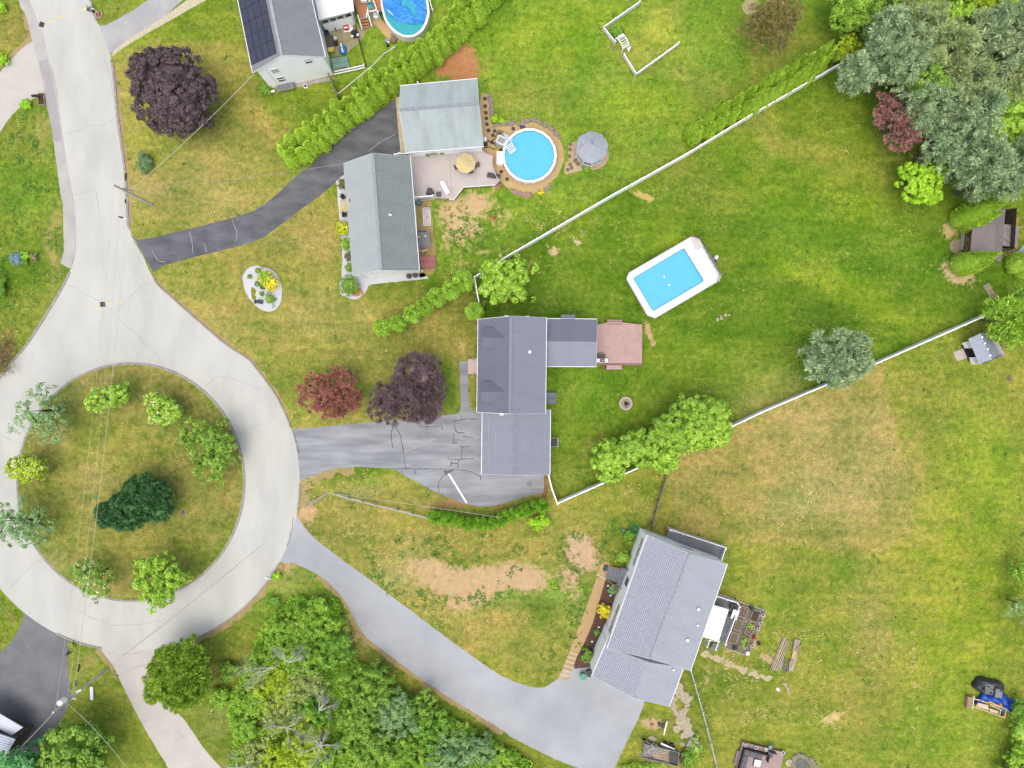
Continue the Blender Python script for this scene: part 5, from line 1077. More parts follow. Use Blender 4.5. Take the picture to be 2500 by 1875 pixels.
# big thujas by the old shed
for (x_, y_), tips, lab in (((1015,680),[(0,0,1.45,9.4),(.5,.8,1.1,9.0),(.6,-.8,1.0,8.0)],'pair-tipped tall thuja at the north side of the old shed'),((1010,1440),[(0,0,1.35,8.0),(.6,.3,1.1,7.6),(.4,-.6,1.0,6.4)],'tall thuja at the south side of the old shed'),((1960,1440),[(0,0,1.5,4.6),(.8,-.7,1.2,4.2),(1.6,.2,1.2,4.6)],'thuja at the right edge south-east of the old shed')):
    t = thuja_proto('thuja', lab, int(x_), tips, THUJA, None); t.location = P(*ZQ(x_+60, y_), 0)
GP3 = 'rounded thuja clumps between the two front lawns'
def round_thuja(name, label, seed, R, h, n, fol, group, u, v, single=False):
    rg2 = random.Random(seed); t = link(bpy.data.objects.new(name, None)); tag(t, label, 'conifer', group); t.location = P(u, v, 0)
    lb = []
    for k in range(n):
        a = 6.283*k/n+rg2.uniform(-.3,.3); r = R*.5; z = h*rg2.uniform(.48,.66)
        lb.append((math.cos(a)*r, math.sin(a)*r, z, R*.44, R*.44, z*.98))
    rs = np.random.RandomState(seed); V, ext = leafcloud(rs, lb, .14, 16, .15, .08, 'tuft', 1.6, under=.6, core=.93, lump=.02); npmesh('foliage', V, 0, fol, t, ext)
    M().tube([(0,0,0),(0,0,h*.3)], .06, 5).build('stem', BARK, t); return t
seq = [(1000,690,1.15,2.6,6),(1140,655,1.0,2.6,5),(1270,575,1.15,3.0,5),(1385,505,1.15,3.0,5),(1490,425,1.15,3.2,6),(1620,360,1.2,3.4,6),(1735,280,1.25,3.8,6)]
for k, (x_, y_, R, h, n) in enumerate(seq):
    round_thuja('thuja', f'{ORD[k]} hollow-topped round thuja from the lower left end of the short hedge', 300+k, R*1.05, h*1.35, n, THUJA2 if k != 3 else BRIGHT, GP3, *ZJ(x_, y_+6))
round_thuja('thuja', 'lone ring-shaped thuja at the back corner of the dormer house', 320, 1.2, 3.6, 6, THUJA2, None, *ZJ(1832, 548))
GP4 = 'rounded thujas round the middle parking bay'
arcp = L(ZAE,610,790,690,805,775,800,860,830,950,845,1040,870,1120,885,1210,890,1310,880,1400,880,1480,850,1560,800,1660,770,1760,735,1850,715,1930,680,2060,660)
for k, (u, v) in enumerate(row(arcp, 16)):
    round_thuja('thuja', f'{ORD[k]} rounded thuja from the rail fence end of the hedge round the parking bay', 340+k, .85, 2.7+.5*math.sin(k*1.7), 3 if k % 3 else 4, THUJA3, GP4, u, v+3)
tree('shrub', 'fresh light green shrub below the east end of the parking bay hedge', *ZAE(1960,925), [(0,0,24,16,.9,.7),(14,-6,16,14,1.0,.6)], 1.5, LIME, cat='shrub', clump=.3, per=30, l=.22, w=.1, core=.6, seed=51, trunk=False)
# --- spruces and broadleaves of the upper right wood
wood = [ # u v r zc rz mat style label
 (2069,16,56,5,3.4,'W','leafy green tree at the left end of the upper right wood by the top edge'),(2135,30,46,5,3,'G','mid-green tree next to the stone wall of the upper right wood'),
 (2205,28,60,6,4,'P','dull pine near the top edge of the upper right wood'),(2170,90,56,7,4.6,'S','blue-green spruce above the end of the upper white fence'),
 (2105,176,54,6,4.2,'S','bluest spruce beside the end of the upper white fence'),(2190,165,66,7.5,5,'S','broad blue-green spruce right of the fence end'),
 (2310,40,60,6.5,4,'B','bright green broadleaf among the pines at the top'),(2290,130,70,8,5,'P','pale feathery pine in the middle of the upper wood'),
 (2405,22,78,7,4.4,'L','yellow-green broadleaf at the top edge near the corner'),(2425,110,92,9.5,5.6,'Q','big pale wind-combed pine in the upper right corner'),
 (2250,215,50,7,4.4,'G','mid-green tree in the gap above the rose-red maple'),(2345,205,70,8,5,'P','grey-green pine under the pale corner pine'),
 (2465,200,66,8,5,'P','grey-green pine at the right edge below the pale corner pine'),(2262,262,66,7,4.8,'S','blue-green spruce right of the rose-red maple'),
 (2350,280,66,7.5,4.8,'S','blue-green spruce in the heart of the wood'),(2436,305,78,6.5,4.2,'X','speckled lime-and-dark broadleaf at the right edge of the wood'),
 (2310,345,56,6.5,4.4,'S','blue-green spruce above the lime tree'),(2360,395,64,7,5,'S','blue-grey spruce at the lower left of the wood'),
 (2430,430,72,7.5,5.4,'S','large blue-grey spruce above the old shed'),(2496,390,54,7,4.8,'S','blue-grey spruce cut by the right edge'),(2385,330,44,7,4,'S','narrow blue-green spruce between the lime broadleaf and the spruces'),
 (2490,90,50,8,5,'P','green pine at the right edge beside the corner pine'),(2250,80,50,7,4,'P','mid-grey pine between the two blue spruces and the top edge')]
MP = dict(W=(WILD,'leaf',.3,.2), G=(GREEN,'leaf',.34,.2), P=(GREYG,'tuft',.58,.10), S=(SPRUCE,'tuft',.54,.11), B=(BRIGHT,'leaf',.34,.22), L=(YGREEN,'leaf',.36,.24), Q=(PINEP,'tuft',.9,.12), X=(BRIGHT,'leaf',.42,.34))
for i, (u, v, r, zc, rz, mk, lab) in enumerate(wood):
    fo, st, l_, w2 = MP[mk]; rg2 = random.Random(i+900)
    lb = [(0,0,r*.74,r*.74,zc,rz)]+[(math.cos(a)*r*.5, math.sin(a)*r*.5, r*.46, r*.46, zc-rz*.25, rz*.6) for a in [rg2.uniform(0,1)+k*1.57 for k in range(4)]]
    tree('spruce_tree' if mk == 'S' else 'pine_tree' if mk in 'PQ' else 'broadleaf_tree', lab, u, v, lb, zc+rz, fo, style=st, clump=.72, per=56, l=l_, w=w2, core=.34 if st == 'tuft' else .6, lump=.3, seed=400+i, dens=1.0, group='trees of the upper right wood', twigs=2 if mk in 'PQ' else 0, twigm=DEADWOOD)
tree('shrub', 'round yellow-green shrub at the end of the upper white fence', *ZE(845,365), [(0,0,30,30,2.0,1.5),(-16,20,20,16,1.6,1.1)], 3.5, YGREEN, cat='shrub', clump=.36, per=34, l=.22, w=.14, core=.6, seed=52)
tree('shrub', 'small green shrub between the thuja row and the yellow-green shrub', *ZE(705,430), [(0,0,16,18,1.5,1.1)], 2.6, GREEN, cat='shrub', clump=.36, per=30, l=.22, w=.14, core=.5, seed=53)
tree('shrub', 'dark hedge-like shrub between the last thuja and the star-leaved tree', *ZR(2130,120), [(0,0,26,24,2.4,1.6),(20,26,24,20,2.4,1.5)], 4, DEEP, cat='shrub', clump=.4, per=34, l=.24, w=.14, core=.7, seed=54)
# --- rough wood at the bottom
low = [ # u v r zc rz mat label
 (708,1532,58,3.2,2.0,'W','deep green tree at the upper left of the lower wood'),(775,1522,66,3.8,2.6,'W','green tree at the top of the lower wood beside the new drive'),(815,1590,52,3.6,2.4,'D','dark green tree next to the bend of the new drive'),
 (735,1590,60,4.0,2.6,'W','green tree with a dead top inside the lower wood'),(668,1606,54,3.0,1.9,'W','bright green tree at the left flank of the lower wood'),(665,1670,66,3.4,2.2,'Y','yellow-green tree in the left middle of the lower wood'),
 (622,1708,46,2.6,1.8,'W','bright green thicket tree at the left foot of the lower wood'),(536,1700,24,1.4,1.0,'W','small bright green tree right of the feathery locust'),(560,1640,24,1.6,1.1,'G','low green shrub right of the feathery locust'),
 (600,1775,38,2.2,1.5,'W','mid-green tree near the bottom edge left of the lower wood'),(740,1672,56,3.6,2.2,'O','dull olive tree above the leaning dead tree'),(690,1735,64,3.0,2.0,'O','pale olive thicket tree in the middle of the lower wood'),
 (770,1740,50,3.4,2.0,'D','dark green tree between the two bleached dead trees'),(900,1675,68,5.2,3.2,'G','dense leafy green tree above the middle of the lower wood'),(880,1750,60,4.4,2.8,'G','leafy green tree below the dense leafy one'),
 (965,1745,62,4.0,2.6,'V','greyish green tree right of the leafy trees'),(1030,1725,46,3.2,2.0,'G','green tree near the edge of the new drive'),(1050,1790,62,3.4,2.2,'D','dark green tree near the bare hollow'),
 (760,1815,70,3.6,2.4,'Y','bright yellow-green tree at the bottom edge left of centre'),(690,1850,60,3.2,2.2,'Y','yellow-green tree at the bottom edge'),(840,1850,60,3.4,2.2,'W','bright green tree at the bottom edge in the middle'),
 (920,1830,66,3.8,2.4,'G','green tree at the bottom edge right of centre'),(1000,1850,60,3.6,2.4,'W','light green tree at the bottom edge below the dark tree'),(1090,1845,60,3.6,2.4,'V','silvery green tree at the bottom edge'),
 (1160,1830,50,3.0,2.0,'V','grey-green tree at the right end of the lower wood'),(1120,1795,34,1.6,1.0,'W','low bright shrub beside the new drive'),(1215,1855,44,2.2,1.5,'W','bright green shrub at the tail of the lower wood by the bottom edge'),(630,1845,50,2.6,1.6,'O','dry olive shrub by the bottom edge')]
MW = dict(D=DEEP, W=WILD, Y=YGREEN, G=GREEN, O=OLIVE, V=SILVER)
for i, (u, v, r, zc, rz, mk, lab) in enumerate(low):
    rg2 = random.Random(i+1200)
    lb = [(0,0,r*.66,r*.66,zc,rz)]+[(math.cos(a)*r*.55, math.sin(a)*r*.55, r*rg2.uniform(.36,.5), r*rg2.uniform(.36,.5), zc-rz*rg2.uniform(.1,.5), rz*.65) for a in [rg2.uniform(0,1)+k*1.57 for k in range(4)]]
    lb = [(a_, b_, c_, d_, z_*.62, q_*.72) for a_, b_, c_, d_, z_, q_ in lb]
    tree('broadleaf_tree' if r > 40 else 'shrub', lab, u, v, lb, (zc+rz)*.72, MW[mk], cat='tree' if r > 40 else 'shrub', clump=.5, per=30 if mk != 'O' else 20, l=.26, w=.14, core=.4 if mk != 'O' else .2, lump=.4, seed=500+i, dens=1.1, group='trees of the lower wood', twigs=4 if mk == 'O' else 0, twigm=DEADWOOD)
RSU = np.random.RandomState(71); upoly = [(570,1700),(590,1650),(620,1600),(640,1530),(720,1455),(820,1460),(850,1540),(872,1610),(960,1670),(1060,1730),(1180,1790),(1290,1850),(1330,1900),(560,1900),(580,1800),(560,1740)]
un = 5200; ux = RSU.uniform(460, 1340, un*3); uy = RSU.uniform(1430, 1900, un*3); ok_ = inpoly(ux, uy, upoly)&(fbm(ux*.02, uy*.02, 13) > .36); ux, uy = ux[ok_][:un], uy[ok_][:un]
cw = np.stack([(ux-1250)*S, (937.5-uy)*S, RSU.rand(len(ux))*.8+.15], 1); per_ = 16; CU = np.repeat(cw, per_, 0); mU = len(CU); kU = RSU.normal(size=(mU,3)); kU /= np.linalg.norm(kU, axis=1)[:,None]; posU = CU+kU*np.array([.38,.38,.28])
aU = RSU.normal(size=(mU,3)); aU[:,2] *= .4; aU /= np.linalg.norm(aU, axis=1)[:,None]; nU = RSU.normal(size=(mU,3))*.5; nU[:,2] += 1; bU = np.cross(nU, aU); bU /= np.linalg.norm(bU, axis=1)[:,None]
o = npmesh('undergrowth', np.stack([posU-aU*.15, posU+bU*.08, posU+aU*.15, posU-bU*.08], 1).reshape(-1,3), 0, foliage('undergrowth_leaves', cf((84,130,32),(134,176,52),(188,212,84)), .25, .3)); tag(o, kind='stuff')
o['label'] = 'tangled bright green undergrowth of the lower wood'; o['category'] = 'undergrowth'
def dead(label, u, v, z0, dirs, ln, seed, depth=3, r=.07):
    t = T('dead_tree', label, 'tree', u, v); m = M(); rg2 = random.Random(seed)
    m.tube([(0,0,0),(0,0,z0)], [r*1.6, r], 6)
    for d in dirs:
        limbs(m, rg2, Vector((0,0,z0*.95)), Vector(d).normalized(), ln*rg2.uniform(.8,1.2), r, depth, .42, 4)
    m.build('branch', DEADWOOD, t); return t
dead('bleached dead tree with fanned limbs above the green top of the lower wood', 735, 1580, 5.4, [(-.8,.9,.5),(.6,.9,.4),(-.3,.8,.6),(.9,.4,.4)], 1.7, 1)
dead('bleached fallen dead top at the left of the lower wood', 700, 1592, 5.2, [(-1,-.3,.15),(-.9,-.5,.2),(-1,0,.2)], 2.2, 2)
dead('grey dead tree leaning towards the new drive', 800, 1700, 4.4, [(.8,.9,.4),(.5,.9,.5),(1,.5,.3),(.2,.9,.6)], 1.9, 3)
dead('spiky pale grey dead tree in the middle of the lower wood', 806, 1778, 4.8, [(0,1,.5),(.5,.9,.3),(-.7,.5,.3),(.9,.2,.3),(-.9,-.3,.2),(.5,-.7,.3),(-.2,-.9,.3),(-.5,.9,.4)], 1.4, 4, 3)
dead('dead grey shrub at the bottom edge left of the lower wood', 596, 1852, 2.4, [(0,1,.4),(1,.3,.3),(-1,.2,.3),(.6,-.8,.3),(-.6,-.7,.3)], 1.3, 5)
dead('bare twiggy tree among the olive thicket', 720, 1745, 3.6, [(-1,.3,.4),(1,.5,.4),(.3,-1,.3),(.9,-.2,.2)], 1.5, 6)
dead('pale bare branch reaching in from the right edge', 2530, 1490, 3.2, [(-1,-.3,.1),(-1,.1,.1),(-.9,-.6,.1)], 2.6, 7)
tree('shrub', 'silvery leaves hanging in at the right edge below the middle', 2492, 1478, [(0,0,26,22,2.6,.9),(-20,16,16,10,2.4,.5)], 3.5, SILVER, cat='shrub', clump=.4, per=16, l=.3, w=.14, core=0, seed=55, dens=.8)
tree('shrub', 'green leaves at the right edge above the silvery branch', 2496, 1400, [(0,0,22,44,2.4,1.4)], 4, WILD, cat='shrub', clump=.45, per=24, l=.3, w=.16, core=.3, seed=56)
for k, (u, v, rx, ry) in enumerate(((2492,1730,22,26),(2490,1790,26,30),(2486,1850,30,36),(2470,1885,26,20))):
    tree('shrub', ['upper','middle','lower','lowest'][k]+' green hedge shrub at the bottom right edge', u, v, [(0,0,rx,ry,1.6,1.2)], 3, (DEEP, WILD, BRIGHT, WILD)[k], cat='shrub', clump=.4, per=30, l=.26, w=.16, core=.6, seed=57+k, group='hedge at the bottom right edge')
# --- garden shrubs
def shrub(label, u, v, r, h, fol, seed, rx=None, grp=None, ext=None, cl=.22):
    return tree('shrub', label, u, v, [(0,0,rx or r,r,h*.5,h*.5)], h, fol, cat='shrub', clump=cl, per=26, l=.16, w=.09, core=.75, lump=.08, seed=seed, dens=1.3, group=grp, trunk=True, extra=ext)
shrub('brownish round shrub at the north end of the white gravel strip', *ZF(265,430), 12, 1.1, foliage('brown_green_leaves', cf((104,100,60),(138,132,84)), .8), 71, 9)
shrub('yellow-tipped shrub against the west eave of the long house', *ZF(268,945), 17, 1.4, YGREEN, 72, 15, ext=(YELLOW,.3,.2,.12)); shrub('clipped bright green ball shrub below the yellow-tipped one', *ZF(310,1130), 15, 1.3, WILD, 73, 12)
shrub('dull brown shrub half under the west eave', *ZF(345,1285), 11, 1.0, foliage('dull_leaves', cf((92,88,58),(124,118,78)), .8), 74, 8); shrub('little loose green shrub near the south-west house corner', *ZF(348,1415), 9, .9, GREEN, 75, 7)
shrub('large round green shrub on the white gravel point', *ZJ(655,300), 25, 1.9, GREEN, 76, 24, cl=.3); shrub('reddish low shrub hugging the round green one', *ZJ(735,355), 10, .5, REDS, 77, 14)
IG = 'plants on the white stone island bed'
shrub('large green-centred shrub with yellow tips on the white stone bed', *ZW(910,600), 17, 1.4, BRIGHT, 78, 17, IG, (YELLOW,.25,.2,.12)); shrub('pale yellow leafy shrub on the white stone bed', *ZW(1050,760), 17, 1.3, YELLOW, 79, 18, IG)
shrub('mid-green shrub low on the right of the white stone bed', *ZW(1020,1135), 11, .9, GREEN, 80, 9, IG)
for k, (x_, y_, r, lab) in enumerate(((720,415,4.8,'small dark shrub nearest the top of the white stone bed'),(508,580,4,'tiny shrub on the left of the white stone bed'),(705,760,5.2,'small dark shrub left of the yellow ones on the white bed'),(832,1000,5,'small olive ball in the middle of the white stone bed'))):
    shrub(lab, *ZW(x_, y_), r, .5, DEEP, 81+k, r, IG, cl=.15)
shrub('golden yellow shrub in the mulch bed of the turned house', *ZO(535,800), 17, 1.2, YELLOW, 90, 15); shrub('grey-green round shrub near the front steps', *ZO(610,625), 12, .9, SILVER, 91); shrub('round green shrub at the drive end of the mulch bed', *ZO(400,1175), 16, 1.2, GREEN, 92, 17)
shrub('low green plant in the middle of the mulch bed', *ZO(470,985), 7, .4, GREEN, 93); shrub('sprawling green shrub north of the front steps', *ZO(690,350), 18, 1.2, WILD, 94, 19, cl=.3); shrub('dark green shrub under the north corner of the turned house', *ZO(745,170), 14, 1.2, DEEP, 95, 16, cl=.3)
shrub('single dark green bush on the slope above the lower wood', *ZN(350,345), 14, 1.0, DEEP, 96, 17, cl=.3); shrub('spiky lime plant beside the white mailbox', *ZN(370,150), 10, .7, LIME, 97)
shrub('small bluish bush on the lawn south of the maroon maple', *ZA(1225,1370), 30, 1.6, foliage('blue_green', cf((90,124,80),(124,150,100)), .8, .2), 98, 17, cl=.3)
shrub('small blue spruce on the lawn west of the road', *ZB(140,665), 14, 1.3, foliage('blue_needles', cf((110,136,150),(150,172,186)), 1), 99, 14); shrub('lime shrub next to the small blue spruce', *ZB(215,640), 9, .8, LIME, 100); shrub('dark green shrub below the lime one west of the road', *ZB(200,695), 8, .8, DEEP, 101); shrub('grey twiggy shrub right of the lime one', *ZB(287,650), 8, .6, foliage('grey_twig', cf((138,130,100),(160,150,118)), 1), 102)
shrub('lime shrub at the left edge near the top', *ZA(10,60), 12, 1.0, LIME, 103, 12); shrub('bright lime shrub at the left edge beside the beige drive', *ZA(18,505), 14, 1.1, LIME, 104, 14); shrub('low lime plant at the corner of the beige drive', *ZA(220,885), 12, .6, LIME, 105, 15)
shrub('deep green bush inside the picket garden', *ZD(1130,265), 15, 1.0, DEEP, 106, 19, cl=.3); shrub('yellow-green tuft at the corner post of the picket garden', *ZD(1005,205), 8, .6, YGREEN, 107, 7)
shrub('lime shrub on the stone wall right of the stepping stones', *ZY(155,525), 9, .5, LIME, 108, 7); shrub('low lime ground cover beside the pool terrace wall', *ZY(270,570), 5, .4, LIME, 109, 10)
shrub('yellow-green clipped shrub by the forecourt corner mailbox', *ZM(570,690), 5, .6, YGREEN, 110)
shrub('mixed green shrub where the white-gabled house meets the lawn', *ZAC(560,1010), 15, 1.0, GREEN, 111, 16, cl=.3)
shrub('small green plants in a ring on the bare sand patch', *ZF(2030,770), 8, .4, GREEN, 112, 9)
shrub('dark shadowy shrub at the left edge west of the roundabout', 2, 700, 26, 1.6, DEEP, 113, 10, cl=.3)
tree('shrub', 'brown leafless thicket at the left edge above the roundabout', 6, 880, [(0,0,26,40,1.0,.9)], 2, BROWNT, style='tuft', cat='shrub', clump=.4, per=20, l=.4, w=.05, core=0, seed=114, twigs=8)
shrub('green climber at the foot of the gazebo', *ZY(1500,1250), 8, .6, GREEN, 115, 10)
tree('shrub', 'wild green growth at the right of the rock bed', 1700, 1835, [(0,0,16,40,.6,.5),(-20,10,10,14,.5,.4)], 1.1, WILD, cat='shrub', clump=.3, per=24, l=.2, w=.12, core=.4, seed=116, trunk=False)
tree('shrub', 'wild green growth below the loaded trailer', 1580, 1872, [(0,0,50,10,.6,.5),(-40,4,20,8,.5,.4)], 1.1, WILD, cat='shrub', clump=.3, per=24, l=.2, w=.12, core=.4, seed=117, trunk=False)
tree('shrub', 'wild green growth between the trailer and the rocks', 1678, 1855, [(0,0,16,22,.7,.6)], 1.2, DEEP, cat='shrub', clump=.3, per=24, l=.2, w=.12, core=.4, seed=118, trunk=False)
for k, (u, v, rx, ry) in enumerate(((1370,1420,24,10),(1390,1440,28,14),(1350,1425,14,9))):
    tree('shrub', ['first','second','third'][k]+' low fresh green weed patch beside the bare soil', u, v, [(0,0,rx,ry,.12,.14)], .3, LIME if k else WILD, cat='plant', clump=.18, per=14, l=.16, w=.09, core=.0, seed=120+k, trunk=False, dens=.5, group='weed patches beside the bare soil')

# --- weeds and straw tufts too many to count
def tufts(name, label, n, seed, fol, hgt, l, w, per, test):
    rs = np.random.RandomState(seed); U = rs.uniform(-40, 2540, n*12); V_ = rs.uniform(-40, 1915, n*12); k = test(U, V_, rs); U, V_ = U[k][:n], V_[k][:n]
    X = (U-1250)*S; Y = (937.5-V_)*S; c = np.repeat(np.stack([X, Y, np.zeros_like(X)], 1), per, 0); m = len(c); c[:, :2] += rs.normal(size=(m,2))*.16; c[:, 2] += rs.rand(m)*hgt+.02
    a = rs.normal(size=(m,3)); a[:,2] = abs(a[:,2])*.5; a /= np.linalg.norm(a, axis=1)[:,None]; b = np.cross(a, rs.normal(size=(m,3))*.5+np.array([0,0,1])); b /= np.linalg.norm(b, axis=1)[:,None]
    s_ = (.5+rs.rand(m))[:,None]; tag(npmesh(name, np.stack([c-a*l*s_, c+b*w*s_, c+a*l*s_, c-b*w*s_], 1).reshape(-1,3), 0, fol), label, 'grass', kind='stuff')
HARD = [isl_ for isl_ in (outer, d1u+d1l, d2, d3, d4, d5, d6, d7, foot)]
def soft(U, V_):
    k = np.ones(U.shape, bool)
    for pg in HARD: k &= ~inpoly(U, V_, pg)
    k |= ((U-CC[0])/262)**2+((V_-CC[1])/275)**2 < 1
    for x0, x1, y0, y1 in ((830,1240,360,500),(970,1185,190,380),(1160,1570,765,1170),(1530,1765,570,780),(1225,1380,310,450),(1400,1490,300,420)): k &= ~((U > x0) & (U < x1) & (V_ > y0) & (V_ < y1))
    return k
zones = [(130,560,16,120),(1020,1330,110,26),(1100,1345,120,18),(930,1400,40,60),(1010,1460,90,22),(1180,1460,70,16),(1440,1350,60,60),(1370,1500,60,30),(1250,1340,80,20),(60,420,60,120),(30,700,50,80),(1150,560,90,60),(1500,1300,40,40),(1290,1420,60,30),(1380,1580,40,60)]
def tw(U, V_, rs):
    p = np.full(U.shape, .012)
    for u, v, a, b_ in zones: p = np.maximum(p, .55*np.exp(-((U-u)/a)**2-((V_-v)/b_)**2))
    return soft(U, V_) & (rs.rand(len(U)) < p*2*(fbm(U*.03, V_*.03, 41) > .47))
tufts('weeds', 'scattered dark green broad-leaved weeds in the lawns', 5200, 5, foliage('weed_leaves', cf((62,96,34),(92,128,46),(120,154,60)), .5), .12, .13, .07, 7, tw)
def ts(U, V_, rs):
    p = np.full(U.shape, .005)
    for u, v, a, b_ in ((980,1420,60,40),(1100,1500,120,30),(940,1350,60,50),(1310,540,80,30),(1240,640,60,50),(760,1180,90,40),(1880,1740,160,30),(2000,1600,130,90),(2230,1650,8,140),(1800,1650,60,60),(720,1010,50,22),(1560,1220,60,30),(1950,1240,110,50),(1000,1310,160,20),(1120,640,60,60)): p = np.maximum(p, .5*np.exp(-((U-u)/a)**2-((V_-v)/b_)**2))
    return soft(U, V_) & (rs.rand(len(U)) < p*2*(fbm(U*.04, V_*.04, 43) > .47))
tufts('straw_tufts', 'scattered straw-coloured dead grass tufts', 3600, 6, foliage('straw_blades', cf((178,162,98),(206,190,126)), .5), .08, .13, .04, 6, ts)
# ================================================================ FENCES, DECKS, POOLS
def fence(name, label, pts, h, pm, panelm, step=2.4, kind='vinyl', pw=.13, ztop=None, group=None, cat='fence'):
    """pts: pixels of the TOP line; posts every step metres, one panel object per bay"""
    w3 = [P(*p, h) for p in pts]; t = link(bpy.data.objects.new(name, None)); t.location = (w3[0].x, w3[0].y, 0); tag(t, label, cat, group)
    me_p = None; postM = M()
    for i in range(len(w3)-1):
        a, b_ = Vector((w3[i].x, w3[i].y, 0)), Vector((w3[i+1].x, w3[i+1].y, 0)); ln = (b_-a).length; k = max(1, round(ln/step)); d = (b_-a)/k
        ang = math.degrees(math.atan2(d.y, d.x)); L_ = d.length
        base = None
        for j in range(k+1):
            if j == k and i < len(w3)-2: continue
            p = a+d*j
            if me_p is None:
                o = M().box(0,0,h/2+.04,pw,pw,h+.08).box(0,0,h+.1,pw+.05,pw+.05,.05).build('post', pm, t); me_p = o
            else:
                o = link(me_p.copy()); o.parent = t
            o.location = p-t.location; o.rotation_euler = (0,0,math.radians(ang))
        for j in range(k):
            p = a+d*(j+.5)
            if base is None:
                m = M(); x0, x1 = -L_/2+pw/2, L_/2-pw/2
                if kind == 'vinyl':
                    m.box(0,0,h-.05,x1-x0,.15,.12).box(0,0,.12,x1-x0,.06,.12); n = max(3, int((x1-x0)/.16))
                    for q in range(n): m.box(x0+(q+.5)*(x1-x0)/n, 0, h*.5, (x1-x0)/n-.012, .035, h-.2)
                elif kind == 'picket':
                    m.box(0,0,h-.1,x1-x0,.16,.06).box(0,0,.25,x1-x0,.05,.08); n = max(3, int((x1-x0)/.15))
                    for q in range(n): m.box(x0+(q+.5)*(x1-x0)/n, .04, h*.5, .08, .03, h-.06)
                elif kind == 'rail':
                    m.box(0,0,h-.06,x1-x0,.11,.06); n = max(3, int((x1-x0)/.13)); m.box(0,0,.12,x1-x0,.05,.05)
                    for q in range(n): m.box(x0+(q+.5)*(x1-x0)/n, 0, h*.5, .04, .04, h-.2)
                elif kind == 'grey':
                    m.box(0,0,h-.15,x1-x0,.06,.1).box(0,0,.3,x1-x0,.06,.1); n = max(3, int((x1-x0)/.24))
                    for q in range(n): m.box(x0+(q+.5)*(x1-x0)/n, (.05 if q % 2 else -.05), h*.5, .15, .03, h-.04)
                else: m.box(0,0,h-.08,x1-x0,.09,.09).box(0,0,h*.5,x1-x0,.09,.09)
                base = o = m.build('panel', panelm, t)
            else: o = link(base.copy()); o.parent = t
            o.location = p-t.location; o.rotation_euler = (0,0,math.radians(ang))
    return t
GREYW = mat('weathered_grey_wood', C(150,142,138), .9, .2, 3); WHITEW = mat('worn_white_wood', C(206,202,200), .8, .15, 3)
fence('privacy_fence', 'long white vinyl fence from the short hedge up to the upper right wood', [(1158,676), (1240,624), (1495,476), (1672,378), (1820,288), (2062,149)], 1.8, VINYL, VINYL)
fence('privacy_fence', 'short white fence run down to the back corner of the dormer house', [(1159,680), (1171,750)], 1.6, VINYL, VINYL)
fence('privacy_fence', 'long white vinyl fence south of the rectangular pool out to the star-leaved tree', [(1362,1229), (1580,1133), (1774,1048), (1860,1007), (2109,901), (2438,757)], 1.8, VINYL, VINYL)
fence('privacy_fence', 'short white fence from the garage wing corner to the long right fence', [(1339,1159), (1348,1195), (1361,1230)], 1.6, VINYL, VINYL)
fence('picket_fence', 'grey weathered fence from the tree clump to the turned house', L(ZS,1190,930,1150,1100,1110,1240,1060,1400,990,1659)+[(1595,1296)], 1.3, GREYW, GREYW, 2.0, 'grey')
fence('rail_fence', 'grey-white rail fence from the turned house down past the rock bed', [(1687,1635)]+L(ZT,960,440,1050,780,1110,1030)+[(1762,1930)], 1.2, WHITEW, WHITEW, 2.2, 'rails')
fence('rail_fence', 'old white-grey rail fence running into the parking bay hedge', L(ZL,365,655,480,690,680,740,850,780,1080,840), 1.0, WHITEW, WHITEW, 2.2, 'rails')
fence('picket_fence', 'white picket fence, north-west side of the square garden at the top', L(ZD,1320,12,1015,225), 1.0, WHITE, WHITE, 2.0, 'picket', group='picket fences of the square garden')
fence('picket_fence', 'white picket fence, arbor side of the square garden above the arch', L(ZD,1015,225,1115,350), 1.0, WHITE, WHITE, 2.0, 'picket', group='picket fences of the square garden')
fence('picket_fence', 'white picket fence, arbor side of the square garden below the arch', L(ZD,1190,455,1292,618), 1.0, WHITE, WHITE, 2.0, 'picket', group='picket fences of the square garden')
fence('picket_fence', 'white picket fence, south-east side of the square garden', L(ZD,1292,618,1450,505,1652,358), 1.0, WHITE, WHITE, 2.0, 'picket', group='picket fences of the square garden')
fence('board_fence', 'dark weathered board fence from the solar house gable to the hedge', L(ZC,835,625,880,720,912,805), 1.6, mat('dark_old_wood', C(104,92,84), .9, .2, 3), GREYW, 1.8, 'grey')
for nm, lab, pts in (('timber_edging','low timber edging between the cluttered yard and the grass strip', L(ZX,700,400,800,800,870,1060)),):
    t = T(nm, lab, 'edging', *pts[0]); m = M()
    for a_, b_ in zip(pts, pts[1:]): m.beam(P(*a_, .15), P(*b_, .15), .12, .3)
    m.build('beam', mat('dark_timber', C(84,74,60), .9, .2, 3), t, world=True)
for k, (a_, b_) in enumerate(((L(ZX,365,1140,845,1035)), (L(ZX,365,1180,845,1075)))):
    t = T('white_rail', ('upper','lower')[k]+' of the two white rails below the green bulkhead', 'rail', *a_); m = M(); m.beam(P(*a_, .5-.2*k), P(*b_, .5-.2*k), .14, .1)
    for q in (0,.5,1): p = lerp(P(*a_, 0), P(*b_, 0), q); m.box(p.x, p.y, .25-.1*k, .1, .1, .5-.2*k)
    m.build('rail', WHITE, t, world=True)
t = T('wire_fence', 'thin white top-rail wire fence behind the tall hedge', 'fence', 830, 228); wp = L(ZC,905,800,1000,725,1080,655,1200,560,1300,455,1400,390)
M().tube([P(*q_, 1.1) for q_ in wp], .045, 5).build('rail', WHITE, t, world=True); m = M()
for q_ in wp: p = P(*q_, 1.1); m.cyl(p.x, p.y, 0, 1.1, .03, 5)
m.build('post', STEEL, t, world=True)
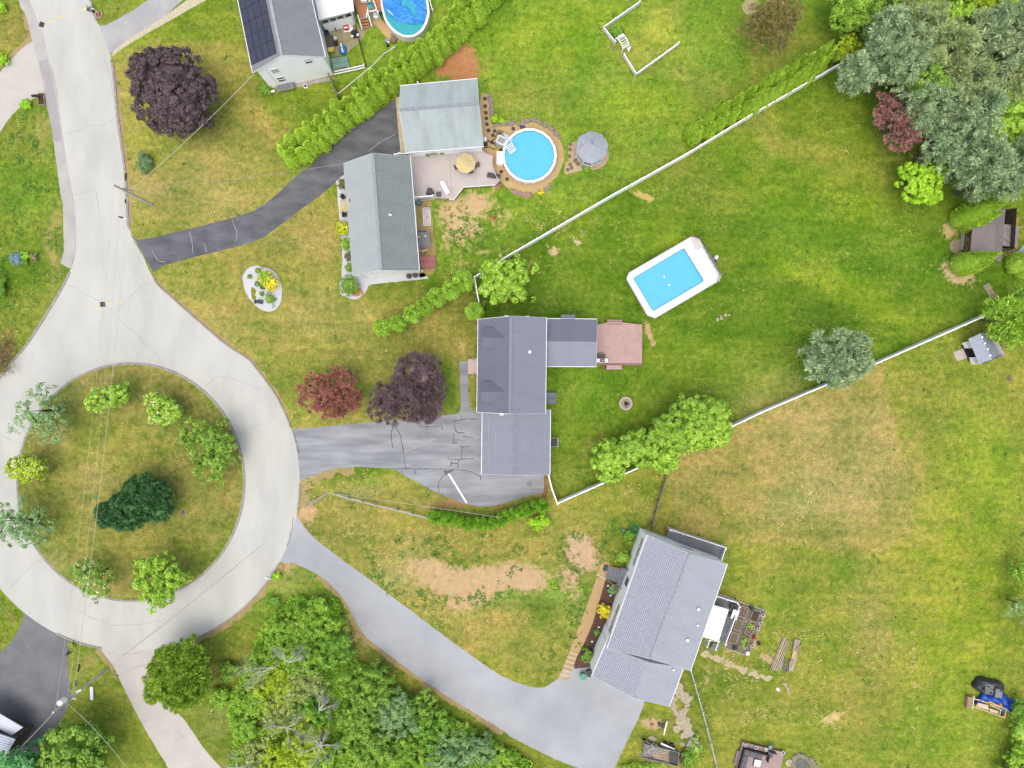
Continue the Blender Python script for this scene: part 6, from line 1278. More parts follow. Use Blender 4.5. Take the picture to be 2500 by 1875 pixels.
# garden arch with slatted round top
t = T('garden_arch', 'white slatted arch over the gate of the square picket garden', 'arbor', *ZD(1150,400))
a_, b_ = P(*ZD(1128,362), 0), P(*ZD(1185,450), 0); d = (b_-a_).normalized(); n_ = Vector((d.y,-d.x,0)); L_ = (b_-a_).length; cc = (a_+b_)/2; m = M(); s2 = M()
for sgn in (-1, 1):
    m.tube([cc+n_*(.45*sgn)-d*(L_/2)+Vector((0,0,0)), cc+n_*(.45*sgn)-d*(L_/2)+Vector((0,0,1.7))]+[cc+n_*(.45*sgn)+d*(L_/2*math.sin(q*math.pi/8-math.pi/2))+Vector((0,0,1.7+.55*math.cos(q*math.pi/8-math.pi/2))) for q in range(1, 8)]+[cc+n_*(.45*sgn)+d*(L_/2)+Vector((0,0,1.7)), cc+n_*(.45*sgn)+d*(L_/2)], .06, 5)
for q in range(9):
    an = q*math.pi/8-math.pi/2; c_ = cc+d*(L_/2*math.sin(an))+Vector((0,0,1.74+.55*math.cos(an))); s2.beam(c_-n_*.55, c_+n_*.55, .09, .03)
m.build('frame', WHITE, t, world=True); s2.build('slat', WHITE, t, world=True)
for sg in (-1, 1):
    c_ = cc-n_*1.0+d*(L_/2*sg); M().slab([c_+Vector((0,0,1.0)), c_+n_*.7+Vector((0,0,1.05)), c_+n_*.7+d*(.5*sg)+Vector((0,0,.95))], .04).build('bracket', WHITE, t, world=True)
for k, (x_, y_) in enumerate(((1090,392),(1175,500))):
    p = P(*ZD(x_, y_), 0); o = M().lathe(0,0,[(.42,0),(.46,.12),(.4,.13),(.36,.05)],14).build('garden_ring', mat('tan_edging', C(196,176,120), .9, .15, 4)); o.location = p
    tag(o, ('upper','lower')[k]+' round edging ring beside the garden arch', 'edging')
# ---- decks
def deck(name, label, poly, z, m, ang=0, w=.14, gap=.01, skirtm=None, cat='deck', dz=.05):
    cen = P(*poly[0], 0); t = link(bpy.data.objects.new(name, None)); t.location = cen; tag(t, label, cat)
    wp = [tuple(P(*q_, z)[:2]) for q_ in poly]; mm = planks(M(), wp, ang, w, gap, z-.04, z); o = mm.build('boards', m, t, world=True); o['kind'] = 'stuff'
    fm = M(); fm.prism(wp, z-.30, z-.045); fm.build('frame', skirtm or WHITE, t, world=True)
    pm = M()
    for q_ in wp: pm.box(q_[0]*.985+cen.x*.015, q_[1]*.985+cen.y*.015, (z-.3)/2, .14, .14, z-.3)
    pm.build('post', skirtm or WHITE, t, world=True); return t, wp
BEIGE = mat('beige_composite', C(214,200,196), .7, .05, .6); dk, wp = deck('deck', 'beige composite deck joining the long house, garage and round pool', L(ZAF,330,325,1740,215,1750,250,1915,320,1920,500,1970,650,2050,800,1970,880,1350,925,1170,1165,1100,1160,1095,1130,410,1130), 1.0, BEIGE, 4)
m = M(); m.beam(P(*ZAF(1083,260), 1.006), P(*ZAF(1135,1100), 1.006), .05, .012); m.build('seam_board', mat('deck_seam', C(176,160,154), .7, .05, 1), dk, world=True)
m = M()
for a_, b_ in zip(L(ZAF,1970,880,1350,925,1170,1165,1100,1160), L(ZAF,1350,925,1170,1165,1100,1160,1095,1130)): m.beam(P(*a_, .95), P(*b_, .95), .08, .2)
m.build('edge_board', WHITE, dk, world=True)
fence('deck_rail', 'white baluster rail at the south-west edge of the beige deck', L(ZAF,412,1118,760,1085), 2.0, VINYL, VINYL, 1.8, 'rail', cat='railing')
fence('deck_rail', 'short white rail at the north-west tip of the deck between house and garage', L(ZAF,30,290,110,268,290,272), 2.0, VINYL, VINYL, 1.2, 'rail', cat='railing')
fence('deck_rail', 'slim grey gate rail at the south-east tip of the beige deck', L(ZAF,1965,665,2040,800), 1.9, STEEL, STEEL, 1.2, 'rails', cat='railing')
PINK = mat('pinkish_brown_boards', C(204,166,162), .7, .06, 1.2)
pd, wp = deck('deck', 'pinkish-brown boarded deck behind the rear addition of the dormer house', L(ZK,1493,203,1590,203,1590,155,1735,155,1735,203,1928,200,1925,600,1730,600,1730,640,1583,640,1583,598,1487,600), .8, PINK, 0, .26, .02, mat('pink_skirt', C(150,116,112), .8, .1, 1))
for k, yy in enumerate((178, 202)): M().beam(P(*ZK(1590, yy), .83-.0*k), P(*ZK(1735, yy), .83), .06, .05).build('step_edge', mat('step_edge_%d' % k, C(128,92,90), .8, .1, 1), pd, world=True)
M().beam(P(*ZK(1888,205), .83), P(*ZK(1888,385), .83), .05, .03).build('edge_board', PINK, pd, world=True)
t = T('front_stoop', 'small pale pink front landing on the west side of the dormer house', 'steps', *ZK(290,610)); m = M(); q_ = [tuple(P(*z_, .45)[:2]) for z_ in L(ZK,247,538,345,532,345,683,247,683)]; m.prism(q_, 0, .45)
m.build('landing', mat('pink_landing', C(222,196,190), .8, .04, 1), t, world=True); m = M()
for x_, y_ in ((300,545),(305,678)): p = P(*ZK(x_, y_), .6); m.cyl(p.x, p.y, .45, .62, .07, 8)
m.build('post_base', BLACK, t, world=True)
DKB = mat('dark_grey_boards', C(122,124,128), .7, .1, 1.5)
nd, wp = deck('deck', 'dark grey boarded deck with white rails behind the north gable of the turned house', L(ZO,1090,120,1562,268,1520,392,1440,325,1290,260,1060,190), 1.2, DKB, -18, .16, .02)
fence('deck_rail', 'white rail along the north edge of the dark deck', L(ZO,1095,112,1200,150,1560,266), 2.1, WHITE, WHITE, 1.8, 'rail', cat='railing')
fence('deck_rail', 'white baluster rail at the east end of the dark deck', L(ZO,1562,275,1525,385), 2.1, WHITE, WHITE, 1.5, 'rail', cat='railing')
m = M(); a_, b_ = P(*ZO(1115,125), 0), P(*ZO(1085,205), 0); d = (b_-a_).normalized(); n_ = Vector((-d.y, d.x, 0)); n_ = n_ if n_.x < 0 else -n_
for k in range(4): c_ = (a_+b_)/2+n_*(.25*k-.4); m.obox(c_, d, n_, (0,0,1), -.75, .75, 0, .24, .95-.26*k-.06, .95-.26*k)
m.build('step', DKB, nd, world=True)
ed, wp = deck('deck', 'grey rear deck with white railing beside the vegetable garden', L(ZU,340,270,690,370,735,430,500,1040,440,1020,360,1000,110,930,300,400), 1.2, DKB, 72, .16, .02)
fence('deck_rail', 'white baluster railing along the garden side of the grey rear deck', L(ZU,345,250,690,355,735,425,500,1045,490,1070), 2.1, WHITE, WHITE, 1.8, 'rail', cat='railing')
fence('deck_rail', 'left white stair rail of the grey rear deck', L(ZU,235,985,185,1105), 1.6, WHITE, WHITE, 1.2, 'rail', cat='railing'); fence('deck_rail', 'right white stair rail of the grey rear deck', L(ZU,385,1010,325,1150), 1.6, WHITE, WHITE, 1.2, 'rail', cat='railing')
m = M(); a_, b_ = P(*ZU(250,990), 0), P(*ZU(370,1020), 0); d = (b_-a_).normalized(); n_ = Vector((d.y, -d.x, 0))
for k in range(5): m.obox(a_+n_*(.24*k), d, n_, (0,0,1), 0, (b_-a_).length, 0, .26, 1.1-.22*k-.05, 1.1-.22*k)
m.build('step', mat('grey_tread', C(140,142,146), .8, .1, 1), ed, world=True)
t = T('awning', 'white fabric awning over the grey rear deck', 'awning', *ZU(300,680)); aw_ = [P(*q_, z_) for q_, z_ in zip(L(ZU,292,395,535,465,365,1010,92,930), (3.6,3.0,3.0,3.6))]
M().slab(aw_, .04).build('canopy', mat('awning_white', (.56,.56,.57), .7, .02, .8), t, world=True); M().beam(aw_[1], aw_[2], .1, .16).build('valance', VINYL, t, world=True)
m = M()
for q_ in (aw_[1], aw_[2]): m.beam(q_, Vector((q_.x-1.2, q_.y, 2.6)), .04, .04)
m.build('arm', VINYL, t, world=True)
t = T('patio_table', 'small white garden table with chairs in the deck corner by the vegetable garden', 'table', *ZU(625,520), 1.2, 70)
M().box(0,0,.72,1.3,.8,.05).build('tabletop', WHITE, t)
for sx in (-.5,.5):
    for sy in (-.3,.3): M().box(sx,sy,.35,.05,.05,.7).build('leg', WHITE, t)
for k, (x_, y_) in enumerate(((580,400),(640,410),(570,560))):
    c_ = T('patio_chair', ('dark-slatted chair at the north end of the white deck table','second dark chair beside the white deck table','dark chair at the south-west side of the white deck table')[k], 'chair', *ZU(x_, y_), 1.2, 70+90*k)
    M().box(0,0,.42,.5,.5,.05).build('seat', DKGREY, c_); M().box(0,.24,.7,.5,.05,.5).build('backrest', DKGREY, c_)
    for sx in (-.2,.2):
        for sy in (-.2,.2): M().box(sx,sy,.2,.04,.04,.4).build('leg', BLACK, c_)
# deck at the top: orange boards
ORNG = mat('orange_brown_boards', C(196,132,92), .7, .06, 1.2)
od, wp = deck('deck', 'orange-brown boarded deck with steps beside the flat white roof', L(ZX,640,-60,1110,-60,1105,0,1150,170,1040,160,890,185,905,265,770,285), 1.2, ORNG, 80, .14, .015)
m = M(); a_, b_ = P(*ZX(772,290), 0), P(*ZX(905,268), 0); d = (b_-a_).normalized(); n_ = Vector((d.y, -d.x, 0))
for k in range(5): m.obox(a_+n_*(.31*k), d, n_, (0,0,1), 0, (b_-a_).length, 0, .29, 1.0-.2*k-.05, 1.0-.2*k)
m.build('step', ORNG, od, world=True)
for k, (a_, b_, z0_, z1_) in enumerate(((ZX(735,235), ZX(805,450), 2.1, 1.0), (ZX(893,190), ZX(958,415), 2.1, 1.0))):
    t = T('stair_rail', ('left','right')[k]+' white rail of the orange deck steps', 'railing', *a_); q0, q1 = P(*a_, z0_), P(*b_, z1_); m = M().beam(q0, q1, .12, .08)
    for q_ in (0,.25,.5,.75,1): c_ = lerp(q0, q1, q_); m.box(c_.x, c_.y, c_.z/2, .06, .06, c_.z)
    m.build('rail', WHITE, t, world=True)
fence('deck_rail', 'white baluster gate rail between the orange deck and the covered pool', L(ZX,895,180,1025,160), 2.1, WHITE, WHITE, 1.4, 'rail', cat='railing')
fence('deck_rail', 'white rail on the pool side of the orange deck', L(ZX,965,-50,1000,40,1060,200), 2.1, WHITE, WHITE, 1.4, 'rail', cat='railing')
# ---- pools
POOLW = water('clear_pool_water', C(108,206,240), C(88,194,234)); LINER = mat('blue_liner', C(44,140,200), .5, .05, 1)
t = T('round_pool', 'round above-ground pool with bright blue water on tan gravel', 'pool', *ZY(667,1085)); pc = P(*ZY(667,1062), 1.3); px_, py_ = pc.x-t.location.x, pc.y-t.location.y
kR = S*(H-1.3)/H; Ro, Ri = 66.5*kR, 61.5*kR
M().lathe(px_, py_, [(Ro-.12, 0), (Ro-.12, 1.26)], 18).build('wall', WHITE, t); M().lathe(px_, py_, [(Ro,1.2),(Ro,1.3),(Ri,1.3),(Ri,1.2)], 18).build('rim', VINYL, t)
M().lathe(px_, py_, [(Ri+.02,1.24),(Ri+.02,.9)], 36).build('liner', LINER, t); M().cyl(px_, py_, .5, 1.02, Ri+.015, 36).build('water', POOLW, t); up0 = None
for k in range(18):
    a = 2*math.pi*(k+.5)/18
    if up0 is None: up0 = o = M().box(0,0,.6,.16,.16,1.2).build('upright', WHITE, t)
    else: o = link(up0.copy()); o.parent = t
    o.location = (px_+(Ro-.1)*math.cos(a), py_+(Ro-.1)*math.sin(a), 0); o.rotation_euler = (0,0,a)
t = T('pool_steps', 'white resin entry platform and ladder into the round pool', 'steps', *ZY(275,880), 0, 0)
c_ = P(*ZY(275,850), 1.35); c2 = P(*ZY(350,790), 1.2); x_, y_ = c_.x-t.location.x, c_.y-t.location.y
M().box(x_, y_, .68, 1.5, 1.1, 1.36, -27).build('platform', mat('platform_white', C(226,226,230), .5, .05, 1), t); M().box(x_-.1, y_+.05, 1.37, .9, .7, .03, -27).build('tread_mat', mat('platform_grey', C(170,166,164), .8, .15, 6), t)
x2, y2 = c2.x-t.location.x, c2.y-t.location.y; m = M()
for k in range(3): m.box(x2-.05+.1*k, y2+.35-.22*k, .5+.25*k, 1.1, .3, .06, -27)
m.build('step', mat('step_grey', C(214,216,226), .5, .05, 1), t); l0, l1 = P(*ZY(350,880), 1.9), P(*ZY(430,1010), 1.25); m = M(); d = (l1-l0).normalized(); n_ = Vector((d.y, -d.x, 0)).normalized()
for sg in (-.45, .45): m.tube([l0+n_*sg-d*.5+Vector((0,0,-.7)), l0+n_*sg-d*.3, l0+n_*sg, l1+n_*sg], .045, 6)
for q_ in (.25,.45,.65,.85,1): c_ = lerp(l0, l1, q_); m.beam(c_+n_*.45, c_-n_*.45, .12, .04)
m.build('ladder', WHITE, t, world=True)
t = T('pool_box', 'white rectangular equipment box against the west side of the round pool', 'box', *ZY(235,1110)); q_ = [tuple(P(*z_, 1.1)[:2]) for z_ in L(ZY,192,1010,272,1010,285,1190,202,1190)]; M().prism(q_, 0, 1.1).build('body', VINYL, t, world=True); c_ = P(*ZY(238,1100), 1.1); M().box(c_.x, c_.y, 1.13, .8, 1.7, .05).build('lid', WHITE, t, world=True)
t = T('pool_filter', 'white pool filter tank and black pump by the garage corner', 'pump', *ZY(28,850)); M().lathe(0,0,[(.22,.1),(.3,.3),(.3,.7),(.2,.9),(.05,.98)],12,True).build('tank', WHITE, t); M().cyl(.05,-.5,.05,.4,.18,10).build('pump', BLACK, t); M().box(0,-.2,.04,.6,1.1,.08).build('base', BLACK, t)
t = T('hose', 'black hose snaking from the pool filter over the gravel to the pool steps', 'hose', *ZY(60,820)); M().tube([P(*q_, .08) for q_ in smooth(L(ZY,60,830,90,865,140,840,180,780,200,720,240,700,300,735), 3)], .05, 5).build('tube', BLACK, t, world=True)
M().tube([P(*q_, .08) for q_ in smooth(L(ZY,10,860,8,920,30,950,90,940,150,975,200,945), 3)], .05, 5).build('tube', BLACK, t, world=True)
DISC = mat('dark_slate_disc', C(88,80,78), .8, .15, 5); st = None
near = ['nearest the garage north corner','second along the garage wall','third along the garage wall','fourth along the garage wall','fifth along the garage wall','at the bend below the garage wall','right of the bend','below the bend by the hose','between hose loop and pool steps','left of the pool rim by the steps','touching the blue cloth at the pool rim','inside the lower hose loop','half under the pool platform','by the white equipment box','south-west of the round pool','south of the dark lounger']
for (x_, y_), lab in zip(((22,242),(27,352),(37,447),(44,527),(52,613),(75,703),(162,711),(138,772),(237,750),(433,678),(550,650),(127,878),(180,900),(250,990),(258,1300),(343,1408)), near):
    if st is None: st = M().lathe(0,0,[(.25,0),(.25,.05),(.2,.065),(.0,.065)],14).build('stepping_stone', DISC); o = st
    else: o = link(st.copy())
    o.location = P(*ZY(x_, y_), 0)+Vector((0,0,.008)); tag(o, 'dark round stepping stone '+lab, 'stepping stone', 'round stepping stones by the pool')
DISC2 = mat('faded_slate_disc', C(134,118,104), .8, .15, 5)
for (x_, y_), lab in zip(((1258,903),(1252,978),(1244,1075),(1326,1140),(1366,1188),(1257,1195),(1275,1244),(1220,1274)), ('uppermost in the gravel left of the gazebo','second from the top left of the gazebo','third from the top left of the gazebo','nearest the gazebo steps corner','closest to the gazebo rail','upper of the lower left three by the gazebo','middle of the lower left three by the gazebo','lowest left by the gazebo gravel tip')):
    o = link(st.copy()); o.data = st.data.copy(); o.data.materials[0] = DISC2; o.location = P(*ZY(x_, y_), 0)+Vector((0,0,.008)); tag(o, 'faded round stepping stone '+lab, 'stepping stone', 'round stepping stones by the gazebo')
# dry stone edging: every stone a part
STONE = mat('edging_stone', C(176,160,146), .9, .18, 2.5, bump=.5); STONE2 = mat('pale_boulder', C(206,190,162), .9, .15, 2.5, bump=.4)
def stones(name, label, pts, r, n, m, cat='stones', jitter=.12, zs=.6, seed=1):
    t = T(name, label, cat, *pts[0]); rg2 = random.Random(seed); shp = [M().blob(0,0,0,1,1,1,seed*7+k,.22,7,4) for k in range(4)]; ms = []
    for k, (u, v) in enumerate(row(pts, n)):
        if k < 4: o = shp[k].build('stone', m, t); ms.append(o.data)
        else: o = link(bpy.data.objects.new('stone', ms[k % 4])); o.parent = t
        p = P(u, v, 0); o.location = (p.x-t.location.x+rg2.gauss(0,jitter), p.y-t.location.y+rg2.gauss(0,jitter), r*.25); s_ = r*rg2.uniform(.7,1.25); o.scale = (s_*rg2.uniform(.9,1.4), s_, s_*zs); o.rotation_euler = (0,0,rg2.uniform(0,6.28))
    return t
stones('stone_edging', 'grey stone wall along the gravel strip east of the garage', L(ZY,92,190,105,290,118,420,130,520), .27, 16, STONE, 'wall', .04, .8, 1)
stones('stone_edging', 'curved stone edging round the north side of the pool terrace', L(ZY,120,622,300,612,540,592,620,560,740,560,860,600,960,660,1060,740,1110,810), .28, 34, STONE, 'wall', .1, .8, 2)
stones('stone_edging', 'low stone edging at the south edge of the pool terrace', L(ZY,390,1570,480,1605,600,1632,690,1640), .26, 13, mat('pinkish_stone', C(190,150,138), .9, .15, 3), 'wall', .06, .7, 3)
stones('stone_edging', 'loose stones at the south-east edge of the pool terrace', L(ZY,790,1620,880,1580,985,1500), .2, 8, STONE, 'wall', .1, .7, 4)
t = T('flowers', 'yellow flowering plant on the south edge of the pool terrace', 'flowers', *ZY(835,1600)); V_, e_ = leafcloud(np.random.RandomState(3), [(0,0,.2,.45,.25,.2)], .12, 20, .1, .08, core=.5); npmesh('bloom', V_, 0, YELLOW, t, e_)
stones('rock_bed', 'large pale rocks spilling down between garage wing and rail fence, upper part', L(ZAD,1400,250,1380,310,1440,340,1480,420,1540,450,1480,390,1350,330,1430,270), .42, 16, STONE2, 'rocks', .3, .5, 5)
stones('rock_ring', 'ring of pale boulders round the dark hollow in the rock bed', L(ZAD,1300,520,1310,610,1350,700,1430,720,1500,640,1540,560,1520,500,1430,460,1340,480,1300,520), .36, 17, STONE2, 'rocks', .1, .7, 6)
stones('rock_bed', 'middle run of pale rocks below the boulder ring', L(ZAD,1450,700,1380,820,1480,760,1530,840,1440,860,1400,960,1520,920,1470,1000,1560,1000,1540,1080,1450,1030), .42, 34, STONE2, 'rocks', .28, .5, 7)
stones('rock_bed', 'lower heap of white-grey rocks beside the rail fence', L(ZAD,1580,1150,1700,1160,1600,1230,1720,1260,1580,1300,1700,1340,1640,1230), .36, 26, mat('white_grey_rock', C(204,198,188), .9, .15, 3, bump=.4), 'rocks', .22, .7, 8)
stones('stone_wall', 'grey stones of the old wall at the edge of the upper right wood', L(ZE,850,140,900,180,960,220,1010,200), .4, 14, mat('grey_wall_stone', C(188,178,170), .9, .2, 3, bump=.4), 'wall', .2, .8, 9)
stones('stones', 'two pale stones right of the trailer', L(ZAD,1420,1235,1480,1250), .3, 2, STONE2, 'stones', .02, .6, 10); stones('stones', 'loose pale stones above the loaded trailer', L(ZAD,920,1130,985,1175), .3, 3, STONE2, 'stones', .05, .6, 11)
stones('stones', 'white stones at the end of the slab path', L(ZP,360,1000,385,1030,395,1080), .22, 6, STONE2, 'stones', .08, .6, 12); stones('stones', 'bright white rock by the end of the slab path', L(ZP,305,1050,325,1060), .17, 3, WHITE, 'stones', .05, .6, 13)
stones('stones', 'five pale stones scattered on the lawn right of the rectangular pool', [(1742,783),(1766,782),(1763,772),(1783,770),(1786,762)], .2, 5, STONE2, 'stones', .15, .5, 14)
PATHM = mat('slab_path_stone', C(206,186,150), .9, .12, 2.5, bump=.3); t = T('slab_path', 'irregular stone slab path running south-east from the rear deck stairs', 'path', *ZU(150,1200)); rg = random.Random(9)
for k, (u, v) in enumerate(row(L(ZU,120,1210,250,1260,420,1320,560,1400,700,1450,860,1520,1000,1570,1100,1600,1250,1650), 17)):
    p = P(u, v, 0); n = 6; pts_ = [(p.x-t.location.x+(.62+rg.uniform(-.16,.16))*math.cos(6.283*q/n+.3+k), p.y-t.location.y+(.46+rg.uniform(-.16,.14))*math.sin(6.283*q/n+.3)) for q in range(n)]
    M().prism(pts_, 0, .02+.004*(k % 3)).build('slab', PATHM, t)
# rectangular pool
t = T('rectangular_pool', 'tilted rectangular above-ground pool with wide white deck on the open lawn', 'pool', *ZH(1100,960)); zr_ = 1.25
ou = L(ZH,1470,240,1580,275,1945,890,1910,1000,830,1635,700,1590,345,970,385,870); inn_ = []
ic = L(ZH,1310,450,1655,1010,785,1525,450,960)
for k in range(4):
    a_, b_, c_ = Vector(ic[k-1]), Vector(ic[k]), Vector(ic[(k+1) % 4]); r_ = 5.5; p0 = b_+(a_-b_).normalized()*r_; p1 = b_+(c_-b_).normalized()*r_
    inn_ += [tuple(p0), tuple((p0+p1)/2*.42+b_*.58), tuple(p1)]
wo = [tuple(P(*q_, zr_)[:2]) for q_ in ou]; wi = [tuple(P(*q_, zr_)[:2]) for q_ in inn_]
M().prism(wo, zr_-.12, zr_, [wi]).build('deck_top', mat('pool_deck_white', (.52,.52,.52), .6, .03, .5), t, world=True)
cx_, cy_ = sum(q_[0] for q_ in wo)/8, sum(q_[1] for q_ in wo)/8; m = M(); wl = [(cx_+(x-cx_)*.975, cy_+(y-cy_)*.975) for x, y in wo]
for k in range(8): a_, b_ = wl[k], wl[(k+1) % 8]; m.quad((*a_,0), (*b_,0), (*b_,zr_-.1), (*a_,zr_-.1))
m.build('wall', WHITE, t, world=True); M().prism(wi, .3, 1.02, side=False).build('water', POOLW, t, world=True); m = M(); n = len(wi)
for k in range(n): a_, b_ = wi[k], wi[(k+1) % n]; m.quad((*a_,.3), (*b_,.3), (*b_,zr_-.01), (*a_,zr_-.01))
m.build('liner', LINER, t, world=True)
m = M()
for k in range(8):
    a_, b_ = Vector((*wo[k], zr_)), Vector((*wo[(k+1) % 8], zr_)); m.beam(a_*.999, b_*.999, .09, .06)
m.build('edge_trim', mat('trim_grey', C(206,204,208), .6, .05, 1), t, world=True)
q_ = [P(*z_, zr_+.004) for z_ in L(ZH,1430,300,1530,290,1610,450,1540,495,1490,460)]; M().slab(q_, .004).build('worn_patch', mat('beige_patch', C(222,214,206), .8, .03, 2), t, world=True)
for k, (x_, y_) in enumerate(((978,940),(1062,1075))):
    o = M().lathe(0,0,[(.13,-.03),(.15,.02),(.08,.08),(.0,.09)],10).build('pool_float', WHITE); o.location = P(*ZH(x_, y_), 1.03)+Vector((0,0,.02)); tag(o, ('upper','lower')[k]+' small white float on the rectangular pool', 'float')
fence('pool_rail', 'brown slatted safety rail on the north-east side of the rectangular pool', L(ZH,1470,245,1585,275,1760,600,1940,890), 2.0, mat('tan_rail', C(176,152,118), .8, .1, 2), mat('brown_rail', C(84,66,56), .8, .1, 2), 1.6, 'rail', cat='railing', pw=.09)
fence('pool_rail', 'pale end rail at the east corner of the rectangular pool', L(ZH,1945,890,1905,1005), 2.0, WHITEW, WHITEW, 1.2, 'rail', cat='railing', pw=.09)
t = T('pool_pump', 'white sand filter with dark pump outside the rectangular pool', 'pump', *ZH(1840,620)); M().lathe(0,0,[(.2,0),(.28,.2),(.28,.6),(.12,.75),(.02,.78)],12,True).build('tank', WHITE, t); M().cyl(-.05,-.45,.05,.3,.15,8).build('motor', BLACK, t); M().box(0,-.2,.03,.7,.9,.06).build('base', GREYW, t)
# oval covered pool, top
t = T('covered_pool', 'above-ground pool half covered by a wrinkled blue cover behind the tall hedge', 'pool', *ZX(1480,300)); zr_ = 1.3
ol = smooth(L(ZX,1095,-160,1098,0,1120,150,1158,300,1238,430,1335,525,1460,585,1560,592,1650,572,1760,500,1840,360,1880,180,1850,0,1840,-160), 2); il = smooth(L(ZX,1120,-160,1124,0,1150,150,1190,290,1268,410,1358,495,1465,550,1560,558,1640,540,1735,470,1810,340,1842,180,1822,0,1810,-160), 2)
wo = [tuple(P(*q_, zr_)[:2]) for q_ in ol]; wi = [tuple(P(*q_, zr_)[:2]) for q_ in il]
M().prism(wo, zr_-.1, zr_, [wi]).build('rim', WHITE, t, world=True); M().prism(wi, .5, 1.12, side=False).build('water', water('teal_water', C(74,186,196), C(64,176,190)), t, world=True)
m = M(); n = len(wo)
for k in range(n): a_, b_ = wo[k], wo[(k+1) % n]; m.quad((a_[0],a_[1],0), (b_[0],b_[1],0), (*b_,zr_), (*a_,zr_))
m.build('wall', WHITE, t, world=True)
cv = [tuple(P(*q_, zr_)[:2]) for q_ in L(ZX,1124,-160,1126,0,1142,120,1200,230,1350,325,1500,372,1640,385,1775,365,1805,330,1838,180,1820,0,1808,-160)]
bx = [q_[0] for q_ in cv]; by = [q_[1] for q_ in cv]; nx_, ny_ = 90, 90; XX, YY = np.meshgrid(np.linspace(min(bx), max(bx), nx_), np.linspace(min(by), max(by), ny_)); ins = inpoly(XX, YY, cv)
wr = np.abs(fbm(XX*.9, YY*.9, 5, 5)-.5)*-1.1+.16*fbm(XX*2.2+YY*1.7, YY*2, 8); ZZ = 1.22+wr*.6; m = M(); idx = -np.ones(XX.shape, int)
for j in range(ny_):
    for i in range(nx_):
        if ins[j, i]: idx[j, i] = len(m.v); m.v.append((XX[j,i], YY[j,i], ZZ[j,i]))
for j in range(ny_-1):
    for i in range(nx_-1):
        f4 = (idx[j,i], idx[j,i+1], idx[j+1,i+1], idx[j+1,i])
        if min(f4) >= 0: m.f.append(tuple(int(q_) for q_ in f4))
m.build('cover', mat('blue_cover', C(66,160,238), .35, .1, 1.2, var2=C(40,130,220)), t, world=True, smooth_=True)
M().tube([P(*ZX(1215,160), 1.4), P(*ZX(1300,245), 1.4)], .06, 6).build('skimmer_pole', WHITE, t, world=True)
# gazebo
t = T('gazebo', 'eight-sided white gazebo with pale grey shingle roof right of the round pool', 'gazebo', *ZY(1570,975)); ez, az_ = 2.6, 3.7
oc = [P(*q_, ez) for q_ in L(ZY,1545,707,1715,755,1808,900,1785,1035,1735,1112,1580,1188,1440,1148,1335,1012,1380,792)]; ap = P(*ZY(1573,893), az_); GZR = mat('gazebo_roof', C(178,182,192), .9, .07, 2.2, bump=.3)
for k in range(9): a_, b_ = oc[k], oc[(k+1) % 9]; M().slab([a_, b_, ap], .05).build('roof', GZR, t, world=True)
M().cyl(ap.x, ap.y, az_-.05, az_+.18, .08, 8).build('finial', mat('finial', C(130,130,136), .6, .1, 3), t, world=True); c_ = sum(oc, Vector())/9; m = M(); fl = []; m2 = M()
for q_ in oc: w3 = c_+(q_-c_)*.9; w3.z = 0; fl.append(w3); m.box(w3.x, w3.y, 1.28, .12, .12, 2.56)
m.build('post', WHITE, t, world=True); M().prism([tuple(q_[:2]) for q_ in fl], 0, .15).build('floor', mat('gazebo_floor', C(196,180,160), .8, .1, 2), t, world=True)
for k in range(9):
    if k == 7: continue
    a_, b_ = fl[k], fl[(k+1) % 9]; m2.beam(a_+Vector((0,0,.95)), b_+Vector((0,0,.95)), .08, .06).beam(a_+Vector((0,0,2.4)), b_+Vector((0,0,2.4)), .06, .22)
    for q_ in range(1, 9): w3 = lerp(a_, b_, q_/9); m2.box(w3.x, w3.y, .55, .04, .04, .8)
m2.build('railing', WHITE, t, world=True); M().box(0,0,.45,1.0,1.0,.08).build('table', WHITE, t); M().box(-.0,-1.0,.45,1.0,.35,.08).build('bench', mat('red_bench', C(150,84,70), .8, .1, 2), t)
# fire pit: ring of blocks
BLK = mat('pinkish_block', C(214,194,190), .9, .1, 3, bump=.3); t = T('fire_pit', 'round fire pit of pale pink blocks with ash and charred wood on the lawn', 'fire pit', *ZS(678,300)); b0 = None
for k in range(16):
    a = 2*math.pi*k/16
    if b0 is None: b0 = o = M().box(0,0,.15,.34,.26,.3).build('block', BLK, t)
    else: o = link(b0.copy()); o.parent = t
    o.location = (.74*math.cos(a), .74*math.sin(a), 0); o.rotation_euler = (0,0,a+math.pi/2)
M().cyl(0,0,.02,.1,.62,20).build('ash', mat('ash', C(188,172,150), 1, .25, 6), t); m = M(); rg = random.Random(2)
for _ in range(7): a = rg.uniform(0,3.14); x_, y_ = rg.uniform(-.12,.12), rg.uniform(-.12,.12); m.tube([(x_-.3*math.cos(a), y_-.3*math.sin(a), .12), (x_+.3*math.cos(a), y_+.3*math.sin(a), .22)], .05, 5)
m.build('log', BLACK, t); M().blob(0,0,.14,.2,.2,.12,3).build('char', BLACK, t)
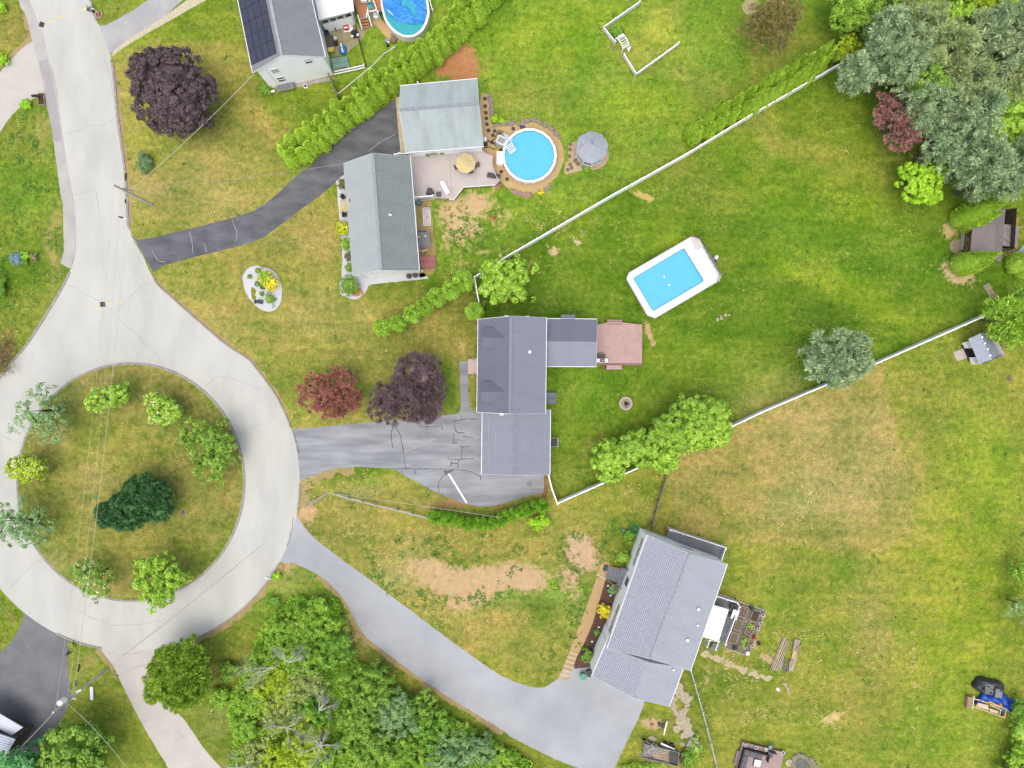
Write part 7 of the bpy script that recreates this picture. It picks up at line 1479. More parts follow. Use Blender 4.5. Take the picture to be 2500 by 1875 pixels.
# white stone flower bed
t_bed = smooth([ZW(*q_) for q_ in ((690,300),(830,330),(1100,430),(1250,620),(1320,900),(1290,1230),(1130,1420),(950,1450),(750,1370),(560,1180),(420,960),(350,660),(370,520),(500,360),(690,300))], 4)[:-1]
wb = [tuple(p[:2]) for p in PP(t_bed)]; tag(M().prism(wb, 0, .03).build('stone_bed', WGRAV), kind='structure'); cx_, cy_ = sum(q_[0] for q_ in wb)/len(wb), sum(q_[1] for q_ in wb)/len(wb)
tag(M().prism([(cx_+(x-cx_)*1.025, cy_+(y-cy_)*1.018) for x, y in wb], 0, .05, [wb]).build('kerb', mat('bed_edging', C(214,204,196), .8, .1, 2)), kind='structure')
tag(M().prism([tuple(p[:2]) for p in PP(smooth(L(ZW,580,840,640,880,685,970,640,1030,685,1090,660,1160,590,1160,555,990,555,880,580,840), 2)[:-1])], 0, .06).build('turf_patch', mat('olive_moss', C(146,144,44), .95, .1, 3)), kind='structure')
t = T('stone_lantern', 'dark slatted box ornament at the bottom of the white stone bed', 'ornament', *ZW(790,1215), .03, -8); M().box(0,0,.22,.66,.5,.4).build('body', mat('dark_slate', C(62,70,74), .7, .2, 5), t); m = M()
for k in range(5): m.box(-.28+k*.14,0,.44,.05,.5,.04)
m.build('slat', mat('slate_light', C(110,120,124), .7, .2, 5), t)
stones('stones', 'dark stones beside the yellow shrub on the white stone bed', L(ZW,800,840,880,880), .22, 4, mat('dark_stone', C(110,110,112), .8, .2, 4), 'stones', .08, .8, 15); stones('stones', 'grey stones below the yellow shrub on the white stone bed', L(ZW,975,960,1045,985), .16, 4, STEEL, 'stones', .05, .8, 16)
stones('stones', 'single brown stone near the slatted box ornament', L(ZW,665,1205,680,1210), .22, 1, mat('brown_stone', C(92,80,70), .8, .2, 4), 'stones', .0, .8, 17)
# ================================================================ SMALLER THINGS
def bulkhead(label, poly, z0, z1, m, parts=2, hatch='door_leaf'):
    """sloping cellar hatch: side body and two leaves. poly order: wall side A,B then yard side C,D"""
    t = T('cellar_hatch', label, 'hatch', *poly[0]); a, b_, c_, d = [P(*q, z) for q, z in zip(poly, (z1, z1, z0, z0))]
    n = (b_-a); g = M()
    for k in range(parts):
        k0, k1 = k/parts+.01, (k+1)/parts-.01; M().slab([lerp(a,b_,k0), lerp(a,b_,k1), lerp(d,c_,k1), lerp(d,c_,k0)], .05).build(hatch, m, t, world=True)
    for p, q in ((b_, c_), (c_, d), (d, a)): g.quad((p.x,p.y,0), (q.x,q.y,0), (q.x,q.y,q.z-.06), (p.x,p.y,p.z-.06))
    g.build('side_wall', CONCRETE, t, world=True); return t
bulkhead('dark red cellar hatch on the east side of the long house', L(ZF,1180,1278,1183,1412,1368,1412,1362,1272), .35, .8, mat('dull_red_steel', C(182,110,110), .5, .08, 1.5))
bulkhead('grey cellar hatch on the east side of the dormer house', L(ZK,1005,862,1003,975,1100,970,1098,862), .4, .9, mat('slate_steel', C(130,136,146), .5, .08, 1.5))
bulkhead('green cellar hatch in the cluttered yard of the solar house', L(ZX,315,925,345,1088,605,1050,565,890), .5, 1.1, mat('sage_steel', C(130,164,146), .5, .08, 1.5))
t = T('lean_to', 'small grey-roofed utility lean-to against the east wall of the long house', 'shed', *ZF(1225,1080)); q_ = [P(*z_, h_) for z_, h_ in zip(L(ZF,1150,990,1285,990,1305,1165,1165,1172), (2.2,1.9,1.9,2.2))]
M().slab(q_, .08).build('roof', mat('lean_roof', C(132,132,136), .8, .08, 2), t, world=True); m = M(); w3 = [P(*z_, 0) for z_ in L(ZF,1160,1000,1280,1000,1295,1155,1170,1160)]
for k in range(4): a_, b_ = w3[k], w3[(k+1) % 4]; m.quad(tuple(a_), tuple(b_), (b_.x,b_.y,1.85), (a_.x,a_.y,1.85))
m.build('wall', SIDING, t, world=True); m = M()
for x_, y_ in ((1168,1050),(1245,1042)): p = P(*ZF(x_, y_), 2.1); m.cyl(p.x, p.y, 2.0, 2.25, .1, 8)
m.build('vent_pipe', WHITE, t, world=True)
t = T('garden_tool', 'white and black garden machine between lean-to and red hatch', 'machine', *ZF(1230,1220)); M().box(0,0,.3,.5,.35,.3,20).build('body', STEEL, t); M().tube([(-.6,0,.4),(.1,.05,.5),(.5,.2,.55)], .05, 6).build('handle', WHITE, t); M().cyl(.1,-.15,.1,.35,.16,10).build('wheel', BLACK, t)
t = T('air_unit', 'small beige box on the gravel south of the red hatch', 'box', *ZF(1210,1458)); M().box(0,0,.25,.3,.35,.5).build('body', mat('beige_box', C(228,216,180), .6, .05, 2), t); M().box(-.1,0,.26,.25,.4,.4).build('grille', BLACK, t)
for k, (x_, y_) in enumerate(((1058,1520),(1133,1510))):
    t = T('bin', ('left','right')[k]+' black round bin at the south wall of the long house', 'bin', *ZF(x_, y_)); M().lathe(0,0,[(.24,0),(.32,.75)],14,False).build('body', BLACK, t); M().lathe(0,0,[(.34,.75),(.34,.8),(.1,.88),(.02,.9)],14,True).build('lid', DKGREY, t)
t = T('slatted_frame', 'white slatted panel lying on the tan gravel beside the long house', 'panel', *ZF(1260,815), 0, 3); m = M().box(-.46,0,.08,.08,2.35,.08).box(.46,0,.08,.08,2.35,.08).box(0,-1.15,.08,1,.08,.08).box(0,1.15,.08,1,.08,.08); m.build('frame', WHITE, t); sl0 = None
for k in range(17):
    if sl0 is None: sl0 = o = M().box(0,0,.09,.9,.06,.03).build('slat', WHITE, t)
    else: o = link(sl0.copy()); o.parent = t
    o.location = (0,-1.0+k*.125,0)
t = T('garden_cart', 'grey-green garden cart parked at the foot of the deck rail', 'cart', *ZF(1160,650), 0, -35); M().prism([(-.55,-.35),(.5,-.3),(.6,0),(.5,.3),(-.55,.35)], .3, .6).build('tray', mat('cart_green', C(84,104,104), .5, .1, 3), t); M().prism([(-.4,-.22),(.4,-.2),(.45,0),(.4,.2),(-.4,.22)], .6, .604, side=False).build('load', mat('cart_in', C(110,128,128), .6, .1, 3), t)
for s_ in (-.38,.38): M().lathe(-.3, s_, [(.16,.02),(.16,.1)], 10, True).build('wheel', BLACK, t)
M().tube([(-.5,.2,.5),(-1.0,.15,.6)], .03, 5).build('handle', BLACK, t)
# beige deck furniture (deck surface at 1.0)
t = T('parasol', 'large cream octagonal parasol with a round vent cap on the beige deck', 'parasol', *ZAF(1393,442), 3.3); CREAM = mat('cream_canvas', C(228,204,150), .8, .03, 1.2)
t.location.z = 1.0; rr_ = 1.32
for k in range(8):
    a0_, a1_ = 2*math.pi*(k+.25)/8, 2*math.pi*(k+1.25)/8; M().slab([(rr_*math.cos(a0_), rr_*math.sin(a0_), 1.85), (rr_*math.cos(a1_), rr_*math.sin(a1_), 1.85), (.25*math.cos(a1_), .25*math.sin(a1_), 2.33), (.25*math.cos(a0_), .25*math.sin(a0_), 2.33)], .015).build('panel', CREAM, t)
M().lathe(0,0,[(.5,2.32),(.3,2.42),(.05,2.5),(.0,2.56)],16).build('vent_cap', mat('cream_cap', C(224,200,146), .8, .03, 1.2), t); M().cyl(0,0,0,2.45,.03,8).build('pole', STEEL, t)
t = T('patio_table', 'glass garden table under the cream parasol', 'table', *ZAF(1393,470), 1.0); M().cyl(0,0,.68,.72,.6,18).build('tabletop', LTGLASS, t)
for k in range(4): M().beam((.4*math.cos(k*1.57),.4*math.sin(k*1.57),0), (.45*math.cos(k*1.57),.45*math.sin(k*1.57),.68), .04, .04).build('leg', BLACK, t)
BRZ = mat('bronze_mesh', C(128,110,100), .6, .15, 6)
def chair(label, uv, z, rot, m=BRZ, grp=None):
    c_ = T('patio_chair', label, 'chair', *uv, z, rot, grp); M().box(0,0,.42,.52,.5,.04).build('seat', m, c_); M().slab([(-.27,.22,.45),(.27,.22,.45),(.27,.36,.95),(-.27,.36,.95)], .03).build('backrest', m, c_)
    for s_ in (-1, 1): M().tube([(.28*s_,-.25,0),(.28*s_,-.25,.62),(.28*s_,.25,.64),(.28*s_,.3,0)], .02, 4).build('arm', BLACK, c_)
    return c_
G5 = 'bronze chairs round the parasol table'
chair('bronze mesh chair on the east side of the parasol', ZAF(1612,520), 1.0, -70, grp=G5); chair('bronze mesh chair on the south side of the parasol', ZAF(1500,640), 1.0, 190, grp=G5); chair('bronze mesh chair on the west side of the parasol', ZAF(1240,555), 1.0, 105, grp=G5)
t = T('sun_lounger', 'white sun lounger lying askew on the beige deck', 'sun lounger', *ZAF(1000,940), 1.0, -62); M().prism([(-.95,-.3),(.75,-.3),(1.0,0),(.75,.3),(-.95,.3)], .25, .32).build('bed', WHITE, t); m = M()
for x_ in (-.8,.6):
    for y_ in (-.25,.25): m.box(x_,y_,.12,.05,.05,.25)
m.build('leg', WHITE, t); t.rotation_euler = (0,0,math.radians(118))
t = T('sun_lounger', 'dark grey sun lounger at the deck tip by the round pool', 'sun lounger', *ZAF(1930,715), 1.0, -10); M().box(-.25,0,.3,1.1,.62,.06).build('seat', DKGREY, t); M().slab([(.3,-.31,.32),(.3,.31,.32),(.95,.2,.7),(.95,-.2,.7)], .05).build('backrest', DKGREY, t); m = M()
for x_ in (-.7,.2):
    for y_ in (-.28,.28): m.box(x_,y_,.14,.04,.04,.28)
m.build('leg', BLACK, t)
t = T('covered_grill', 'dark covered barbecue by the white rail of the beige deck', 'barbecue', *ZAF(718,1035), 1.0, -8); M().prism([(-.42,-.36),(.4,-.4),(.46,.1),(.2,.42),(-.35,.4)], 0, .9).build('cover', DKGREY, t); M().box(-.1,.0,.93,.5,.5,.08).build('lid', DKGREY, t)
t = T('side_table', 'small dark square box table on the beige deck', 'table', *ZAF(882,1070), 1.0, 2); M().box(0,0,.2,.58,.52,.4).build('body', DKGREY, t); M().box(0,0,.42,.62,.56,.04).build('tabletop', mat('dark_top', C(90,88,92), .6, .1, 4), t)
t = T('storage_bench', 'white and grey serving cart against the garage wall on the deck', 'cart', *ZAF(790,275), 1.0, 4); M().box(0,0,.45,.95,.45,.9).build('body', mat('cart_white', C(206,200,194), .6, .15, 4), t); M().box(0,0,.95,.7,.4,.1).build('lid', STEEL, t); M().box(.62,0,.4,.3,.4,.7).build('side_shelf', WHITE, t)
for k, (x_, y_) in enumerate(((668,312),(945,275))):
    t = T('potted_plant', ('left','right')[k]+' dark pot plant beside the serving cart on the deck', 'plant', *ZAF(x_, y_), 1.0); M().lathe(0,0,[(.16,0),(.24,.35)],10,True).build('pot', BLACK, t); V_, e_ = leafcloud(np.random.RandomState(k), [(0,0,.5,.26,.26,.22)], .1, 22, .12, .06, core=.6); npmesh('foliage', V_, 0, DEEP, t, e_)
for k, (x_, y_) in enumerate(((285,590),(302,800))):
    t = T('potted_plant', ('upper','lower')[k]+' black pot at the entry path on the white gravel strip', 'plant', *ZF(x_, y_)); M().lathe(0,0,[(.2,0),(.3,.45)],10,True).build('pot', BLACK, t); V_, e_ = leafcloud(np.random.RandomState(k+9), [(0,0,.6,.3,.34,.26)], .12, 20, .12, .06, core=.6); npmesh('foliage', V_, 0, foliage('near_black_leaves_%d' % k, cf((34,44,40),(58,70,58)), 1), t, e_)
t = T('blue_cloth', 'blue cloth beside the pool rim by the stepping stone', 'cloth', *ZY(580,650)); M().blob(0,0,.05,.28,.2,.15,4,.3,10,5,True).build('cloth', mat('blue_cloth', C(50,100,180), .8, .1, 3), t)
t = T('wood_step', 'brown wooden step at the south-east corner of the beige deck', 'steps', *ZY(225,1490), 0, -30); M().box(0,0,.15,.75,.5,.3).build('tread', mat('brown_step', C(178,130,92), .8, .15, 3), t); M().box(.1,-.4,.08,.6,.4,.16).build('lower_tread', mat('brown_step2', C(190,146,104), .8, .15, 3), t)
t = T('sand_ring', 'round tan ring of dug soil on the bare sand patch', 'planter', *ZF(2040,812)); M().lathe(0,0,[(.62,0),(.55,.12),(.46,.12),(.42,.03)],14).build('ring', mat('soil_ring', C(196,160,108), .95, .2, 4), t); M().cyl(0,0,0,.05,.43,12).build('soil', mat('orange_soil', C(170,124,62), .95, .25, 5), t)
t = T('stone_ring', 'round pale dirt ring with a stone centre on the far lawn at the top', 'ring', *ZE(105,55)); M().cyl(0,0,0,.03,1.15,24).build('dirt', mat('pale_dirt', C(190,180,124), .95, .15, 3), t); M().cyl(0,0,.0,.12,.4,12).build('stone', mat('round_stone', C(170,146,112), .9, .2, 3), t)
# dormer house surroundings
t = T('grill', 'steel barbecue with white side shelves on the pinkish-brown deck', 'barbecue', *ZK(1535,555), .8, 0); M().box(0,0,.45,.75,.5,.9).build('cabinet', WHITE, t); M().box(0,0,.98,.6,.42,.2).build('lid', DKGREY, t); M().box(-.55,0,.8,.35,.45,.05).build('shelf', WHITE, t); M().box(.55,0,.8,.35,.45,.05).build('shelf', WHITE, t); M().box(0,.03,1.1,.2,.08,.04).build('handle', WHITE, t)
t = T('storage_box', 'dark grey storage box beside the barbecue', 'box', *ZK(1528,512), .8); M().box(0,0,.3,.95,.5,.6).build('body', DKGREY, t); M().box(0,0,.62,1.0,.55,.05).build('lid', mat('box_lid', C(78,78,82), .6, .1, 3), t)
t = T('window_well', 'black covered box with pale frame on the east wall of the garage wing', 'box', *ZK(1078,1338)); M().box(0,0,.3,1.0,1.2,.6).build('body', WHITEW, t); M().box(-.05,0,.62,.92,1.1,.05).build('cover', BLACK, t)
t = T('drain_cover', 'round steel drain cover on the dark parking bay', 'manhole', *ZAE(1855,430)); M().lathe(0,0,[(.34,0),(.34,.035),(.25,.04),(0,.04)],16).build('cover', mat('drain_iron', C(136,142,142), .7, .1, 4), t)
# turned house surroundings
BRHR = mat('brown_handrail', C(172,122,92), .7, .1, 2); t = T('front_steps', 'grey wooden front steps with black mat on the west side of the turned house', 'steps', *ZO(640,500)); GST = mat('grey_step_boards', C(140,144,150), .8, .1, 2)
a_, b_ = P(*ZO(575,410), 0), P(*ZO(545,520), 0); d = (b_-a_).normalized(); n_ = Vector((-d.y, d.x, 0)); n_ = n_ if n_.x > 0 else -n_; ln = (b_-a_).length
for k in range(5): M().obox(a_+n_*(.28*k), d, n_, (0,0,1), 0, ln, 0, .27, .2*k, .2*k+.2).build('step', GST, t, world=True)
M().obox(a_+n_*1.42, d, n_, (0,0,1), -.35, ln+.35, 0, 1.7, .9, 1.15).build('landing', GST, t, world=True); M().obox(a_+n_*2.3, d, n_, (0,0,1), .3, ln-.35, 0, .75, 1.15, 1.17).build('door_mat', BLACK, t, world=True); m = M()
for q_ in (-.35, ln+.35):
    m.beam(a_+n_*1.45+d*q_+Vector((0,0,2.0)), a_+n_*3.1+d*q_+Vector((0,0,2.0)), .1, .06); e2 = .35 if q_ < 0 else -.35; m.beam(a_+n_*.1+d*(q_+e2)+Vector((0,0,1.0)), a_+n_*1.45+d*q_+Vector((0,0,2.0)), .1, .06)
    for r_ in (1.5, 2.2, 3.0): p = a_+n_*r_+d*q_; m.box(p.x, p.y, 1.55, .07, .07, .9)
    m.build('railing', BRHR, t, world=True); m = M()
p = P(*ZO(545,437)); t = T('planter', 'small dark planter on the tan walk at the foot of the front steps', 'planter', *ZO(545,437), .06, -17); M().box(0,0,.2,.45,.7,.4).build('box', DKGREY, t)
STP = None; t = T('walk_steps', 'run of tan paved steps with white nosings between front walk and new drive', 'steps', *ZO(240,1250))
for k in range(6):
    q0, q1 = (240-15*k, 1148+36*k), (310-13*k, 1172+36*k); q2, q3 = (310-13*(k+1), 1172+36*(k+1)), (240-15*(k+1), 1148+36*(k+1)); w3 = [tuple(P(*ZO(*z_))[:2]) for z_ in (q0, q1, q2, q3)]
    M().prism(w3, 0, .055-.008*k).build('step', WALK, t, world=True); a_, b_ = P(*ZO(*q0), .07), P(*ZO(*q1), .07); M().beam(a_, b_, .12, .05).build('nosing', mat('pale_nosing_%d' % k, C(226,214,200), .8, .03, 1), t, world=True)
a_, b_ = P(*ZO(470,493), .075), P(*ZO(548,530), .075); tag(M().beam(a_, b_, .14, .03).build('path', mat('pale_band', C(226,214,200), .8, .03, 1)), kind='structure')
tag(M().prism([tuple(p_[:2]) for p_ in PP(L(ZO,180,1300,272,1290,245,1345,150,1385))], 0, .03).build('path', mat('walk_end', C(206,182,156), .8, .1, 3)), kind='structure')
for nm, lab, (x_, y_), mm_, r_ in (('bin', 'round green lidded bin at the drive end of the walk', (352,1335), mat('jade_plastic', C(92,170,140), .5, .08, 2), .42),('bin', 'black wheeled bin next to the green one', (405,1308), BLACK, .42)):
    t = T(nm, lab, 'bin', *ZO(x_, y_)); M().lathe(0,0,[(r_*.8,0),(r_,.85)],14).build('body', mm_, t); M().lathe(0,0,[(r_*1.06,.85),(r_*1.06,.9),(r_*.4,.98),(.02,.99)],14,True).build('lid', mm_ if mm_ is not BLACK else DKGREY, t)
t = T('hose_reel', 'coiled green garden hose at the north corner of the turned house', 'hose', *ZO(795,110)); m = M(); rg = random.Random(3)
for k in range(7): r_ = .2+.06*k; m.tube([(r_*math.cos(a*.5)+rg.uniform(-.02,.02), r_*math.sin(a*.5), .05+.02*(k % 3)) for a in range(13)], .025, 4, caps=False)
m.build('coil', mat('green_hose', C(40,170,130), .4, .1, 3), t); M().tube([(-.3,.4,.05),(-.8,.9,.05),(-.3,1.1,.05),(.2,.8,.05)], .025, 4).build('loose_end', mat('green_hose2', C(70,180,140), .4, .1, 3), t)
t = T('hydrant_cap', 'small light blue cap on the grass by the green hose', 'cap', *ZO(697,115)); M().lathe(0,0,[(.12,0),(.16,.12),(.12,.3),(.02,.34)],10,True).build('cap', mat('sky_cap', C(120,190,216), .4, .05, 2), t)
for k, (x_, y_) in enumerate(((568,586),(588,668),(490,935),(433,1058))): 
    o = M().blob(0,0,.08,.17,.14,.12,k,.2,7,4).build('stone', WHITE); o.location = P(*ZO(x_, y_)); tag(o, ('topmost','second','third','lowest')[k]+' white stone along the mulch bed', 'stone', 'white stones in the mulch bed')
for k, (x_, y_, z_) in enumerate(((562,893,.0),)):
    t = T('wall_lamp', 'small dark lamp fitting by the white wall over the mulch bed', 'lamp', *ZO(x_, y_)); M().cyl(0,0,0,.8,.05,6).build('post', BLACK, t); M().blob(0,0,.9,.15,.15,.18,2).build('shade', BLACK, t)
# vegetable garden terrace and raised beds
tp = [tuple(p_[:2]) for p_ in PP(L(ZU,690,325,1175,488,872,1250,450,1100))]; TER = paving('grey_brown_pebble_terrace', C(150,134,122), C(120,106,96), fine=.3, big=1.2)
tag(M().prism(tp, 0, .05).build('terrace', TER), kind='structure'); t = T('terrace_edging', 'pale timber edging round the raised-bed terrace', 'edging', *ZU(1175,488)); m = M()
for a_, b_ in (((690,325),(1175,488)), ((1175,488),(872,1250)), ((872,1250),(450,1100))): m.beam(P(*ZU(*a_), .08), P(*ZU(*b_), .08), .09, .16)
m.build('board', mat('pale_edge_board', C(196,188,178), .9, .12, 2), t, world=True)
ax = (P(*ZU(872,1250))-P(*ZU(1175,488))).normalized(); bxv = Vector((-ax.y, ax.x, 0)); DKSOIL = mat('dark_bed_soil', C(92,72,62), 1, .2, 8, bump=.5); LTSOIL = mat('brown_bed_soil', C(128,112,94), 1, .25, 8, bump=.5)
ang_ = math.degrees(math.atan2(ax.y, ax.x))
for (x_, y_), l_, w2, so, lab, gr in (((785,498),1.45,.95,LTSOIL,'raised bed nearest the deck, at the north end',0),((984,570),1.45,.95,DKSOIL,'darkest raised bed with plain black soil',0),((700,722),1.4,.85,LTSOIL,'raised bed in the middle of the deck side',0),((890,800),1.5,.95,LTSOIL,'raised bed half filled with lettuce',1),((625,940),1.4,.9,LTSOIL,'raised bed nearest the deck stairs',0),((803,1018),1.5,.9,DKSOIL,'raised bed full of bright green plants',2)):
    t = T('raised_bed', lab+' of the terrace', 'planter', *ZU(x_, y_), .05, ang_, 'raised beds on the terrace'); m = M()
    for sx in (-1, 1): M().box(sx*l_/2,0,.13,.06,w2+.06,.26).build('board', mat('bed_board_%d_%d' % (x_, sx), C(192,182,160), .9, .1, 2), t); M().box(0,sx*w2/2,.13,l_,.06,.26).build('board', mat('bed_sideboard_%d_%d' % (x_, sx), C(186,176,156), .9, .1, 2), t)
    M().box(0,0,.1,l_-.08,w2-.08,.2).build('soil', so, t)
    if gr:
        lb = [(-l_*.3,0,.22,l_*.14,w2*.36,.12)] if gr == 1 else [(-l_*.3,.05,.25,.22,.3,.14),(0,-.1,.25,.26,.26,.14),(l_*.3,.05,.25,.22,.32,.14)]
        V_, e_ = leafcloud(np.random.RandomState(int(x_)), lb, .12, 20, .16, .1, core=.5); npmesh('plants', V_, 0, BRIGHT if gr == 2 else LIME, t, e_)
for k, ((x_, y_), lab) in enumerate((((1115,560),'northernmost white ring pot on the terrace edge'),((1070,695),'second white ring pot on the terrace edge'),((1035,790),'third white ring pot on the terrace edge'),((930,1070),'southernmost white ring pot on the terrace edge'))):
    t = T('flower_pot', lab, 'pot', *ZU(x_, y_), .05, 0, 'white pots on the terrace edge'); M().lathe(0,0,[(.14,0),(.22,.32),(.18,.34),(.15,.28)],12).build('pot', WHITE, t); M().cyl(0,0,.1,.27,.15,10).build('soil', DKSOIL, t)
t = T('white_globe', 'white round cushion-like ball at the south corner of the terrace', 'ball', *ZU(862,1200), .05); M().lathe(0,0,[(.2,0),(.28,.1),(.26,.24),(.14,.34),(.02,.37)],14,True).build('ball', WHITE, t)
t = T('red_flowers', 'red flowering plant at the terrace edge', 'flowers', *ZU(972,925), .05); V_, e_ = leafcloud(np.random.RandomState(2), [(0,0,.2,.3,.26,.18)], .12, 20, .12, .08, core=.4); npmesh('bloom', V_, 0, foliage('red_bloom', cf((150,50,30),(190,90,50)), 1), t, e_)
for k, (x_, y_) in enumerate(((915,437),(632,1100))):
    t = T('dark_planter', ('dark leafy planter at the north side of the terrace','dark leafy planter at the south side of the terrace')[k], 'planter', *ZU(x_, y_), .05); M().lathe(0,0,[(.18,0),(.26,.3)],10,True).build('pot', BLACK, t); V_, e_ = leafcloud(np.random.RandomState(k), [(0,0,.42,.3,.3,.2)], .12, 18, .12, .07, core=.5); npmesh('foliage', V_, 0, foliage('dark_teal_leaves_%d' % k, cf((60,74,66),(84,96,84)), 1), t, e_)
t = T('black_pot', 'black pot on the grass right of the terrace', 'pot', *ZU(1038,1025)); M().lathe(0,0,[(.16,0),(.24,.35),(.2,.36),(.17,.2)],12).build('pot', BLACK, t); M().cyl(0,0,.05,.2,.16,8).build('soil', DKSOIL, t)
# lumber
LUM = mat('weathered_lumber', C(200,178,152), .9, .15, 2); LUM2 = mat('grey_lumber', C(176,166,160), .9, .15, 2); LUM3 = mat('yellow_lumber', C(214,188,138), .9, .1, 2)
def lumber(label, boards):
    t = T('lumber_stack', label, 'lumber', *ZU(*boards[0][0]))
    for (a_, b_, w2, z_, mm_) in boards: M().beam(P(*ZU(*a_), z_), P(*ZU(*b_), z_), w2, .12).build('board', mm_, t, world=True)
lumber('long stack of weathered boards left of the two lumber stacks', [((1485,930),(1250,1480),.22,.1,LUM2),((1505,945),(1275,1490),.18,.22,LUM),((1530,985),(1310,1490),.16,.1,LUM3),((1555,1000),(1350,1500),.2,.14,LUM),((1570,1010),(1375,1505),.14,.24,LUM2),((1470,1300),(1400,1510),.18,.1,LUM2)])
lumber('broad stack of mixed boards right of the two lumber stacks', [((1700,970),(1570,1510),.3,.1,LUM2),((1735,985),(1610,1510),.3,.16,LUM),((1680,975),(1640,1180),.34,.28,LUM2),((1670,1170),(1630,1290),.5,.3,LUM3),((1770,1050),(1620,1500),.1,.1,LUM),((1775,1060),(1665,1160),.08,.4,LUM),((1590,1330),(1580,1500),.3,.3,LUM2)])
t = T('pallet', 'small dark pallet standing between the two lumber stacks', 'pallet', *ZU(1490,1420), 0, -70); m = M()
for k in range(6): m.box(-.8+k*.3, 0, .15, .12, .5, .05)
m.box(0,-.2,.1,1.8,.08,.1).box(0,.2,.1,1.8,.08,.1).build('slats', GREYW, t)
# log splitter, trailer
t = T('log_splitter', 'long steel beam of a log splitter with its small engine frame', 'machine', *ZAD(1160,965)); M().beam(P(*ZAD(1187,850), .6), P(*ZAD(1132,1080), .6), .2, .22).build('beam', STEEL, t, world=True); M().beam(P(*ZAD(1035,905), .4), P(*ZAD(1145,945), .4), .3, .12).build('frame', DKGREY, t, world=True)
for x_, y_ in ((1050,890),(1050,930),(1100,950)): p = P(*ZAD(x_, y_), .2); M().cyl(p.x, p.y, 0, .35, .1, 8).build('wheel', BLACK, t, world=True)
tr = T('trailer', 'grey two-axle trailer loaded with white branches and boards beside the new drive', 'trailer', *ZAD(1080,1400)); q_ = [P(*z_, .7) for z_ in L(ZAD,805,1225,1385,1362,1362,1600,760,1448)]
M().slab(q_, .1).build('bed', mat('trailer_bed', C(176,162,146), .8, .25, 3), tr, world=True); m = M()
for k in range(4): m.beam(q_[k]+Vector((0,0,.22)), q_[(k+1) % 4]+Vector((0,0,.22)), .06, .5)
m.build('side_board', mat('trailer_side', C(150,148,152), .6, .15, 3), tr, world=True)
m = M(); 
M().slab([P(*z_, .96) for z_ in L(ZAD,1235,1340,1388,1372,1372,1590,1228,1555)], .05).build('tail_ramp', mat('black_mesh', C(84,78,78), .7, .15, 6), tr, world=True)
M().slab([P(*z_, .9) for z_ in L(ZAD,1090,1215,1120,1235,1330,1330,1325,1345,1090,1260)], .06).build('fender', STEEL, tr, world=True)
for x_, y_ in ((1160,1245),(1270,1275)): p = P(*ZAD(x_, y_), .35); M().lathe(p.x, p.y, [(.12,.55),(.3,.5),(.34,.35),(.3,.15)], 12, True).build('wheel', BLACK, tr, world=True)
M().beam(P(*ZAD(735,1130), .5), P(*ZAD(820,1235), .6), .12, .1).build('drawbar', BLACK, tr, world=True); p = P(*ZAD(790,1190), .3); M().box(p.x, p.y, .4, .3, .5, .5).build('toolbox', BLACK, tr, world=True)
t = T('branch_pile', 'pile of pale branches and scrap in the front of the trailer', 'pile', *ZAD(900,1330), .8); m = M(); rg = random.Random(8)
for _ in range(60): a = rg.uniform(0,3.14); x_, y_ = rg.gauss(-.1,.55), rg.gauss(0,.5); l_ = rg.uniform(.2,.6); m.tube([(x_-l_*math.cos(a), y_-l_*math.sin(a), rg.uniform(0,.3)), (x_+l_*math.cos(a), y_+l_*math.sin(a), rg.uniform(.1,.4))], rg.uniform(.015,.035), 4)
m.build('branches', mat('white_twigs', C(220,216,214), .8, .15, 4), t)['kind'] = 'stuff'
t = T('board_load', 'old boards lying in the middle of the trailer', 'boards', *ZAD(1100,1420), .75); m = M()
for k in range(7): m.beam((-1.3+.1*(k % 3), .75-k*.24, .05+.03*(k % 2)), (1.15, .4-k*.24, .05), .17, .05)
m.build('board', LUM, t)['kind'] = 'stuff'
t = T('scrap_heap', 'brown brush heap at the tail of the trailer', 'heap', *ZAD(1445,1490)); V_, e_ = leafcloud(np.random.RandomState(5), [(0,0,.3,.55,.8,.4)], .25, 26, .3, .04, 'tuft', core=.8); npmesh('brush', V_, 0, BROWNT, t, e_)
t = T('split_wood', 'sandy trampled circle with a chopping stump west of the log splitter', 'stump', *ZAD(930,920)); M().lathe(0,0,[(.25,0),(.22,.3),(0,.3)],10,True).build('stump', LOGM, t)
# covered vehicle, blue tarpaulin and timber trailer on the east lawn
def drape(name, label, cat, uv, rx, ry, h, ang, m, seed, amp=.25, sub='cover'):
    t = T(name, label, cat, *uv, 0, ang); g = M(); nu, nv = 40, 14; rg2 = random.Random(seed); k1, k2, k3 = [rg2.uniform(0, 6) for _ in range(3)]
    for i in range(nv+1):
        q_ = i/nv
        for k in range(nu):
            a = 6.283*k/nu; sq = 1/max(abs(math.cos(a))**3+abs(math.sin(a))**3, 1e-6)**(1/3)
            r_ = min(1, q_*1.12)**.8*sq*(1+.06*math.sin(5*a+k1)*q_); z = h*(1-max(0, q_-.55)**2/.2025) if q_ > .55 else h
            z = max(0, z)*(1+.10*math.sin(3*a+k2+q_*7)+.07*math.sin(7*a+k3-q_*9)); g.v.append((rx*r_*math.cos(a), ry*r_*math.sin(a), z if q_ < 1 else 0.0))
    for i in range(nv):
        for k in range(nu): g.f.append((i*nu+k, (i+1)*nu+k, (i+1)*nu+(k+1) % nu, i*nu+(k+1) % nu))
    g.build(sub, m, t, smooth_=True); return t
cvt = drape('covered_vehicle', 'small vehicle under a black and grey tarpaulin on the east lawn', 'vehicle', ZV(1125,640), 2.0, 1.05, 1.15, -12, mat('black_tarp', C(66,66,72), .4, .2, 1.5), 5)
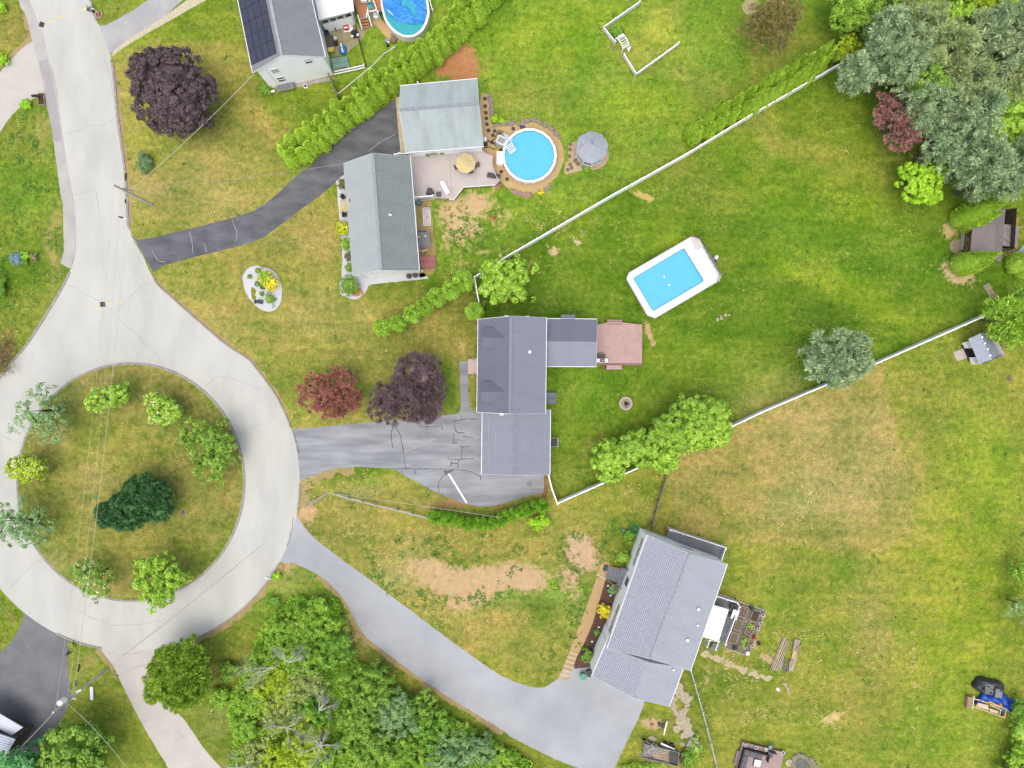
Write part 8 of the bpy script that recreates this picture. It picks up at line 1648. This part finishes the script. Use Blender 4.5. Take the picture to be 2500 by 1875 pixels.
for nm, x_, y_, w2, h2, c_ in (('panel', -.5, -.1, 1.1, 1.3, (120,120,126)), ('panel', .85, -.38, .95, 1.15, (134,134,150))): M().box(x_, y_, 1.24, w2, h2, .02, 4).build('patch', mat('tarp_patch_%d' % c_[2], C(*c_), .5, .1, 2), cvt)
BT = mat('blue_tarp', C(40,100,200), .35, .15, 1.2, var2=C(30,70,176)); BT2 = mat('light_blue_tarp', C(70,150,224), .35, .15, 1.5)
t = T('blue_tarpaulin', 'crumpled bright blue tarpaulin arched behind the timber frames', 'tarpaulin', *ZV(1250,970)); ccs = [P(*ZV(*q_)) for q_ in ((850,960),(960,880),(1100,900),(1250,930),(1400,960),(1500,1000),(1580,1060),(1620,1130))]; rg = random.Random(4)
for j, off_, mm_, hh in ((0, 0, BT, .7), (1, -.45, BT2, .45)):
    g = M(); pts_ = smooth([tuple(p_) for p_ in ccs], 4); n = len(pts_); nv = 12
    for i, p_ in enumerate(pts_):
        wd = 1.0+.25*math.sin(i*.5) if 2 < i < n-3 else .5
        for k in range(nv+1):
            s_ = k/nv*2-1; g.v.append((p_[0]+s_*wd*.55+(.25 if j else 0), p_[1]+s_*wd*.75+(.25 if j and i > n/2 else off_), max(.02, hh*(1-s_*s_)+.14*math.sin(i*1.1+k*.9)+rg.uniform(-.04,.04))))
    for i in range(n-1):
        for k in range(nv): g.f.append((i*(nv+1)+k, (i+1)*(nv+1)+k, (i+1)*(nv+1)+k+1, i*(nv+1)+k+1))
    if j == 0 or True: g.build('fold', mm_, t, world=True, smooth_=True)
    if j == 0: ccs = ccs[4:]
t = T('timber_trailer', 'low trailer of pale new timber frames in front of the blue tarpaulin', 'trailer', *ZV(1200,1100)); NT = mat('new_timber', C(236,198,150), .8, .08, 2); m = M()
for a_, b_, z_ in (((760,1060),(1510,1330),.5),((805,910),(1420,1090),.6),((800,905),(770,1065),.55),((925,1040),(905,1100),.55),((1420,1130),(1400,1265),.55),((1535,1140),(1515,1320),.55),((1390,1060),(1540,1150),.65),((1530,1150),(1735,1300),.5),((1180,980),(1560,1160),.75),((1200,1060),(1440,1160),.65),((940,940),(1400,1100),.7)): M().beam(P(*ZV(*a_), z_), P(*ZV(*b_), z_), .12, .12).build('timber', NT, t, world=True)
for q_ in (((930,1010),(1150,1060),(1180,1170),(940,1110)), ((1170,990),(1400,1050),(1390,1100),(1190,1050)), ((1190,1130),(1370,1190),(1380,1250),(1200,1200))): M().slab([P(*ZV(*z_), .42) for z_ in q_], .05).build('board', mat('pink_board_%d' % q_[0][0], C(232,206,190), .8, .05, 2), t, world=True)
for x_, y_ in ((1180,1010),(1420,1050),(1690,1260)): p = P(*ZV(x_, y_), .7); M().box(p.x, p.y, .72, .3, .35, .14, 20).build('strap', mat('orange_strap_%d' % x_, C(220,130,80), .6, .1, 3), t, world=True)
for x_, y_ in ((1010,1090),(1420,1240)): p = P(*ZV(x_, y_), .2); M().lathe(p.x, p.y, [(.1,.4),(.26,.36),(.26,.1)], 10, True).build('wheel', BLACK, t, world=True)
t = T('hay_bale', 'tan rectangular block with a white bar left of the blue tarpaulin', 'block', *ZV(690,960), 0, -6); M().box(0,0,.35,.62,1.5,.7).build('block', mat('tan_block', C(178,150,110), .9, .15, 3), t); M().box(.52,0,.6,.09,1.7,.08).build('bar', WHITE, t); M().box(.52,.7,.3,.06,.06,.6).box(.52,-.7,.3,.06,.06,.6).build('bar_leg', WHITE, t)
# lounge platform at the bottom edge
ld, wp = deck('deck', 'pinkish lounge platform with corner sofa at the bottom edge of the photo', L(ZT,1382,757,1832,872,1770,1180,1290,1180), .5, mat('rose_boards', C(186,160,158), .7, .06, 1.2), 80, .14, .012, mat('rose_skirt', C(160,130,126), .8, .1, 1))
t = T('corner_sofa', 'dark grey corner sofa on the lounge platform', 'sofa', *ZT(1420,850), .5, -15); GC = mat('grey_cushion', C(112,108,114), .8, .08, 3); M().box(1.2,.35,.35,3.2,.14,.7).box(-.45,-1.4,.35,.14,3.6,.7).box(2.9,-.1,.35,.12,.9,.7).build('frame', BLACK, t)
for k in range(3): M().box(0.0+k*.85,-.1,.3,.8,.75,.25).build('cushion', GC, t)
for k in range(3): M().box(0,-.95-k*.8,.3,.75,.75,.25).build('cushion', GC, t)
t = T('armchair', 'separate grey corner seat at the end of the sofa', 'armchair', *ZT(1675,880), .5, -15); M().box(0,0,.25,.7,.7,.3).build('seat', GC, t); M().box(.2,.38,.4,.9,.08,.7).build('backrest', DKGREY, t)
t = T('coffee_table', 'black coffee table with a white top on the lounge platform', 'table', *ZT(1537,975), .5, -12); M().box(0,0,.28,.85,.85,.08).build('tabletop', WHITE, t); M().box(0,0,.13,.95,.95,.22).build('frame', BLACK, t)
t = T('side_step', 'grey boarded step on the left side of the lounge platform', 'step', *ZT(1340,925), 0, -14); M().box(0,0,.2,1.0,1.9,.08).build('tread', mat('grey_boards', C(150,142,148), .8, .08, 2), t); M().box(0,0,.08,.9,1.8,.16).build('base', BLACK, t)
for k, (x_, y_, lab) in enumerate(((1410,785,'square white planter at the corner of the lounge platform'),(1523,808,'left round white pot on the lounge platform edge'),(1633,830,'round white pot with green plant on the lounge platform edge'),(1815,865,'white pot at the right corner of the lounge platform'),(1328,1000,'white square planter below the side step'))):
    t = T('planter', lab, 'planter', *ZT(x_, y_), .5 if k < 4 else .0); n = 4 if k in (0, 4) else 14; M().lathe(0,0,[(.2,0),(.22,.34),(.17,.34),(.16,.25)],n,ph=.6).build('pot', WHITE, t); M().cyl(0,0,.05,.25,.14,8).build('soil', DKSOIL if k != 2 else BRIGHT, t)
t = T('bird_bath', 'light turquoise bird bath behind the lounge platform', 'bird bath', *ZT(1665,788)); M().lathe(0,0,[(.12,0),(.06,.1),(.06,.6),(.24,.7),(.2,.72),(.0,.66)],12).build('bowl', mat('turquoise_glaze', C(140,186,190), .4, .1, 3), t)
stones('pond_edge', 'ring of brown and grey stones round the small pond at the bottom edge', L(ZT,1930,1040,1930,950,1960,910,2010,900,2060,910,2110,950,2150,1000,2180,1050,2190,1100), .3, 22, STONE, 'stones', .1, .7, 18); tag(M().prism([tuple(p_[:2]) for p_ in PP(smooth(L(ZT,1935,1010,1990,940,2060,960,2110,1010,2120,1120,1940,1120,1935,1010), 2)[:-1])], 0, .03).build('pond', mat('dark_pond', C(104,106,104), .3, .2, 2)), kind='structure')
t = T('stone_slab', 'flat pale slab with a dark hole left of the small pond', 'slab', *ZT(1885,980)); M().lathe(0,0,[(.5,0),(.5,.12),(.1,.14)],9,True).build('slab', STONE2, t); M().cyl(0,0,.14,.15,.09,8).build('hole', BLACK, t)
# wooden steps and slabs by the old shed
t = T('pallet_steps', 'worn wooden ladder-like steps on the slope below the old shed', 'steps', *ZR(1905,55), 0, 0); a_, b_ = P(*ZR(1862,-20)), P(*ZR(1945,112)); d = (b_-a_).normalized(); n_ = Vector((d.y, -d.x, 0)); 
for k in range(8): M().obox(a_+d*((b_-a_).length*(k+.2)/8), n_, d, (0,0,1), -.42, .42, 0, .2, .02, .12).build('tread', mat('worn_tread_%d' % k, C(206,184,160), .9, .15, 3), t, world=True)
for s_ in (-.4, .4): M().beam(a_+n_*s_+Vector((0,0,.05)), b_+n_*s_+Vector((0,0,.05)), .07, .1).build('stringer', GREYW, t, world=True)
tag(M().prism([tuple(p_[:2]) for p_ in PP(L(ZQ,970,1040,1040,1000,1160,1000,1150,1230,1040,1250,960,1180,950,1100))], 0, .1).build('terrace', paving('old_stone_slab', C(178,164,140), C(150,136,110), fine=.2, big=1)), kind='structure')
t = T('retaining_wall', 'thin grey kerb wall along the firewood in front of the old shed', 'wall', *ZQ(1180,800)); M().beam(P(*ZQ(1195,800), .3), P(*ZQ(1150,1180), .3), .14, .6).build('wall', CONCRETE, t, world=True)
t = T('rubble', 'brown and white rubble behind the old shed', 'rubble', *ZQ(1950,1170)); rg = random.Random(6); m = M()
for _ in range(26): m.blob(rg.gauss(0,.8), rg.gauss(0,.45), .1, rg.uniform(.1,.3), rg.uniform(.1,.25), .18, rg.randrange(99), .25, 6, 4)
m.build('piece', mat('rubble_mix', C(190,160,130), .9, .3, 1.2), t)['kind'] = 'stuff'
t = T('metal_sheet', 'tilted light blue-grey sheet at the right edge near the old shed', 'sheet', *ZQ(2170,1200), 0, -30); M().slab([(-.5,-.5,.1),(.6,-.5,.1),(.6,.5,.6),(-.5,.5,.6)], .05).build('sheet', mat('blue_sheet', C(150,176,190), .4, .1, 2), t)
t = T('pipe', 'white pipe lying over the lean-to roof of the old shed', 'pipe', *ZQ(2035,800), 2.1); M().tube([P(*ZQ(2062,725), 2.15), P(*ZQ(2012,862), 2.15)], .06, 6).build('tube', WHITE, t, world=True)
# cluttered yard of the solar house
def junk(name, label, cat, x_, y_, parts, rot=0, z=0):
    t = T(name, label, cat, *ZX(x_, y_), z, rot)
    for nm, fn, mm_ in parts: fn(M()).build(nm, mm_, t)
    return t
BR2 = mat('brown_vinyl', C(98,90,86), .6, .1, 3); YEL = mat('yellow_plastic', C(226,196,70), .5, .08, 2); REDP = mat('red_plastic', C(206,40,50), .5, .08, 2); NAVY = mat('navy', C(40,60,92), .6, .2, 3)
junk('lounge', 'brown-grey cushioned lounger against the wall in the cluttered yard', 'sun lounger', 310, 690, [('cushion', lambda m: m.box(0,0,.4,.85,1.65,.15), BR2), ('frame', lambda m: m.box(0,0,.2,.8,1.6,.2), BLACK)], 8)
junk('yellow_box', 'yellow tool box at the foot of the brown lounger', 'box', 328, 815, [('body', lambda m: m.box(0,0,.3,.85,.6,.5), YEL), ('lid', lambda m: m.box(0,0,.57,.7,.45,.05), mat('pale_yellow', C(240,216,110), .5, .08, 2)), ('wheel', lambda m: m.box(-.5,-.05,.2,.25,.5,.35), BLACK)], 8)
junk('paddling_pool', 'folded blue and white beach canopy on the yard gravel', 'canopy', 512, 805, [('canopy', lambda m: m.blob(0,0,.2,.52,.68,.5,3,.12,12,6,True), mat('canopy_blue', C(50,130,200), .5, .1, 2)), ('stripe', lambda m: m.box(-.05,.05,.7,.16,1.2,.05,8), WHITE)], 5)
junk('cooler', 'red box with white panel on the patio slab in the yard', 'cooler', 562, 455, [('body', lambda m: m.box(0,0,.3,.6,.65,.5), REDP), ('panel', lambda m: m.box(.03,-.15,.58,.45,.22,.06), WHITE), ('tray', lambda m: m.box(.1,-.05,.06,.95,.8,.1), VINYL)], 5)
junk('white_tub', 'white tub beside the red box', 'tub', 640, 470, [('tub', lambda m: m.lathe(0,0,[(.25,0),(.32,.4),(.26,.4),(.2,.1)],10,False,.8,1.4), WHITE), ('base', lambda m: m.box(0,0,.03,.4,.6,.06), VINYL)], 5)
junk('barbecue', 'black barbecue with side shelves in the yard', 'barbecue', 700, 560, [('kettle', lambda m: m.blob(0,0,.8,.42,.36,.28,2,.05,12,6), BLACK), ('cart', lambda m: m.box(0,-.15,.35,.6,.5,.6), DKGREY), ('shelf', lambda m: m.box(-.35,-.4,.7,.3,.25,.04).box(.4,-.35,.7,.25,.3,.04), WHITE)], 10)
junk('mower', 'black and white hand mower beside the brown lounger', 'mower', 395, 650, [('deck', lambda m: m.box(0,-.4,.25,.5,.6,.25), BLACK), ('engine', lambda m: m.blob(0,.2,.4,.2,.28,.2,2), WHITE), ('handle', lambda m: m.tube([(0,-.2,.4),(.05,.7,.9)], .03, 5), STEEL)], 5)
junk('bicycle', 'dark blue child trike near the yard wall', 'tricycle', 380, 480, [('frame', lambda m: m.tube([(-.3,.1,.3),(.1,0,.4),(.25,-.3,.3)], .05, 6), NAVY), ('wheel', lambda m: m.cyl(-.3,.1,.05,.4,.15,10), BLACK), ('seat', lambda m: m.box(.1,0,.5,.2,.25,.06), NAVY)], 0)
junk('navy_chair', 'navy folding chair against the yard wall', 'chair', 265, 570, [('seat', lambda m: m.box(0,0,.4,.55,.5,.06), NAVY), ('backrest', lambda m: m.box(0,.3,.65,.55,.08,.5), NAVY), ('leg', lambda m: m.box(-.25,-.2,.2,.04,.04,.4).box(.25,-.2,.2,.04,.04,.4).box(-.25,.2,.2,.04,.04,.4).box(.25,.2,.2,.04,.04,.4), STEEL)], 12)
junk('teal_chair', 'turquoise deck chair on the orange deck', 'chair', 945, 130, [('seat', lambda m: m.box(0,0,.4,.6,.55,.06), mat('teal_fabric', C(60,180,190), .7, .1, 3)), ('backrest', lambda m: m.box(0,.3,.65,.6,.08,.5), mat('teal_fabric_back', C(60,180,190), .7, .1, 3)), ('leg', lambda m: m.box(-.25,0,.2,.04,.5,.4).box(.25,0,.2,.04,.5,.4), WHITE)], 5, 1.0)
junk('blue_float', 'pale blue pool float leaning between deck rail and covered pool', 'float', 1068, 145, [('float', lambda m: m.blob(0,0,.3,.4,.55,.25,6,.12,12,6), mat('pale_blue_float', C(130,170,226), .4, .1, 2)), ('strap', lambda m: m.box(0,0,.56,.5,.06,.03), WHITE)], 5, .6)
junk('white_chair', 'white plastic chair at the top of the orange deck', 'chair', 850, 25, [('seat', lambda m: m.box(0,0,.42,.7,.65,.07), VINYL), ('backrest', lambda m: m.box(0,-.35,.7,.7,.08,.55), VINYL), ('leg', lambda m: m.box(-.3,0,.2,.05,.6,.4).box(.3,0,.2,.05,.6,.4), VINYL)], 5, 1.0)
junk('white_planter', 'white barrel planter under the pool-side deck rail', 'planter', 1040, 285, [('barrel', lambda m: m.lathe(0,0,[(.3,0),(.38,.3),(.36,.7),(.28,.72)],12,True), WHITE), ('shelf', lambda m: m.box(-.05,.4,.5,.6,.4,.08), VINYL)], 5)
junk('pool_filter', 'grey and white pool filter set between the covered pool and the hedge', 'pump', 1215, 670, [('tank', lambda m: m.lathe(0,0,[(.2,0),(.28,.2),(.28,.55),(.1,.75),(.02,.78)],12,True), mat('filter_grey', C(170,176,180), .5, .1, 2)), ('pump', lambda m: m.box(-.05,-.4,.2,.35,.5,.4), BLACK), ('fitting', lambda m: m.box(.15,-.3,.5,.2,.2,.2), WHITE)], 10)
t = T('pool_hose', 'black looped hose on the tan gravel by the covered pool', 'hose', *ZX(1290,600)); M().tube([P(*q_, .08) for q_ in smooth(L(ZX,1255,550,1290,540,1325,580,1320,640,1270,660,1300,690,1350,670,1370,610,1350,570), 3)], .04, 5).build('tube', BLACK, t, world=True)
t = T('brick_hearth', 'small brown basin by the black hose', 'basin', *ZX(1310,625)); M().cyl(0,0,0,.12,.45,14).build('basin', mat('brown_basin', C(150,122,104), .9, .2, 4), t)
t = T('step_box', 'small black-screened vent box on the gravel at the solar house gable', 'box', *ZAC(1425,950)); M().box(0,0,.15,.45,.5,.3,5).build('frame', VINYL, t); M().box(0,0,.31,.35,.35,.02,5).build('screen', BLACK, t)
t = T('white_stand', 'white pole stand and fallen tray at the south-west corner of the solar house', 'stand', *ZAC(590,930)); M().tube([P(*ZAC(520,905), .6), P(*ZAC(600,930), .6), P(*ZAC(700,945), .6)], .04, 5).tube([P(*ZAC(612,850), 1.6), P(*ZAC(608,955), .1)], .035, 5).build('pole', WHITE, t, world=True); p = P(*ZAC(720,1040), .3); M().box(p.x, p.y, .2, .6, .3, .1, 15).build('tray', VINYL, t, world=True)
fence('deck_rail', 'thin dark rail with white brackets at the pool end of the hedge', [(1050,4),(1056,24)], 1.0, WHITE, WHITE, 1.2, 'rails', cat='railing')
# ---- streets: drains, mailboxes, poles, wires
GR = mat('rusty_grate', C(96,82,76), .8, .2, 4)
for (z_, x_, y_, rot, lab) in ((ZB,867,1047,2,'square storm grate in the middle of the road junction'),(ZA,755,75,-20,'storm grate at the right kerb near the top'),(ZA,352,207,-20,'storm grate at the left footway near the top')):
    t = T('storm_grate', lab, 'grate', *z_(x_, y_), .008, rot, 'storm grates in the road'); M().box(0,0,.01,.66,.66,.02).build('frame', GR, t); m = M()
    for k in range(6): m.box(-.25+k*.1,0,.026,.035,.56,.012)
    m.build('bar', BLACK, t)['kind'] = 'stuff'
t = T('manhole', 'round manhole cover with pale rim in the island lawn', 'manhole', *ZI(1548,1350), .1); M().lathe(0,0,[(.44,.0),(.44,.16),(.34,.17)],18).build('rim', mat('pale_rim', C(196,176,130), .9, .1, 3), t); M().cyl(0,0,.05,.15,.34,18).build('cover', mat('manhole_iron', C(132,114,96), .8, .2, 5), t)
t = T('drain_cover', 'small grey cover in a worn patch on the far right lawn', 'manhole', *ZR(2075,828)); M().cyl(0,0,0,.05,.3,12).build('cover', mat('grey_cover', C(120,110,112), .8, .15, 4), t)
def mailbox(label, uv, rot, m, h=1.15, z=0, post=WHITE, arm=.6):
    t = T('mailbox', label, 'mailbox', *uv, z, rot); M().box(0,0,h/2,.1,.1,h).build('post', post, t); M().box(arm/2,0,h-.12,arm,.08,.08).build('arm', post, t); M().box(arm*.75,0,h+.08,.5,.2,.2).tube([(arm*.75-.25,0,h+.17),(arm*.75+.25,0,h+.17)], .1, 8).build('box', m, t); return t
mailbox('black mailbox on a white post at the mouth of the dark curved drive', ZB(1125,350), 165, BLACK, 1.6, arm=1.0); mailbox('white mailbox on a post at the mouth of the new drive', ZM(2150,155), 150, WHITE, 1.3)
mailbox('black mailbox by the dark forecourt corner', ZM(570,745), 60, BLACK, 1.2, post=BLACK); mailbox('mailbox leaning over the round planter near the top of the road', ZA(838,118), 160, mat('grey_mailbox', C(190,176,170), .5, .1, 2), 1.3, arm=.9)
t = T('planter', 'round tan planter with reddish soil at the mailbox near the top of the road', 'planter', *ZA(838,126)); M().lathe(0,0,[(.5,0),(.5,.2),(.4,.2),(.4,.05)],16).build('ring', mat('cream_ring', C(206,190,146), .9, .1, 3), t); M().cyl(0,0,0,.1,.41,16).build('soil', mat('red_soil', C(160,96,84), .95, .2, 5), t)
t = T('bin', 'dark round bin beside the mailbox near the top of the road', 'bin', *ZA(790,100)); M().lathe(0,0,[(.16,0),(.2,.6)],10,True).build('body', DKGREY, t); M().lathe(0,0,[(.22,.6),(.22,.64),(.02,.7)],10,True).build('lid', mat('bin_lid', C(150,150,150), .6, .1, 3), t)
t = T('mailbox_planter', 'square wooden planter box with dark soil and black lamp beside the footway', 'planter', *ZA(355,840), 0, 5); m = M().box(-.4,0,.12,.06,1.5,.24).box(.4,0,.12,.06,1.5,.24).box(0,.75,.12,.8,.06,.24).box(0,-.75,.12,.8,.06,.24); m.build('frame', mat('tan_frame', C(196,160,130), .9, .1, 3), t); M().box(0,.1,.06,.76,1.3,.12).build('soil', DKSOIL, t); M().cyl(-.1,.1,0,1.0,.05,6).build('post', BLACK, t); M().box(-.3,.1,1.05,.7,.25,.25).build('box', BLACK, t)
def pole(label, base, top, h, seed):
    b_ = P(*base, 0); t = link(bpy.data.objects.new('utility_pole', None)); t.location = b_; tag(t, label, 'utility pole'); tp_ = P(*top, h)
    off_ = tp_-b_; off_.z = 0
    M().tube([(0,0,0), (off_.x*.5, off_.y*.5, h*.5), (off_.x, off_.y, h)], [.17,.15,.12], 9).build('pole', mat('silvered_pole_%d' % seed, C(232,222,212), .9, .1, 2), t); return t, tp_
pl1, top1 = pole('tall utility pole with white transformer leaning over the dark forecourt', ZAA(1470,1050), ZAB(1000,615), 11.2, 1)
pl2, top2 = pole('utility pole on the lawn edge at the mouth of the dark curved drive', ZB(1290,210), ZB(955,38), 9.6, 2)
def at(z_, pt, h): return P(*z_(*pt), h)
c0_, c1_ = at(ZAB,(1080,440),10.2), at(ZAB,(1240,380),9.0); p_ = (c0_+c1_)/2; o = M().lathe(p_.x, p_.y, [(.05,8.95),(.3,9.0),(.33,9.15),(.33,9.95),(.3,10.05),(.08,10.12)], 14, True).build('transformer', VINYL, pl1, world=True)
M().beam(at(ZAB,(1080,590),9.8), at(ZAB,(1265,540),9.0), .09, .09).build('crossarm', GREYW, pl1, world=True); M().tube([at(ZAB,(1430,235),7.0), at(ZAB,(1525,190),6.6)], .14, 8).build('cable_box', VINYL, pl1, world=True)
for k in range(3): p_ = lerp(at(ZAB,(1345,330),6.6), at(ZAB,(1430,345),6.6), k/2); M().box(p_.x, p_.y, 6.7, .14, .14, .3).build('insulator', WHITE, pl1, world=True)
M().tube([tuple(P(*ZAA(1475,1050), 0)+Vector((.35,.1,0))), tuple(at(ZAA,(760,1600),6.2))], .05, 5).build('guy_pipe', mat('pale_conduit', C(206,200,180), .7, .08, 2), pl1, world=True)
M().beam(at(ZB,(1025,70),8.4), at(ZB,(1130,88),7.8), .1, .1).build('crossarm', GREYW, pl2, world=True); M().beam(at(ZB,(1040,60),8.0), at(ZB,(1115,95),7.2), .06, .06).build('bracket', GREYW, pl2, world=True)
WIRE = mat('pale_wire', C(206,204,186), .5, .03, 1); WIRED = mat('grey_wire', C(170,168,160), .5, .03, 1)
def wire(label, a_, b_, sag, r=.015, m=WIRE, n=14):
    t = link(bpy.data.objects.new('wire', None)); t.location = (a_.x, a_.y, 0); tag(t, label, 'wire')
    M().tube([lerp(a_, b_, k/n)-Vector((0,0,sag*4*(k/n)*(1-k/n))) for k in range(n+1)], r, 4).build('cable', m, t, world=True)
wire('westernmost overhead wire crossing the island between the poles', top2-Vector((0,0,.2)), at(ZAB,(1040,560),10.4), .9); wire('middle overhead wire crossing the island to the transformer', at(ZB,(1030,68),8.2), at(ZAB,(1250,530),9.1), .8)
wire('easternmost overhead wire crossing the island', at(ZB,(1110,86),7.8), at(ZAB,(1385,300),7.0), .6); wire('second easternmost overhead wire crossing the island', at(ZB,(1085,82),7.6), at(ZAB,(1370,310),6.8), .9)
wire('service wire from the pole to the corner of the solar house', at(ZB,(1100,86),7.6), P(*ZAC(335,685), 5.9), .5, .035); wire('dashed-looking service wire from the pole to the long house', at(ZB,(1115,90),7.2), P(*ZF(290,190), 4.6), .4, .025, WIRED)
wire('service wire from the transformer pole down to the metal shed', top1-Vector((0,0,.4)), at(ZAB,(170,1490),3.6), .5, .03); wire('thin wire across the dark forecourt', P(-20,1440,8.0), top1-Vector((0,0,.6)), .8, .025, WIRED); wire('thin wire over the leafy tree at the bottom left', top1-Vector((0,0,2.5)), P(320,1890,6.5), .5, .03)
wire('long thin wire over the south road from the pole to the locust tree', at(ZAA,(1475,1050),6.5), P(640,1330,8.0), .6, .02, WIRED); wire('guy wire with yellow sleeve of the road pole', top2-Vector((0,0,1.2)), P(*ZB(1500,180), 0), .05, .02); wire('thin wire above the parking bay hedge', P(*ZL(300,640), 3.4), P(*ZAE(1490,862), 4.0), .3, .025)
t = T('guy_sleeve', 'yellow guy-wire sleeve on the lawn beside the road pole', 'sleeve', *ZB(1490,178)); M().tube([P(*ZB(1355,140), 2.6), P(*ZB(1490,178), .1)], .05, 6).build('tube', mat('yellow_sleeve', C(222,206,90), .5, .05, 2), t, world=True)
t = T('guy_sleeve', 'thin yellow sleeve on the grass near the white slab', 'sleeve', *ZAB(1900,392)); M().tube([P(*ZAB(1660,448), 1.5), P(*ZAB(1900,392), .1)], .04, 6).build('tube', mat('yellow_sleeve_2', C(200,196,70), .5, .05, 2), t, world=True)
t = T('bench_slab', 'narrow white slab lying on the grass beside the transformer pole', 'slab', *ZAB(1745,240), 0, 1); M().box(0,0,.2,.42,1.75,.08).build('top', WHITE, t); M().box(0,.6,.08,.36,.12,.16).box(0,-.6,.08,.36,.12,.16).build('foot', CONCRETE, t)
for k, (x_, y_, l_) in enumerate(((855,1020,.9),(782,1360,.75))):
    t = T('vent_strip', ('upper','lower')[k]+' narrow dark trough in the grass beside the dark forecourt', 'trough', *ZAA(x_, y_), 0, 82+3*k); M().box(0,0,.12,l_,.16-.08*k,.24).build('body', BLACK, t); M().box(0,.06,.25,l_*.8,.04,.02).build('edge', STEEL, t)
for k, (y_, l_) in enumerate(((1555,1.0),(1590,.5))):
    t = T('roadside_marker', ('upper','lower')[k]+' black strip at the kerb by the road pole', 'strip', *ZA(1064, y_-60+k*170), 0, 88); M().box(0,0,.1,l_,.16,.2).build('body', BLACK, t); M().box(0,0,.21,l_*.8,.06,.02).build('cap', DKGREY, t)
t = T('fallen_log', 'grey weathered log lying at the verge above the new drive', 'log', *ZL(240,690)); M().tube([P(*ZL(165,745), .15), P(*ZL(240,690), .18), P(*ZL(318,640), .12)], [.16,.14,.09], 7).build('trunk', mat('grey_log', C(182,172,160), .9, .15, 3), t, world=True); M().tube([P(*ZL(180,720), .2), P(*ZL(210,690), .4)], .05, 5).build('branch', DEADWOOD, t, world=True)
t = T('stick', 'white stick standing in the grass left of the lower wood', 'stick', *ZM(1810,945)); M().tube([P(*ZM(1795,962), .05), P(*ZM(1818,938), .5)], .05, 5).build('stick', WHITE, t, world=True)
